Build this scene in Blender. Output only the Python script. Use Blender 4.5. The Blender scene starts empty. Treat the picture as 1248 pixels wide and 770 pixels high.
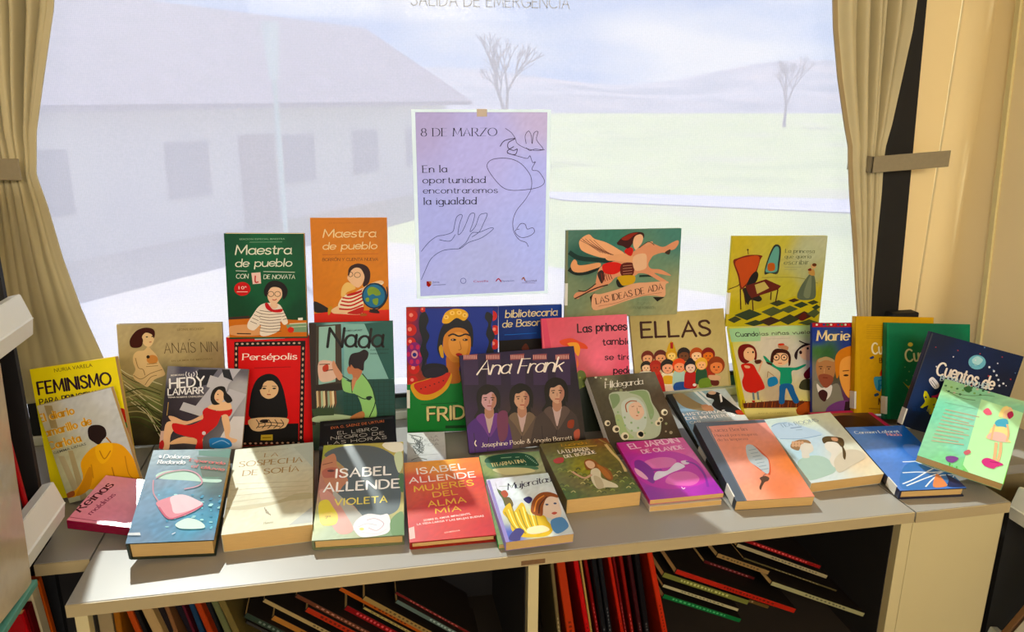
SKY, SUN, SUN_EL, SUN_AZ, FILL, EXPO = 0.98, 12.5, 45, -16, 42, 0.17
ART={"feminismo":[["G",0,[[0,0,"f2e01c"]]],
["T","NURIA VARELA","b","6b5a20",[393,2307,1036,2304,70]],
["T","FEMINISMO","K","2a1226",[79,1951,1299,1939,219]],
["T","PARA PRINCIPIANTES","K","2a1226",[66,1759,1312,1759,100]],
["S","c03020",[1262,1450,1421,1458,1462,1325,1422,1143,1323,1125,1274,1291]],
["S","f0a0a0",[1285,1357,1345,1377,1362,1301,1299,1270]],
["S","2c6a2c",[1333,1181,1431,1194,1442,1024,1335,1075]],
["P","c22a20",[1361,1092,1456,1085,1465,545,1348,568]]],"carlota":[["G",0.03,[[28,1860,"d8d0b8"],[175,1715,"c8bfa4"],[592,1811,"c9cbc8"],[1222,1797,"cfd3d6"],[1215,949,"c3c9cc"],[699,1360,"c4c6c0"],[-51,504,"c4c39c"],[-49,1144,"b9b58e"],[415,586,"c0c4a6"],[294,834,"bab897"]]],
["P","a89468",[119,1846,244,1812,220,1387,108,1418]],
["P","b0a078",[261,950,342,928,319,-90,201,-56]],
["P","b8ab88",[70,898,169,870,242,95,128,128]],
["T","El diario","K","f0d890",[-44,1566,557,1568,145]],
["T","El diario","K","e0a030",[-33,1573,569,1575,135]],
["T","amarillo de","K","f0d890",[-33,1288,780,1305,145]],
["T","amarillo de","K","e0a030",[-22,1296,792,1313,135]],
["T","Carlota","K","f0d890",[-43,1037,517,1049,145]],
["T","Carlota","K","e0a030",[-31,1044,529,1056,136]],
["T","GEMMA LIENAS","b","505048",[16,945,589,965,48]],
["S","e9a51e",[401,670,604,854,809,913,1023,885,1171,801,1264,613,1329,324,1312,-107,903,-98,552,59,394,159,116,89,-10,158,181,221,355,387]],
["S","d08a12",[340,338,515,557,544,441,394,159,145,102]],
["S","f3b93a",[761,916,1020,876,929,654,751,554,692,721]],
["L","c07a10",20,[777,805,814,633,959,753]],
["L","b87412",20,[892,449,872,130]],
["L","c88818",20,[566,596,527,338]],
["L","c07a10",15,[1167,587,1133,272,1177,150]],
["S","241410",[698,1227,774,1286,913,1258,986,1174,972,1044,888,977,800,916,731,978,671,1075]],
["L","b07838",25,[957,1011,1009,889]],
["S","a8603c",[-25,173,129,210,125,119,-3,102]]],"anais":[["G",0.04,[[29,2507,"b5a582"],[1948,2546,"bba878"],[1953,1845,"9c8a66"],[985,2039,"b8a67e"],[491,1808,"b39e76"],[43,1660,"a08d66"],[640,1227,"7f7a50"],[147,1040,"857a55"],[423,736,"4f4a2c"],[217,410,"3a331e"],[78,-5,"251c10"],[776,382,"241a10"],[619,894,"6e7344"],[843,1509,"8a8060"]]],
["T","LEONIE BISCHOFF","b","7d6c48",[1150,2450,1680,2454,49]],
["T","ANAIS NIN","m","54442c",[878,1976,1914,1987,212]],
["L","54442c",12,[1362,2241,1385,2269]],
["T","EN LA MER DE MENTIRAS","b","7d6c48",[1001,1792,1807,1816,37]],
["L","d8cfae",15,[-27,1703,180,1532,468,1440,793,1304]],
["L","3a3a20",15,[-4,1612,217,1424,489,1299,784,1154]],
["L","8d9a62",15,[19,1522,254,1316,509,1157,775,1005]],
["L","c9bd94",15,[42,1431,291,1207,530,1015,767,854]],
["L","d8cfae",16,[65,1340,328,1098,551,872,758,704]],
["L","3a3a20",16,[88,1248,365,989,572,729,749,552]],
["L","8d9a62",16,[111,1157,403,879,593,585,740,401]],
["L","c9bd94",16,[134,1065,440,769,614,441,730,248]],
["L","d8cfae",16,[158,973,478,658,635,296,721,95]],
["L","39401f",23,[82,1166,381,1237,744,1098]],
["L","b3a678",23,[75,1059,373,1113,735,956]],
["L","65713f",23,[68,952,365,989,727,814]],
["L","39401f",23,[61,844,357,864,718,672]],
["L","b3a678",24,[53,736,349,739,710,529]],
["L","65713f",24,[46,628,341,614,701,386]],
["L","39401f",24,[39,520,333,488,692,242]],
["S","d9b98c",[281,1957,359,2036,488,2053,567,2132,625,2069,727,1932,756,1800,835,1633,850,1509,652,1425,513,1273,423,1318,283,1426,242,1530,298,1651,264,1807]],
["L","7a5a38",12,[314,1895,355,1690,444,1646,473,1522]],
["L","7a5a38",12,[702,1514,581,1477,460,1316]],
["L","7a5a38",12,[253,1530,394,1443,586,1559,813,1634]],
["E","c98a52",[634,1853,744,1849,628,1755]],
["E","2a1a12",[557,1912,590,1911,554,1876]],
["L","8a6a40",12,[525,1758,718,1776]],
["L","8a6a40",12,[507,1705,736,1718]],
["S","e3c498",[450,2417,533,2476,678,2452,707,2330,662,2190,592,2123,513,2153,454,2256]],
["S","3a0f0c",[229,2262,291,2381,388,2479,537,2528,681,2500,720,2411,691,2298,659,2380,548,2423,470,2344,483,2255,439,2135,327,2106,239,2140]],
["E","201010",[561,2334,583,2333,560,2322]],
["E","201010",[664,2340,682,2339,663,2327]],
["L","a02018",15,[598,2220,642,2227]]],"hedy":[["G",0.02,[[50,1989,"7d7c88"],[304,1999,"454358"],[888,2023,"6c6c7c"],[1515,2048,"5c5a66"],[72,1420,"2a2530"],[150,1010,"241c26"],[458,1170,"302834"],[1437,1660,"a8a8b0"],[1550,1206,"a0a0a8"],[1104,1267,"3a3440"]]],
["P","b4b4c0",[1106,2062,1401,2074,820,1182,530,1172]],
["P","b8b8c2",[368,1355,965,1186,906,1034,310,1202]],
["P","23242e",[595,2011,961,2026,770,1711,450,1623]],
["P","b9b9c2",[825,1905,1203,1804,1157,1573,774,1673]],
["P","20222c",[1035,2029,1182,2035,1276,1807,1086,1877]],
["P","b6b6c0",[1216,1651,1558,1549,1270,1045,968,1149]],
["P","d0ced4",[1338,1104,1565,1111,1554,472,1032,458,1151,741]],
["P","8a8890",[-140,704,180,713,172,435,-125,428]],
["P","c8a9a4",[-112,779,83,784,81,636,-111,557]],
["T","MEMORIAS","b","e8e4e0",[82,1853,331,1878,38]],
["L","e8e8ee",15,[367,1956,357,1902,384,1849]],
["L","e8e8ee",15,[419,1942,412,1904,434,1866]],
["L","e8e8ee",15,[547,1978,575,1918,559,1856]],
["L","e8e8ee",15,[498,1953,521,1912,506,1869]],
["L","e8e8ee",19,[465,1921,475,1815]],
["T","HEDY","K","f2f2f6",[88,1617,728,1694,182]],
["T","LAMARR","K","f2f2f6",[66,1480,727,1542,121]],
["T","TRINA ROBBINS CABALLERO","b","e8e4e0",[65,1420,727,1466,34]],
["L","c0a060",11,[87,1345,85,1083]],
["S","dcb090",[115,1065,216,1068,476,983,752,1123,820,1182,865,1089,656,988,412,906,209,956]],
["S","dfb594",[72,896,207,974,311,903,198,713,190,436,87,433]],
["S","dab08a",[245,604,434,683,579,669,797,656,735,543,447,554,199,528]],
["S","c41a1c",[211,937,520,909,761,1029,747,1179,830,1265,1000,1206,1179,1250,1308,1243,1265,1102,1117,1116,1044,925,894,771,797,656,816,452,679,449,690,635,432,702,253,771]],
["S","a81418",[-39,485,48,606,92,526,66,433]],
["S","e6bf9a",[830,1265,950,1345,1094,1380,1240,1385,1288,1254,1109,1210,980,1217]],
["S","e2ba96",[1119,1097,1234,1120,1305,858,1300,708,1451,656,1401,591,1252,632,1185,854]],
["S","e2bc98",[934,1527,981,1605,1091,1616,1135,1496,1094,1380,987,1346,935,1432]],
["S","14100f",[871,1486,910,1621,1010,1690,1122,1679,1168,1573,1248,1500,1293,1406,1205,1365,1124,1450,1106,1571,1016,1625,954,1546,948,1451,1002,1377,1060,1341,953,1318,893,1373]],
["S","3a7fc8",[941,660,1156,685,1306,641,1360,523,1176,473,975,483,937,548]],
["L","8fc0ee",15,[987,550,1161,629,1313,559]],
["E","d8d0d8",[812,761,848,762,815,724]],
["E","201010",[1007,1529,1021,1530,1008,1518]],
["L","c02020",15,[987,1422,1031,1424]]],"persepolis":[["G",0,[[0,0,"cf1212"]]],
["P","d81818",[64,2274,1673,2283,1589,-29,-67,18]],
["P","160a08",[157,2247,1585,2225,1580,2119,151,2142]],
["P","160a08",[157,2247,237,2244,126,8,29,13]],
["P","160a08",[1491,2220,1585,2225,1446,-22,1355,-17]],
["E","c8a890",[211,2201,238,2200,210,2181]],
["E","d8b8a0",[314,2199,341,2198,313,2179]],
["E","c8a890",[417,2197,444,2196,416,2177]],
["E","d8b8a0",[520,2195,547,2195,519,2175]],
["E","c8a890",[624,2194,650,2193,623,2173]],
["E","d8b8a0",[727,2192,754,2191,726,2172]],
["E","c8a890",[831,2190,858,2189,830,2170]],
["E","d8b8a0",[935,2188,962,2187,934,2168]],
["E","c8a890",[1039,2186,1066,2186,1038,2166]],
["E","d8b8a0",[1143,2185,1170,2184,1142,2164]],
["E","c8a890",[1248,2183,1275,2182,1247,2162]],
["E","d8b8a0",[1353,2181,1380,2180,1352,2161]],
["E","c8a890",[1458,2179,1485,2178,1457,2159]],
["E","d0a890",[1531,2063,1550,2062,1529,2030]],
["E","d0a890",[1523,1944,1542,1944,1521,1912]],
["E","d0a890",[1515,1826,1534,1825,1513,1793]],
["E","d0a890",[1507,1706,1526,1706,1505,1673]],
["E","d0a890",[1498,1587,1518,1586,1497,1554]],
["E","d0a890",[1490,1467,1510,1467,1489,1434]],
["E","d0a890",[1482,1347,1502,1347,1481,1314]],
["E","d0a890",[1474,1227,1494,1226,1473,1194]],
["E","d0a890",[1466,1107,1486,1106,1465,1074]],
["E","d0a890",[1458,986,1478,985,1456,953]],
["E","d0a890",[1450,865,1470,864,1448,832]],
["E","d0a890",[1442,744,1461,743,1440,710]],
["E","d0a890",[1433,622,1453,622,1432,589]],
["E","d0a890",[1425,501,1445,500,1424,467]],
["E","d0a890",[1417,379,1437,378,1416,345]],
["E","d0a890",[1409,256,1429,255,1407,223]],
["E","d0a890",[1401,134,1420,133,1399,100]],
["E","d0a890",[187,2109,206,2108,185,2076]],
["E","d0a890",[181,1992,200,1991,179,1959]],
["E","d0a890",[174,1874,193,1873,172,1842]],
["E","d0a890",[167,1756,186,1756,165,1724]],
["E","d0a890",[160,1639,180,1638,159,1606]],
["E","d0a890",[154,1520,173,1520,152,1488]],
["E","d0a890",[147,1402,166,1401,145,1369]],
["E","d0a890",[140,1283,159,1282,138,1251]],
["P","160a08",[-61,119,1466,62,1461,-39,-67,18]],
["E","d0a890",[33,72,60,70,32,51]],
["E","d0a890",[141,67,168,66,140,46]],
["E","d0a890",[250,63,277,62,249,42]],
["E","d0a890",[359,59,386,58,357,38]],
["E","d0a890",[468,55,495,53,467,34]],
["E","d0a890",[577,51,604,49,576,30]],
["E","d0a890",[687,47,714,45,685,25]],
["E","d0a890",[796,42,824,41,795,21]],
["E","d0a890",[906,38,934,37,905,17]],
["E","d0a890",[1017,34,1044,32,1016,13]],
["E","d0a890",[1127,30,1155,28,1126,8]],
["E","d0a890",[1238,25,1265,24,1237,4]],
["E","d0a890",[1349,21,1376,20,1348,0]],
["T","Persépolis","S","fff0e8",[307,1861,1388,1838,130]],
["L","8a1010",12,[527,1682,1263,1678]],
["P","0d0a0a",[230,472,1364,449,1346,60,170,106]],
["S","0d0a0a",[385,614,393,913,465,1241,593,1462,791,1549,962,1488,1069,1277,1130,921,1125,566,740,564]],
["S","e0bc92",[399,597,1114,579,1118,419,1024,356,768,344,532,314,388,389]],
["L","201410",16,[507,575,560,468,497,383]],
["L","201410",16,[631,569,684,462,614,377]],
["L","201410",16,[756,563,809,455,731,371]],
["L","201410",16,[881,557,934,449,848,365]],
["L","201410",16,[1006,551,1060,443,965,359]],
["L","201410",16,[541,481,737,501,1049,465]],
["L","201410",16,[537,406,773,428,987,400]],
["S","201410",[604,562,740,564,730,506,582,513]],
["S","e4bf95",[620,1255,685,1388,802,1400,918,1379,989,1252,963,1116,873,1033,763,1013,669,1067,623,1152]],
["S","0d0a0a",[600,1235,661,1430,825,1473,815,1424,703,1355,650,1233]],
["S","0d0a0a",[824,1453,978,1418,1007,1218,965,1302,898,1380,830,1415]],
["E","201410",[705,1239,744,1237,704,1222]],
["E","201410",[907,1230,945,1229,906,1214]],
["L","201410",12,[661,1282,754,1286]],
["L","201410",12,[862,1282,955,1270]],
["L","a03020",20,[752,1105,830,1101]],
["L","905030",8,[804,1210,794,1152]],
["P","b8a040",[587,236,825,232,819,105,573,118]],
["P","806818",[611,184,792,183,790,158,610,159]]],"maestra_green":[["G",0.03,[[7,2129,"0e4a30"],[1546,2132,"0c4a2e"],[757,1804,"12603c"],[734,1255,"0e5634"],[65,521,"0c4024"],[1421,578,"0b3f26"],[1145,881,"0f5230"]]],
["T","EDICION ESPECIAL MAESTRA","b","8fb89c",[296,2015,1171,2023,32]],
["L","8fb89c",7,[485,1971,1116,1975]],
["T","Maestra","h","e4e8d8",[202,1725,1277,1738,181]],
["T","de pueblo","h","e4e8d8",[189,1478,1282,1488,153]],
["L","c8d4c4",14,[192,1398,409,1389]],
["L","c8d4c4",14,[725,1380,1341,1362]],
["T","CON","h","dfe6d8",[192,1244,423,1242,88]],
["T","DE NOVATA","h","dfe6d8",[726,1233,1336,1229,81]],
["P","e8c8c0",[491,1352,668,1366,672,1138,509,1124]],
["L","c01818",25,[566,1300,560,1168,624,1171]],
["E","c81e1e",[301,1030,459,1028,294,889]],
["T","10ª","b","f0d8d0",[230,1023,385,1022,66]],
["L","f0d8d0",11,[192,972,403,970]],
["P","c8702a",[3,417,520,432,1543,365,1532,27,5,35]],
["P","3a2a20",[5,454,416,479,413,419,2,402]],
["S","d9a070",[24,267,549,289,758,173,575,70,25,91]],
["L","3a2414",22,[150,115,427,103]],
["P","7a9878",[1122,280,1542,312,1535,122,1188,128]],
["L","d8d8c0",18,[1194,298,1527,312]],
["L","c8d0b8",15,[1228,233,1525,244]],
["E","d02818",[1218,173,1283,172,1216,112]],
["P","e8e8e0",[1372,420,1466,427,1464,374,1370,375]],
["S","e8ddd0",[373,329,469,478,601,663,747,736,995,715,1096,545,1167,336,1086,281,1017,358,991,169,754,59,604,81,628,288,491,177,375,217]],
["L","4a2a24",11,[619,588,810,556,1043,575]],
["L","4a2a24",11,[617,528,808,496,1041,515]],
["L","4a2a24",11,[614,468,805,436,1039,455]],
["L","4a2a24",11,[611,409,803,376,1036,395]],
["L","4a2a24",11,[609,348,800,316,1034,335]],
["L","4a2a24",11,[606,288,798,255,1031,274]],
["L","4a2a24",11,[604,228,795,195,1029,214]],
["L","4a2a24",11,[601,168,793,134,1027,153]],
["L","4a2a24",11,[428,366,550,308]],
["L","4a2a24",11,[467,433,589,375]],
["L","4a2a24",11,[505,500,627,442]],
["L","4a2a24",11,[544,567,666,509]],
["L","4a2a24",11,[1030,508,1124,537]],
["L","4a2a24",11,[1049,448,1143,476]],
["L","4a2a24",11,[1068,387,1163,416]],
["S","c02024",[728,718,782,736,884,604,1063,613,1042,545,881,547,759,616]],
["S","e6c0a4",[853,735,960,734,979,659,902,615,832,660]],
["S","17100f",[722,997,800,1144,944,1198,1101,1142,1185,1011,1163,881,1088,807,1076,956,973,1050,848,1033,789,885,735,885]],
["S","e8c4a6",[802,959,867,1051,974,1061,1061,1012,1073,882,997,771,905,689,826,754,787,855]],
["O","302020",11,[854,921,911,921,852,869]],
["O","302020",11,[986,920,1043,919,984,868]],
["L","b02020",15,[874,809,927,794,964,819]]],"maestra_orange":[["G",0.02,[[22,2223,"d07a10"],[1529,2215,"c8740c"],[749,1014,"d48018"],[180,642,"cf7a14"]]],
["T","LA SEGUNDA PARTE DE MAESTRA","b","b86a20",[383,2139,1192,2142,26]],
["T","Maestra","h","f0d8a8",[248,1857,1311,1864,164]],
["T","de pueblo","h","f0d8a8",[231,1610,1334,1614,142]],
["L","b85c10",11,[220,1498,1361,1508]],
["T","BORRÓN Y CUENTA NUEVA","h","6a3c18",[215,1370,1350,1363,60]],
["P","d42c18",[3,262,316,302,1564,320,1566,-243,-1,-201]],
["S","1f1a16",[13,531,318,363,301,302,12,301]],
["S","c0902c",[300,387,375,408,353,293,291,233]],
["S","e8c49c",[373,350,619,461,767,400,988,279,912,226,538,250,389,269]],
["S","eadcc0",[508,463,625,633,851,706,1079,817,1421,926,1419,850,1076,702,1034,549,989,298,764,322,542,385]],
["L","c02820",34,[594,596,773,577,1023,680]],
["L","c02820",34,[569,527,770,500,1021,610]],
["L","c02820",34,[544,451,768,423,1019,533]],
["L","c02820",34,[519,359,765,346,1016,441]],
["S","b82420",[701,663,965,742,1041,798,1058,741,887,659,718,624]],
["S","c02820",[802,322,1029,394,968,240,687,255]],
["S","e6c078",[569,635,602,825,709,919,819,860,873,782,702,709,632,614]],
["S","e8c09c",[712,1014,791,1165,905,1240,1016,1200,1067,1047,1026,895,929,800,819,860,765,918]],
["S","2c120e",[736,1166,794,1260,945,1308,1111,1256,1186,1122,1165,931,1079,817,1024,856,1067,1028,997,1193,886,1221,791,1158,743,1052]],
["O","3a2818",11,[919,1068,982,1067,917,1015]],
["O","3a2818",11,[778,1082,826,1081,776,1032]],
["S","e8c49c",[1002,742,1118,855,1384,946,1439,895,1191,796,1056,664]],
["E","17324a",[1262,621,1526,616,1254,343]],
["E","2f6f9a",[1254,621,1481,617,1248,378]],
["S","7a9a3a",[1115,740,1192,815,1323,774,1395,657,1300,621,1225,660,1141,624]],
["S","7a9a3a",[1222,545,1336,562,1313,427,1238,448]],
["S","7a9a3a",[1072,567,1140,585,1146,508,1089,501]],
["L","22140c",23,[1523,809,1534,616,1446,432,1291,319,1148,330]],
["S","241410",[1139,275,1216,344,1310,326,1350,247]],
["S","a86030",[957,241,1055,254,1092,207,967,194]]],"nada":[["G",0.02,[[140,2606,"2d4a48"],[550,2595,"7fb0b0"],[921,2585,"5a8f92"],[1629,2608,"2a5f5c"],[1599,1542,"24564f"],[1097,1560,"74a8ae"],[868,2206,"6fa6ae"],[1579,812,"1a3a34"],[789,1015,"1d4440"],[322,691,"3a4a34"],[90,1170,"1c241c"],[1196,655,"26463e"]]],
["P","2a1e18",[-13,2669,150,2648,68,531,-31,535]],
["P","7fb0ac",[716,2633,1129,2622,1702,1453,1512,1438,679,1464]],
["P","235550",[1130,2630,1715,2674,1715,1461,1597,1448]],
["P","1c4640",[658,1464,1715,1452,1702,698,651,613]],
["L","173530",8,[740,1453,716,675]],
["L","173530",8,[848,1449,824,670]],
["L","173530",8,[956,1445,932,666]],
["L","173530",8,[1065,1441,1041,661]],
["L","173530",8,[1173,1437,1150,657]],
["L","173530",8,[1282,1434,1259,652]],
["L","173530",8,[1390,1430,1368,648]],
["L","173530",8,[1499,1426,1477,643]],
["L","173530",8,[1609,1422,1587,638]],
["L","173530",8,[676,1396,1704,1384]],
["L","173530",8,[673,1302,1702,1289]],
["L","173530",8,[670,1208,1699,1195]],
["L","173530",8,[667,1114,1696,1100]],
["L","173530",8,[664,1020,1694,1005]],
["L","173530",8,[661,926,1691,911]],
["L","173530",8,[658,832,1689,816]],
["L","173530",8,[655,737,1686,721]],
["P","3d3428",[148,2606,654,2635,634,1363,102,1255]],
["P","8fb8b0",[205,2584,534,2604,504,1432,155,1380]],
["S","d8b8a8",[171,1846,362,1882,524,1792,536,1537,347,1437,175,1486]],
["S","b84838",[255,1759,359,1798,363,1670,263,1653]],
["L","4a3020",17,[186,1804,400,1805]],
["L","4a3020",17,[313,1672,479,1688]],
["P","241a12",[106,1382,635,1397,672,1255,92,1213]],
["P","c8b48c",[101,1246,143,1253,148,934,105,888]],
["P","7a5a3a",[147,1245,188,1252,194,940,151,887]],
["P","a8bc9a",[192,1243,233,1250,239,947,196,885]],
["P","d8c8a0",[237,1241,279,1248,285,954,241,883]],
["P","58402c",[282,1240,324,1247,331,960,287,881]],
["P","90a890",[328,1238,369,1245,377,967,332,879]],
["P","b89a70",[373,1236,415,1243,422,974,378,877]],
["P","e0d4b0",[418,1234,460,1241,468,981,423,876]],
["P","6e4830",[464,1233,506,1240,514,987,469,874]],
["S","a8c0a0",[33,703,448,750,903,667,817,593,71,595]],
["P","33462c",[-2,876,452,879,447,729,34,725]],
["S","c89478",[441,1795,485,1878,543,1749,621,1619,660,1533,575,1459,477,1624]],
["S","8fc47a",[639,1512,740,1444,843,1398,935,1437,1056,1561,1216,1342,1291,1038,1332,735,1279,643,1070,660,1015,920,926,1138,774,1187,651,1256]],
["L","1e4028",21,[640,1555,843,1419]],
["L","1e4028",21,[1056,1583,1216,1342,1311,995,1175,656]],
["L","1e4028",21,[836,1185,822,1399]],
["L","1e4028",21,[926,1130,1082,1047,1250,1074]],
["S","102818",[1125,1088,1230,1101,1207,1024,1140,1027]],
["S","b87858",[748,1700,834,1782,945,1736,1058,1647,991,1499,885,1418,848,1569,774,1592]],
["S","c48a68",[845,1475,937,1489,881,1311,837,1227]],
["S","b07850",[778,672,1032,791,1070,660,860,617]],
["S","1c0f12",[781,1826,840,1994,1008,2040,1113,2088,1195,2026,1175,1907,1105,1816,1079,1646,976,1692,894,1703,834,1782,803,1719]],
["T","Nada","h","161414",[363,2162,1482,2128,388]],
["T","CARMEN LAFORET","b","18201c",[699,2473,1084,2479,34]],
["T","CLAUDIO STASSI","b","143028",[1237,2058,1614,2064,30]],
["T","NOVELA GRAFICA","b","143028",[1235,1982,1612,1987,26]]],"frida":[["G",0.03,[[57,2663,"b02a20"],[404,2571,"141e58"],[1639,2557,"16257a"],[1729,1479,"142472"],[486,1728,"101a4a"],[43,1158,"a83020"],[835,1048,"0c6a28"],[213,525,"0c6a26"],[1100,498,"0a5a20"],[1911,336,"0a5020"]]],
["P","0c7a2c",[-10,1070,2028,1109,2031,-83,6,26]],
["E","c42822",[121,2575,243,2573,120,2452]],
["E","e89080",[104,2592,147,2592,104,2549]],
["E","c42822",[88,2267,219,2265,87,2135]],
["E","e89080",[71,2285,116,2284,70,2239]],
["E","c42822",[94,2002,199,2000,93,1896]],
["E","e89080",[77,2020,114,2019,77,1983]],
["E","c42822",[155,1423,277,1421,154,1298]],
["E","e89080",[137,1441,180,1441,137,1398]],
["E","c42822",[130,1156,236,1153,130,1049]],
["E","e89080",[113,1174,150,1173,113,1137]],
["E","c42822",[1863,2555,1979,2553,1863,2438]],
["E","e89080",[1845,2573,1886,2572,1845,2532]],
["E","c42822",[1931,2240,2038,2239,1931,2133]],
["E","e89080",[1913,2259,1950,2258,1913,2221]],
["E","c42822",[1909,1926,2026,1924,1909,1809]],
["E","e89080",[1891,1944,1932,1944,1891,1903]],
["E","c42822",[361,2704,422,2703,361,2642]],
["E","e89080",[344,2722,365,2722,344,2700]],
["E","7a2070",[170,1734,354,1731,168,1468]],
["E","d89aa0",[170,1734,240,1733,170,1646]],
["E","1f2c80",[170,1726,214,1725,170,1681]],
["E","c03a60",[302,1732,341,1731,301,1678]],
["E","c03a60",[234,1571,274,1570,234,1518]],
["E","c03a60",[103,1575,142,1574,102,1521]],
["E","c03a60",[40,1739,79,1738,39,1685]],
["E","c03a60",[108,1898,147,1897,107,1845]],
["E","c03a60",[239,1893,278,1893,238,1840]],
["P","1a3090",[405,2730,1885,2733,1864,1340,439,1372]],
["S","0c1018",[291,2573,405,2660,482,2482,428,2306,497,2128,417,1908,477,1728,396,1507,448,1350,308,1375,344,1597,285,1821,339,2042,271,2308]],
["S","0c1018",[1751,2645,1885,2554,1841,2331,1931,2106,1841,1927,1909,1746,1729,1704,1796,1973,1729,2154,1782,2377,1706,2512]],
["S","0c0c14",[662,1881,717,2213,841,2434,1018,2538,1239,2535,1407,2382,1452,2113,1425,1867,1336,2026,1238,2250,1017,2276,840,2167,777,1946,749,1679,697,1724]],
["S","c88440",[786,1879,804,2101,906,2233,1061,2306,1261,2268,1380,2114,1398,1890,1362,1711,1259,1556,1125,1509,992,1548,873,1667,812,1767]],
["S","b87038",[860,1667,992,1548,1148,1527,1138,1356,1155,1094,835,1102,863,1318]],
["S","d89850",[910,2033,1061,2208,1260,2161,1336,1981,1308,1757,1192,1625,1059,1663,944,1786]],
["S","e0a830",[771,2426,842,2633,1019,2715,1239,2695,1345,2578,1248,2455,1084,2519,912,2406]],
["E","f0c868",[859,2540,917,2539,859,2491]],
["E","c88018",[859,2540,877,2539,859,2522]],
["E","f0c868",[992,2627,1049,2626,992,2578]],
["E","c88018",[992,2627,1009,2626,992,2609]],
["E","f0c868",[1142,2634,1199,2633,1142,2585]],
["E","c88018",[1142,2634,1160,2634,1142,2616]],
["E","f0c868",[1266,2579,1323,2579,1266,2530]],
["E","c88018",[1266,2579,1283,2579,1266,2561]],
["S","c89820",[698,1867,768,1924,802,1669,741,1670]],
["L","0c0808",35,[902,2122,1008,2165,1140,2118,1283,2160,1380,2123]],
["E","140c0c",[1016,2040,1078,2039,1016,2013]],
["E","140c0c",[1273,2036,1331,2035,1273,2009]],
["E","c8a080",[998,2044,1016,2044,998,2031]],
["E","c8a080",[1256,2040,1273,2040,1256,2027]],
["S","a81c1c",[1059,1717,1130,1747,1210,1714,1139,1662]],
["L","985828",13,[1149,2006,1184,1840,1122,1814]],
["S","121018",[330,1419,484,1528,793,1499,903,1362,836,1228,570,1190,372,1240]],
["S","d8a040",[86,1068,394,1172,925,1316,960,1135,834,913,567,740,303,725,150,842]],
["S","c8301c",[152,1075,438,1171,916,1325,906,1182,746,961,480,842,260,884]],
["E","30100c",[304,972,322,972,304,959]],
["E","30100c",[401,1006,419,1005,401,992]],
["E","30100c",[499,1039,516,1039,499,1026]],
["E","30100c",[596,1073,614,1072,596,1059]],
["E","30100c",[693,1106,711,1106,693,1093]],
["E","30100c",[791,1140,809,1139,791,1126]],
["S","1a1422",[395,1373,616,1449,792,1400,836,1296,614,1211,416,1230]],
["L","0a5a20",18,[302,622,1100,643]],
["L","063c14",63,[830,106,1278,100]],
["T","FRIDA","H","2a3018",[467,246,1567,264,280]],
["T","FRIDA","H","e0d098",[449,264,1549,283,280]]],"basora":[["G",0.03,[[39,2420,"0a2a80"],[1449,2378,"0c3c9c"],[857,1709,"0a3a8c"],[28,1689,"0a2c78"],[853,1214,"1a1218"],[357,734,"100c10"]]],
["P","15100f",[-2,1680,1004,1704,992,-306,-31,-257]],
["S","5a2c20",[512,1474,611,1594,683,1468,609,1411]],
["T","bibliotecaria","h","e8d8a8",[151,2203,1331,2225,165]],
["T","de Basora","h","e8d8a8",[80,1981,1055,2008,156]],
["L","2a70d0",15,[126,1808,858,1827]]],"ana_frank":[["G",0.03,[[102,2061,"2c2448"],[2465,2008,"322648"],[1293,1869,"282040"],[455,1482,"241c30"],[1613,1378,"281e34"],[2564,1293,"1e1828"],[1179,506,"3a2a26"],[134,612,"2c1a3c"],[2441,379,"2c2420"]]],
["P","382a4a",[86,2085,399,2083,345,1400,37,1428]],
["P","8a4a50",[85,2072,389,2070,376,1946,73,1958]],
["L","d8b0a8",14,[102,2061,98,1979]],
["L","d8b0a8",14,[138,2058,135,1976]],
["L","d8b0a8",14,[175,2055,171,1973]],
["L","d8b0a8",14,[211,2052,207,1970]],
["L","d8b0a8",14,[248,2049,244,1966]],
["L","d8b0a8",14,[285,2046,280,1963]],
["L","d8b0a8",14,[321,2043,317,1960]],
["L","d8b0a8",14,[358,2040,354,1957]],
["P","382a4a",[572,2045,889,2042,830,1356,518,1385]],
["P","8a4a50",[570,2032,878,2029,864,1905,558,1917]],
["L","d8b0a8",14,[588,2021,583,1938]],
["L","d8b0a8",14,[624,2018,620,1935]],
["L","d8b0a8",14,[661,2015,657,1932]],
["L","d8b0a8",14,[698,2012,694,1929]],
["L","d8b0a8",14,[735,2009,731,1926]],
["L","d8b0a8",14,[772,2006,768,1923]],
["L","d8b0a8",14,[809,2003,805,1920]],
["L","d8b0a8",14,[847,1999,842,1916]],
["P","382a4a",[1100,2002,1422,1999,1359,1308,1043,1337]],
["P","8a4a50",[1099,1988,1411,1985,1396,1861,1086,1873]],
["L","d8b0a8",14,[1117,1977,1112,1894]],
["L","d8b0a8",14,[1154,1974,1149,1891]],
["L","d8b0a8",14,[1191,1971,1186,1888]],
["L","d8b0a8",14,[1229,1968,1224,1884]],
["L","d8b0a8",14,[1266,1965,1261,1881]],
["L","d8b0a8",14,[1304,1962,1299,1878]],
["L","d8b0a8",14,[1341,1959,1336,1875]],
["L","d8b0a8",14,[1379,1955,1374,1872]],
["P","382a4a",[1599,1961,1924,1957,1856,1263,1536,1292]],
["P","8a4a50",[1597,1947,1913,1944,1897,1819,1583,1831]],
["L","d8b0a8",14,[1615,1936,1609,1852]],
["L","d8b0a8",14,[1653,1933,1647,1849]],
["L","d8b0a8",14,[1690,1930,1685,1846]],
["L","d8b0a8",14,[1728,1927,1723,1843]],
["L","d8b0a8",14,[1766,1923,1761,1840]],
["L","d8b0a8",14,[1804,1920,1799,1836]],
["L","d8b0a8",14,[1842,1917,1837,1833]],
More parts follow.
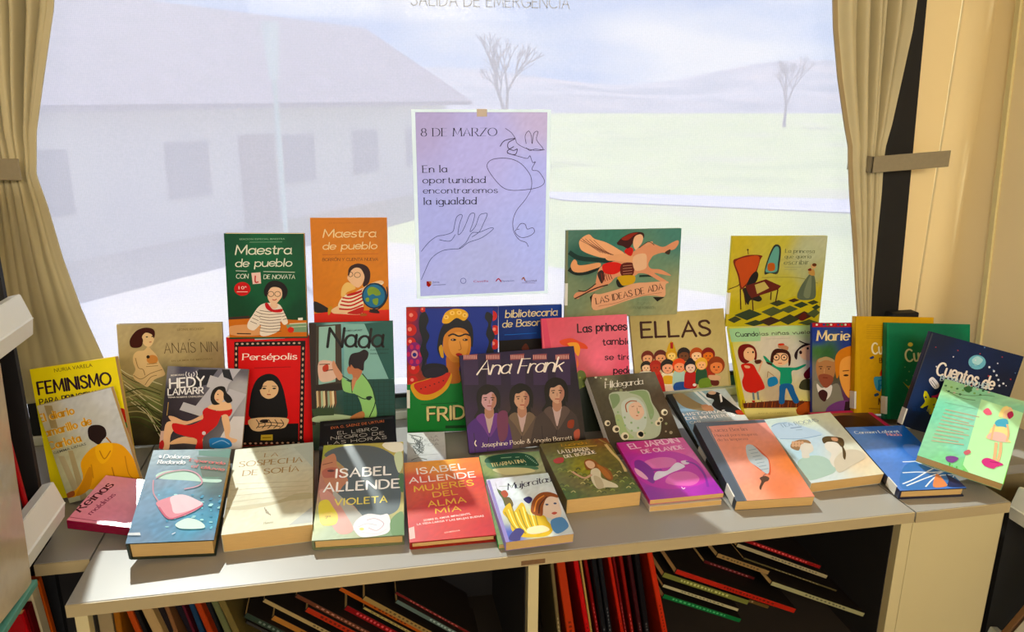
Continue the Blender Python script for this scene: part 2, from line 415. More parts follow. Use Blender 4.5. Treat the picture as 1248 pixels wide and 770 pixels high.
["L","d8b0a8",14,[1880,1914,1875,1830]],
["P","382a4a",[2103,1919,2433,1916,2360,1218,2036,1247]],
["P","8a4a50",[2101,1905,2421,1902,2405,1776,2086,1789]],
["L","d8b0a8",14,[2119,1894,2113,1810]],
["L","d8b0a8",14,[2157,1891,2151,1807]],
["L","d8b0a8",14,[2196,1888,2190,1804]],
["L","d8b0a8",14,[2234,1885,2228,1800]],
["L","d8b0a8",14,[2273,1882,2267,1797]],
["L","d8b0a8",14,[2311,1878,2305,1794]],
["L","d8b0a8",14,[2350,1875,2343,1791]],
["L","d8b0a8",14,[2388,1872,2382,1788]],
["T","Ana Frank","n","f0e8e0",[332,1620,2209,1539,301]],
["S","0e0a0c",[974,1070,1044,1268,1242,1356,1432,1256,1466,1023,1405,755,1481,612,894,652,985,842]],
["S","54443c",[1113,739,820,610,683,422,587,-232,1530,-248,1630,370,1519,608,1322,727]],
["S","b8a0a0",[1112,730,1316,719,1229,456,1158,329]],
["S","6a5848",[1090,741,919,667,1036,476,1156,239,1137,465]],
["S","6a5848",[1336,726,1484,629,1370,464,1175,237,1238,455]],
["L","1c1218",14,[1147,240,1079,-176]],
["L","1c1218",14,[838,362,819,-125]],
["S","a87c68",[1147,871,1304,856,1304,693,1192,622,1119,711]],
["S","c09880",[1076,1060,1127,1174,1261,1198,1386,1141,1406,1001,1353,870,1231,790,1119,874,1075,969]],
["S","a87868",[1320,1147,1392,1113,1405,992,1344,870,1262,815,1311,992]],
["L","281818",18,[1124,1074,1209,1075]],
["L","281818",18,[1283,1068,1365,1051]],
["E","201414",[1166,1029,1189,1027,1164,1015]],
["E","201414",[1319,1014,1342,1012,1317,1001]],
["L","8a3030",18,[1187,895,1280,886]],
["L","8a6050",14,[1249,1016,1240,944]],
["S","0e0a0c",[985,842,989,1114,1083,1279,1278,1343,1446,1254,1498,1057,1448,797,1406,919,1405,1066,1325,1183,1197,1140,1112,1130,1064,961]],
["S","0e0a10",[269,1113,336,1311,529,1397,717,1298,751,1068,694,802,770,660,193,699,281,887]],
["S","4a2878",[407,785,121,658,-12,471,-101,-177,825,-192,918,420,807,656,612,774]],
["S","b8a0a0",[406,777,607,766,523,505,454,379]],
["S","6a3a8a",[385,788,217,715,334,525,454,290,433,515]],
["S","6a3a8a",[626,773,772,677,662,514,472,288,532,505]],
["L","1c1218",13,[445,291,382,-121]],
["L","1c1218",13,[140,411,125,-71]],
["S","a87c68",[440,917,594,902,595,740,486,670,414,758]],
["S","c098a0",[368,1104,417,1217,549,1241,672,1184,693,1046,642,915,523,837,413,920,368,1014]],
["S","a87868",[608,1190,678,1156,692,1037,633,916,553,861,600,1037]],
["L","281818",18,[416,1118,499,1119]],
["L","281818",18,[572,1112,653,1095]],
["E","201414",[457,1073,480,1071,455,1060]],
["E","201414",[607,1059,630,1057,606,1045]],
["L","8a3030",18,[479,940,570,931]],
["L","8a6050",14,[538,1061,530,989]],
["S","0e0a10",[281,887,283,1157,373,1321,565,1385,731,1297,783,1101,735,843,694,965,691,1110,612,1226,487,1183,403,1173,358,1006]],
["S","100c0c",[1753,1125,1826,1326,2029,1415,2223,1314,2255,1079,2190,807,2267,662,1667,702,1762,894]],
["S","3c302e",[1892,790,1591,660,1450,470,1346,-192,2309,-207,2417,418,2305,658,2105,779]],
["S","b8a0a0",[1891,781,2099,770,2007,505,1934,375]],
["S","544440",[1868,793,1693,718,1810,524,1932,285,1913,514]],
["S","544440",[2119,777,2270,680,2152,513,1950,283,2017,504]],
["L","1c1218",14,[1922,286,1849,-135]],
["L","1c1218",14,[1607,409,1583,-84]],
["S","a87c68",[1928,925,2088,909,2086,744,1972,673,1898,762]],
["S","c09a84",[1857,1115,1909,1231,2047,1255,2174,1197,2194,1056,2138,923,2013,843,1900,927,1855,1023]],
["S","a87868",[2107,1203,2180,1169,2193,1047,2129,924,2045,867,2097,1047]],
["L","281818",19,[1906,1129,1992,1131]],
["L","281818",19,[2068,1124,2152,1107]],
["E","201414",[1948,1084,1972,1082,1946,1070]],
["E","201414",[2104,1069,2128,1067,2103,1056]],
["L","8a3030",19,[1969,948,2064,939]],
["L","8a6050",14,[2033,1071,2023,998]],
["S","100c0c",[1762,894,1768,1170,1865,1337,2066,1402,2237,1313,2288,1113,2234,849,2193,973,2193,1121,2112,1240,1982,1196,1894,1186,1844,1015]],
["S","8a3820",[2201,449,2331,458,2285,294,2170,324]],
["S","b05a48",[2298,211,2424,253,2398,64,2298,29]],
["S","6a3454",[673,737,893,769,837,272,659,202]],
["T","Josephine Poole & Angela Barrett","s","f0e4d8",[270,102,2234,54,87]],
["L","f0e4d8",22,[164,254,135,191,165,131]]],"ada":[["G",0.04,[[-2,1948,"4f7a70"],[2652,1931,"4a8078"],[988,1666,"3d786c"],[2636,261,"9a9c74"],[1037,183,"8c9068"],[90,692,"76886c"],[314,1352,"2c5e56"],[1709,979,"6a8c74"]]],
["P","7b8064",[-23,1955,44,1957,55,51,-34,48]],
["L","10302c",100,[74,1489,314,1352,759,1300,1070,1259]],
["L","0c1c1c",101,[75,1120,254,1022,526,1040,764,1140]],
["L","182828",41,[1160,1662,1332,1692,1474,1589]],
["L","183028",49,[1712,911,1994,909,2139,864]],
["S","e0a478",[114,1192,179,1322,247,1294,283,1204,454,1199,761,1240,798,1156,628,1094,390,1034,185,1057]],
["S","d89878",[197,487,264,586,469,612,672,740,733,1007,798,1139,1002,1234,1345,1325,1481,1422,1685,1551,1890,1663,2032,1627,2247,1555,2454,1651,2594,1698,2605,1614,2515,1498,2357,1468,2397,1383,2253,1430,2043,1375,1976,1309,1912,1176,1987,1072,2201,1049,2420,941,2458,895,2278,928,2063,968,2356,789,2413,725,2214,776,1922,939,1709,979,1571,915,1187,910,1018,763,676,605,402,530,301,442]],
["L","402820",31,[219,445,334,495,675,656,984,737]],
["L","402820",24,[297,632,469,612,706,773]],
["S","30201c",[733,1007,835,1071,908,935,844,769,772,872]],
["L","7a3028",17,[820,1005,860,802]],
["L","7a3028",17,[868,1003,915,817]],
["L","7a3028",17,[916,1002,970,832]],
["L","7a3028",17,[965,1001,1025,847]],
["L","7a3028",17,[1013,999,1080,862]],
["S","e8b088",[305,1746,504,1873,643,1772,919,1684,1199,1529,1342,1426,1241,1328,930,1336,723,1374,447,1474,326,1566]],
["L","7a4c3c",10,[291,1760,545,1626,788,1466]],
["L","7a4c3c",10,[337,1792,600,1605,851,1451]],
["L","7a4c3c",10,[386,1745,655,1584,913,1436]],
["L","7a4c3c",10,[432,1777,710,1563,975,1421]],
["L","7a4c3c",10,[481,1730,766,1542,1038,1406]],
["L","7a4c3c",10,[528,1761,821,1521,1100,1392]],
["L","7a4c3c",10,[576,1714,877,1500,1163,1377]],
["L","7a4c3c",10,[623,1746,932,1479,1226,1362]],
["S","e0a880",[929,1369,1341,1432,1553,1353,1524,1220,1174,1270,966,1285]],
["S","cf1c14",[865,1204,1105,1248,1316,1175,1286,1059,1115,969,906,1002,841,1105]],
["S","58201c",[1281,1193,1559,1202,1553,933,1290,940]],
["L","c08a70",10,[1317,1152,1533,1166]],
["L","c08a70",10,[1319,1091,1535,1105]],
["L","c08a70",10,[1322,1031,1538,1045]],
["L","c08a70",10,[1324,970,1540,984]],
["S","e0b898",[1553,1353,1831,1414,1875,1211,1846,1076,1601,1050]],
["S","c01c18",[1339,1492,1440,1573,1546,1521,1500,1372,1376,1425]],
["S","3a1210",[1161,1646,1259,1776,1463,1881,1670,1903,1776,1865,1773,1765,1656,1817,1554,1770,1524,1654,1424,1540,1301,1593]],
["S","8a2c20",[1260,1759,1463,1868,1636,1884,1534,1820,1400,1723]],
["S","e8b898",[1538,1720,1587,1819,1707,1850,1762,1782,1743,1666,1683,1584,1599,1503,1543,1604]],
["L","d8a080",55,[1823,1598,1890,1646,1995,1661]],
["L","503028",14,[1685,1551,1889,1680,2033,1603]],
["S","382820",[2288,1429,2419,1500,2397,1383]],
["S","c8a020",[1204,909,1570,932,1617,812,1526,730,1298,720]],
["S","141414",[1206,859,1298,727,1370,684,1230,675,1173,792]],
["P","17140f",[569,474,677,571,688,197,635,199]],
["P","17140f",[2053,421,2340,411,2165,313]],
["S","dca888",[637,522,817,533,1197,622,1578,745,1895,762,2393,770,2344,686,2339,428,2087,454,1802,447,1382,342,1035,235,653,181]],
["T","LAS IDEAS DE ADA","s","3c1c18",[726,305,2287,592,142]],
["L","8a4a38",7,[773,255,1207,321,1590,437,2263,517]],
["T","FIONA ROBINSON","m","54604c",[1601,161,2119,141,62]],
["T","FIONA","m","54604c",[1697,254,1981,265,55]]],"princesas":[["G",0.02,[[39,2550,"d05a6c"],[1950,2549,"e07488"],[1304,1584,"ea7890"],[101,1891,"dc6478"],[1933,1259,"e06480"],[794,1237,"c85c6c"],[882,1043,"4a5a2a"],[1254,638,"28301c"],[1849,-359,"101010"],[936,188,"1c2418"]]],
["P","d0506c",[11,2561,116,2560,197,1885,53,1894]],
["S","d84a28",[399,2052,644,2095,835,2014,977,1935,1021,1838,827,1858,634,1907,442,1956]],
["S","e8a048",[565,1982,784,1984,850,1848,793,1686,680,1858]],
["S","e07a50",[768,1664,799,1520,756,1429]],
["S","5c6a30",[749,1311,922,1333,980,1036,1009,656,848,383,770,767]],
["E","8a9440",[813,1212,837,1211,811,1189]],
["E","3a4a20",[892,1141,917,1140,891,1118]],
["E","a0a458",[972,1070,996,1068,971,1046]],
["E","8a9440",[876,1010,900,1008,874,986]],
["E","3a4a20",[955,938,980,937,954,915]],
["E","a0a458",[859,879,883,877,858,855]],
["E","8a9440",[939,807,963,805,937,784]],
["E","3a4a20",[842,748,867,746,841,724]],
["E","a0a458",[922,676,946,674,921,652]],
["E","8a9440",[826,617,850,615,825,593]],
["E","3a4a20",[905,545,930,543,904,521]],
["E","a0a458",[809,485,834,484,808,462]],
["P","1c2418",[780,955,980,1036,1405,-276,816,-228]],
["T","Las princesas","H","2c1020",[816,2218,2173,2202,179]],
["T","también","H","2c1020",[1379,1903,2157,1887,142]],
["T","se tiran","H","2c1020",[1412,1568,2138,1534,123]],
["T","pedos","H","2c1020",[1594,1252,2122,1219,152]]],"ellas":[["G",0.02,[[-22,1814,"aa9c66"],[2304,1780,"b3a46c"],[1230,1139,"bfb07a"],[2280,4,"b8ab7c"],[278,382,"b0a36e"]]],
["P","d8d8cc",[-75,1801,-14,1805,-17,469,-95,475]],
["P","a89a60",[2308,1771,2362,1767,2317,9,2244,7]],
["T","ELLAS","H","3c1c18",[239,1255,1907,1206,339]],
["S","a83020",[214,695,435,677,454,437,414,308,165,329,150,462]],
["E","6a2418",[336,811,491,799,322,660]],
["E","e0a880",[333,776,446,767,322,664]],
["E","241410",[291,782,307,780,290,767]],
["E","241410",[374,775,390,774,373,761]],
["L","a02020",14,[306,725,350,721]],
["S","6a2418",[197,816,249,918,348,936,455,888,474,794,409,845,313,859,255,838]],
["S","c8b090",[518,672,755,653,775,397,732,260,466,282,450,424]],
["E","58201c",[649,796,815,783,634,635]],
["E","dca078",[646,758,767,748,634,639]],
["E","241410",[602,764,618,763,600,749]],
["E","241410",[690,757,707,756,689,742]],
["L","a02020",14,[617,704,664,700]],
["S","58201c",[501,801,556,909,662,929,777,878,797,777,727,832,624,847,563,824]],
["S","d8a840",[807,723,1003,707,1020,496,984,382,764,401,751,518]],
["E","c89830",[916,825,1053,814,903,692]],
["E","f0d080",[913,794,1013,786,903,696]],
["E","241410",[876,799,890,798,875,786]],
["E","241410",[950,793,963,792,949,781]],
["L","a02020",12,[889,749,928,746]],
["S","c89830",[793,829,839,919,927,935,1021,893,1038,810,981,855,895,868,844,848]],
["P","c8a030",[803,929,870,1074,942,1140,992,1065,1039,911]],
["P","a02018",[907,1101,983,1107,968,958,903,963]],
["S","e0c060",[1082,681,1321,662,1341,404,1297,266,1028,289,1012,432]],
["E","1c1414",[1215,806,1382,792,1199,643]],
["E","6a4028",[1211,767,1334,758,1199,648]],
["E","241410",[1166,774,1183,773,1165,758]],
["E","241410",[1256,767,1272,765,1254,751]],
["L","a02020",15,[1181,713,1229,709]],
["S","1c1414",[1064,810,1120,920,1228,940,1344,888,1364,787,1294,842,1190,857,1127,834]],
["S","e0b030",[1390,656,1631,637,1650,379,1606,240,1336,263,1320,406]],
["E","b05028",[1524,781,1692,768,1507,619]],
["E","f0c8a0",[1520,743,1643,733,1508,623]],
["E","241410",[1475,749,1491,748,1473,734]],
["E","241410",[1565,742,1582,741,1564,727]],
["L","a02020",15,[1490,688,1538,685]],
["S","b05028",[1373,786,1429,896,1537,916,1653,864,1674,762,1603,818,1498,833,1435,810]],
["S","a03020",[1673,634,1915,614,1935,355,1890,216,1618,239,1602,383]],
["E","7a1c18",[1808,759,1977,746,1791,596]],
["E","d87840",[1804,721,1928,711,1792,600]],
["E","241410",[1759,727,1775,726,1757,711]],
["E","241410",[1850,720,1866,718,1848,704]],
["L","a02020",15,[1774,666,1822,662]],
["S","7a1c18",[1656,764,1713,874,1821,894,1938,842,1959,740,1888,796,1782,811,1719,787]],
["S","e8e0d0",[174,497,367,481,384,271,349,158,132,177,118,293]],
["E","141010",[281,598,416,587,268,466]],
["E","e8c8a8",[278,567,377,559,269,469]],
["E","241410",[242,572,255,571,241,559]],
["E","241410",[314,566,328,565,313,553]],
["L","a02020",12,[254,522,293,519]],
["S","141010",[160,602,205,691,291,707,385,665,401,582,345,627,261,640,210,621]],
["S","e8e4d8",[132,493,417,470,426,287,270,300,131,394]],
["S","c02818",[392,480,600,463,617,238,579,117,346,137,332,262]],
["E","a82820",[507,589,653,577,493,447]],
["E","b03828",[504,556,610,547,494,451]],
["E","241410",[465,561,479,560,464,548]],
["E","241410",[543,555,557,554,542,541]],
["L","a02020",13,[478,508,520,505]],
["S","a82820",[376,593,425,689,518,706,619,661,636,572,575,621,485,634,431,614]],
["S","e8dcc0",[654,430,905,410,926,138,881,-7,599,17,582,168]],
["E","1a1416",[793,561,969,547,777,390]],
["E","e8a888",[789,521,918,510,777,395]],
["E","241410",[743,528,760,526,741,511]],
["E","241410",[837,520,854,519,835,504]],
["L","a02020",15,[759,464,809,459]],
["S","1a1416",[636,566,694,681,807,702,929,648,950,541,876,599,767,616,701,591]],
["S","d8a838",[676,349,885,331,891,165,652,185]],
["P","e0c8b0",[691,140,900,122,884,-42,675,-24]],
["S","a8c8c0",[944,442,1182,423,1202,166,1158,28,891,51,875,194]],
["E","e0502c",[1076,566,1243,552,1060,404]],
["E","f0a078",[1072,528,1195,518,1060,408]],
["E","241410",[1028,534,1044,533,1026,519]],
["E","241410",[1117,527,1134,526,1116,512]],
["L","a02020",15,[1043,474,1091,470]],
["S","e0502c",[926,571,982,680,1089,700,1204,648,1225,547,1155,602,1051,618,989,594]],
["S","1c4a98",[922,162,1136,185,1272,132,1274,-26,906,-3]],
["S","b02424",[1221,405,1447,386,1465,144,1424,14,1171,36,1156,170]],
["E","10101c",[1346,522,1505,509,1331,369]],
["E","e8c8b8",[1343,486,1459,477,1332,373]],
["E","241410",[1301,492,1316,491,1299,478]],
["E","241410",[1385,485,1401,484,1384,471]],
["L","a02020",14,[1315,435,1360,431]],
["S","10101c",[1205,527,1258,629,1359,648,1468,599,1487,504,1421,556,1323,571,1264,549]],
["P","10101c",[1229,595,1310,693,1366,718,1416,685,1476,575]],
["E","e8e0e0",[1401,88,1445,84,1398,55]],
["S","1c4a30",[1500,452,1712,434,1729,206,1690,84,1452,104,1437,231]],
["E","e0b050",[1618,561,1767,549,1603,418]],
["E","f0b888",[1614,528,1723,519,1604,422]],
["E","241410",[1575,533,1589,532,1573,520]],
["E","241410",[1654,527,1669,526,1653,513]],
["L","a02020",13,[1588,480,1631,476]],
["S","e0b050",[1484,566,1534,663,1630,680,1732,634,1750,544,1688,594,1595,607,1540,587]],
["S","6a8a30",[1536,193,1784,214,1834,42,1718,2,1518,11]],
["E","8a3c20",[1979,498,2189,481,1958,296]],
["E","e08858",[1974,450,2128,438,1959,302]],
["E","241410",[1918,459,1939,457,1916,439]],
["E","241410",[2031,449,2051,448,2029,430]],
["L","a02020",18,[1937,383,1997,378]],
["S","8a3c20",[1791,504,1861,640,1996,664,2141,600,2166,474,2078,543,1948,562,1869,533]],
["S","5a2018",[1811,170,2000,133,1976,30,1825,43]],
["S","d0a888",[1768,279,2034,244,2025,152,1802,171]],
["S","b02020",[518,383,635,373,683,58,663,-64,549,28,513,197]]],"hildegarda":[["G",0.05,[[42,1931,"47443a"],[1555,1910,"6a675c"],[910,1699,"4c483c"],[128,1253,"4e4a3c"],[1563,1102,"504436"],[1514,412,"473c30"],[258,379,"40382c"],[430,1943,"70705c"]]],
["E","c8c8b4",[98,1975,110,1974,94,1961]],
["E","8a9070",[351,1653,371,1651,343,1629]],
["E","a09880",[600,1335,628,1332,589,1303]],
["E","c8c8b4",[845,1023,881,1019,831,983]],
["E","8a9070",[1086,715,1098,714,1081,702]],
["E","a09880",[1324,412,1344,409,1316,390]],
["E","c8c8b4",[205,1935,234,1932,195,1902]],
["E","8a9070",[457,1613,494,1609,443,1571]],
["E","a09880",[705,1296,717,1295,700,1282]],
["E","c8c8b4",[949,984,970,981,942,961]],
["E","8a9070",[1190,676,1219,673,1179,645]],
["E","a09880",[1427,373,1464,369,1412,334]],
["E","c8c8b4",[312,1895,325,1894,308,1881]],
["E","8a9070",[563,1574,584,1571,556,1550]],
["E","a09880",[811,1257,839,1254,800,1225]],
["E","c8c8b4",[1054,944,1091,941,1040,904]],
["E","8a9070",[1294,637,1306,636,1289,624]],
["E","a09880",[-330,548,-310,546,-336,527]],
["E","c8c8b4",[419,1855,448,1853,409,1822]],
["E","8a9070",[670,1534,707,1530,656,1492]],
["E","a09880",[916,1217,929,1216,912,1203]],
["E","c8c8b4",[1159,905,1180,903,1151,883]],
["E","8a9070",[1398,598,1427,595,1387,567]],
["E","a09880",[-229,510,-194,506,-241,472]],
["E","c8c8b4",[527,1816,539,1814,522,1801]],
["E","8a9070",[776,1494,797,1492,768,1471]],
["T","Hildegarda","n","e4e4dc",[331,1631,1231,1648,159]],
["S","a9b4a0",[371,1464,840,1493,1267,1478,1272,1156,1321,892,1304,663,1159,363,916,267,554,292,298,353,289,597,323,954]],
["S","7d9470",[380,1439,567,1443,548,1256,347,1090,350,1230]],
["S","88a078",[830,1465,1227,1463,1247,1183,1231,902,1084,733,1111,1102,1047,1346]],
["S","9cb080",[329,908,469,893,472,531,572,343,336,370,289,597]],
["S","b8c4bc",[550,1162,734,1307,948,1309,1070,1107,1003,742,830,490,583,496,471,711]],
["L","a06040",26,[620,968,652,1151,796,1239,937,1215]],
["S","d8b8a4",[706,1098,822,1189,970,1188,1017,1018,986,882,841,760,724,782,665,917]],
["L","6a4a38",13,[771,1091,834,1103]],
["L","6a4a38",13,[924,1094,984,1069]],
["L","b04830",18,[794,866,843,861]],
["L","6a4a38",9,[882,1056,855,943]],
["E","d8d0b8",[102,752,165,745,80,683]],
["E","4a4234",[115,741,149,738,103,703]],
["E","d8d0b8",[246,592,325,584,218,507]],
["E","4a4234",[259,582,303,577,244,535]],
["E","d8d0b8",[379,400,465,390,347,307]],
["E","4a4234",[391,390,439,384,374,339]],
["E","d8d0b8",[1461,877,1535,869,1431,797]],
["E","4a4234",[1474,866,1515,862,1457,822]],
["E","d8d0b8",[1308,709,1365,702,1285,647]],
["E","4a4234",[1321,698,1353,695,1309,664]],
["E","d8d0b8",[737,403,824,393,704,310]],
["E","4a4234",[750,393,798,387,731,341]],
["E","d8d0b8",[1215,628,1280,620,1189,558]],
["E","4a4234",[1228,617,1263,613,1213,579]],
["E","101010",[744,411,803,404,724,356]],
["E","8aa880",[418,990,442,987,409,963]],
["E","8aa880",[524,846,548,843,515,819]],
["E","8aa880",[629,702,653,699,620,676]],
["E","8aa880",[734,560,758,557,725,534]],
["E","8aa880",[837,418,861,415,828,393]],
["E","8aa880",[1145,842,1169,839,1135,815]],
["E","8aa880",[362,795,386,792,354,769]],
["E","8aa880",[467,652,491,650,459,627]],
["E","8aa880",[572,511,596,508,563,485]],
["E","8aa880",[874,936,898,934,864,909]],
["E","8aa880",[978,791,1003,788,969,765]],
["E","8aa880",[1082,647,1107,644,1073,621]]],"historias":[["G",0.03,[[332,2591,"8a8468"],[60,2565,"2c3024"],[854,2580,"90b4c0"],[307,2142,"8eb0cc"],[1269,2519,"c0d0d8"],[1356,1983,"c8c8c4"],[179,1667,"7ea4cc"],[414,1631,"98a8b8"],[332,2394,"7d8f8c"]]],
["P","181c18",[-17,2610,168,2615,84,1925,13,939,-100,957,-84,1828]],
["S","8a7a58",[154,2584,352,2588,589,2195,814,1939,741,1875,401,1970,186,2160]],
["S","b88868",[628,2093,830,2063,826,1874,626,1905]],
["P","d8e4ea",[662,2595,738,2597,870,2056,784,2057]],
["P","d8e0e4",[777,2605,845,2608,956,2236,874,2248]],
["S","0c0c10",[964,2484,1203,2475,1272,2254,1356,1983,1428,1783,1303,1665,1158,1762,946,1856,870,2056,997,2230,877,2345]],
["E","c8a890",[1067,2469,1158,2455,1038,2407]],
["P","e8e8e8",[1209,2395,1264,2400,1163,2140,1108,2116]],
["S","a04030",[1307,1801,1495,1785,1469,1652,1303,1665]],
["T","HISTORIAS","b","f0f0f4",[88,1802,1078,1774,99]],
["T","DE MUJERES","b","f0f0f4",[88,1669,1220,1629,98]],
["T","CASI","b","f0f0f4",[119,1533,367,1530,78]]],"princesa_escribir":[["G",0.03,[[20,2081,"c0b040"],[2257,2075,"b4ba9c"],[1098,2004,"bcb44c"],[1904,1704,"b0b896"],[1950,1254,"a4aa7c"],[1398,881,"b4ae44"],[222,969,"c2b448"],[2200,758,"b4a83c"],[-1,367,"b4a82c"],[857,355,"a89c34"]]],
["P","c0b040",[-27,2099,26,2099,64,23,-6,24]],
["P","b8ac34",[75,137,583,359,2148,873,2251,643,2260,-15,25,23]],
["P","2b3a22",[189,269,551,410,875,283,511,141]],
["P","46502c",[838,337,1128,461,1390,350,1099,226]],
["P","33381e",[1277,137,1559,272,1817,152,1534,17]],
["P","3a2418",[790,108,1091,223,1361,119,1059,3]],
["P","2b3a22",[447,62,722,150,965,69,689,-19]],
["P","46502c",[1298,386,1535,484,1749,397,1511,299]],
["P","33381e",[1026,537,1245,616,1440,545,1221,465]],
["P","3a2418",[1652,217,1907,343,2141,231,1886,105]],
["P","2b3a22",[1619,491,1820,571,2001,499,1800,419]],
["P","46502c",[1977,282,2174,408,2361,298,2164,170]],
["P","33381e",[1954,545,2110,608,2251,552,2095,490]],
["P","3a2418",[1474,602,1629,655,1769,607,1612,554]],
["P","2b3a22",[2080,427,2197,500,2307,437,2191,364]],
["P","46502c",[1770,56,2048,144,2296,63,2017,-26]],
["P","33381e",[38,161,218,250,380,171,200,82]],
["L","8a8a40",15,[788,1152,1647,1144,2174,1006]],
["S","26302c",[851,1226,846,1376,916,1673,1012,1894,1126,1912,1194,1801,1193,1485,1161,1242,973,1255]],
["S","5d9a90",[877,1282,881,1413,945,1654,1035,1850,1119,1864,1153,1745,1146,1485,1125,1291]],
["S","b05a28",[901,1450,951,1494,1061,1478,1082,1336,988,1300,911,1338]],
["S","702818",[63,1530,171,1610,434,1683,743,1666,713,1563,634,1228,523,1079,381,923,286,894,205,1194]],
["S","b84a1c",[120,1529,437,1646,688,1629,604,1265,377,968,309,950,232,1231]],
["L","3a2010",15,[395,1786,414,1694]],
["E","4a3010",[393,1801,416,1801,395,1779]],
["S","14100f",[434,986,513,1191,628,1303,696,1227,670,1078,571,966,478,922]],
["S","18140f",[345,893,535,928,661,814,831,660,759,585,561,626,512,512,447,589,396,741]],
["P","5c2018",[401,960,888,1113,1273,951,1203,865,576,671,490,778]],
["P","b8a860",[628,984,854,1057,985,905,704,768]],
["L","3c1410",27,[286,894,338,401]],
["L","3c1410",27,[1203,865,1172,561]],
["L","3c1410",27,[1044,810,1045,620]],
["L","3c1410",27,[596,663,640,377]],
["L","3c1410",27,[364,893,453,513]],
["L","4a3818",23,[-21,878,222,969,274,1044]],
["S","54604c",[1688,726,1748,916,1883,1142,1972,1235,2069,1178,2124,950,2138,663,1937,608,1737,630]],
["S","6f7a60",[1846,724,1911,1066,1998,1178,2009,684]],
["S","b08a50",[1911,1255,1943,1330,2041,1329,2075,1197,1976,1197]],
["E","c8a070",[2021,1412,2084,1411,2027,1352]],
["E","5c3018",[2041,1442,2096,1441,2045,1404]],
["S","702820",[1895,1338,1959,1367,1977,1307,1906,1307]],
["S","5a2018",[1781,187,1889,301,1976,223,1926,127,1827,117]],
["T","La princesa","s","5f6848",[1302,1730,2013,1719,89]],
["T","que quería","s","5f6848",[1298,1604,1939,1600,82]],
["T","escribir","s","5f6848",[1297,1454,1898,1458,105]],
["L","8a9070",8,[1310,1394,1721,1391]],
["L","8a9070",8,[1315,1342,1628,1340]]],"cuando":[["G",0.02,[[-24,2210,"c8c45a"],[2140,2110,"a8c890"],[1045,1614,"cfc8b8"],[148,775,"cdc4ae"],[1769,1396,"cfcaba"],[848,523,"b8a890"],[408,133,"ddd488"],[1513,63,"d8d080"]]],
["P","c2b32c",[-59,2226,16,2223,85,1059,148,81,-4,91,-96,859]],
["P","9cc89c",[6,2165,761,2155,789,1990,749,1828,20,1839]],
["P","b4d0a4",[761,2155,2145,2139,2111,1926,768,1936]],
["T","Cuando","K","1a1414",[153,1962,719,1957,101]],
["T","las niñas vuelan alto","K","4a4438",[757,1962,2576,1941,80]],
["L","a8a090",7,[900,1868,1530,1859]],
["P","5a2818",[65,390,1126,401,1809,324,1801,184,64,276]],
["L","8a3c1c",14,[31,295,78,465]],
["L","4a1c10",14,[96,291,139,437]],
["L","b06028",14,[161,287,201,409]],
["L","8a3c1c",14,[227,283,262,381]],
["L","4a1c10",14,[293,279,337,428]],
["L","b06028",14,[358,275,399,400]],
["L","8a3c1c",14,[424,270,460,372]],
["L","4a1c10",14,[490,266,536,420]],
["L","b06028",14,[556,262,597,392]],
["L","8a3c1c",14,[622,258,659,363]],
["L","4a1c10",14,[688,254,735,411]],
["L","b06028",14,[754,250,797,383]],
["L","8a3c1c",14,[821,246,859,354]],
["L","4a1c10",14,[887,241,935,402]],
["L","b06028",14,[953,237,997,374]],
["L","8a3c1c",14,[1020,233,1059,346]],
["L","4a1c10",14,[1086,229,1135,393]],
["L","b06028",14,[1153,225,1198,365]],
["L","8a3c1c",14,[1220,220,1260,337]],
["L","4a1c10",14,[1286,216,1337,384]],
["L","b06028",14,[1353,212,1399,356]],
["L","8a3c1c",14,[1420,208,1462,328]],
["L","4a1c10",14,[1487,204,1539,376]],
["L","b06028",15,[1554,199,1602,347]],
["L","8a3c1c",15,[1621,195,1664,319]],
["L","4a1c10",15,[1689,191,1727,290]],
["S","a84c18",[1390,210,1716,330,2153,232,2104,-10,1395,35]],
["P","e3da90",[61,259,1330,186,1357,31,84,72]],
["T","RAQUEL DIAZ REGUERA","b","b0a460",[405,120,1142,86,27]],
["S","6a1c1c",[136,1589,217,1736,411,1773,567,1693,606,1529,549,1371,452,1465,375,1344,258,1315,159,1392]],
["S","e4b890",[285,1582,396,1684,529,1648,555,1514,496,1392,380,1369,279,1439]],
["E","201010",[515,1570,538,1568,510,1541]],
["E","201010",[387,1569,402,1568,385,1555]],
["S","c01e14",[157,1267,295,1313,465,1279,540,1104,620,923,657,710,498,649,378,604,168,675,122,881,195,1053]],
["S","d8a888",[250,1269,376,1238,353,1193,259,1209]],
["S","4a2018",[517,1362,663,1383,688,1310,552,1282]],
["L","d8a888",36,[577,1102,646,1241,713,1344]],
["L","6a7a84",50,[352,623,344,449]],
["L","6a7a84",50,[465,633,454,442]],
["L","b02018",43,[291,417,364,413]],
["S","b88868",[1181,1734,1328,1702,1431,1638,1358,1555,1236,1619,1172,1644]],
["S","c83020",[1189,1738,1316,1739,1328,1702,1212,1693]],
["S","38140f",[905,1298,969,1510,1083,1613,1235,1612,1396,1553,1446,1413,1402,1236,1349,1195,1358,1346,1283,1458,1095,1468,994,1329,924,1254]],
["S","e8bc96",[986,1330,1038,1471,1180,1517,1362,1472,1362,1309,1240,1223,1087,1217,1000,1257]],
["O","241410",19,[1077,1415,1153,1411,1064,1343]],
["O","241410",19,[1273,1404,1349,1400,1260,1333]],
["E","201010",[1077,1415,1100,1413,1073,1393]],
["E","201010",[1273,1404,1296,1403,1269,1383]],
["L","c03020",15,[1097,1273,1191,1268]],
["S","18906c",[1080,1181,1342,1160,1531,1150,1773,1215,1772,1172,1556,1084,1399,1057,1346,775,1059,756,1104,1002,1074,1103,834,1284,751,1450,807,1447,947,1278]],
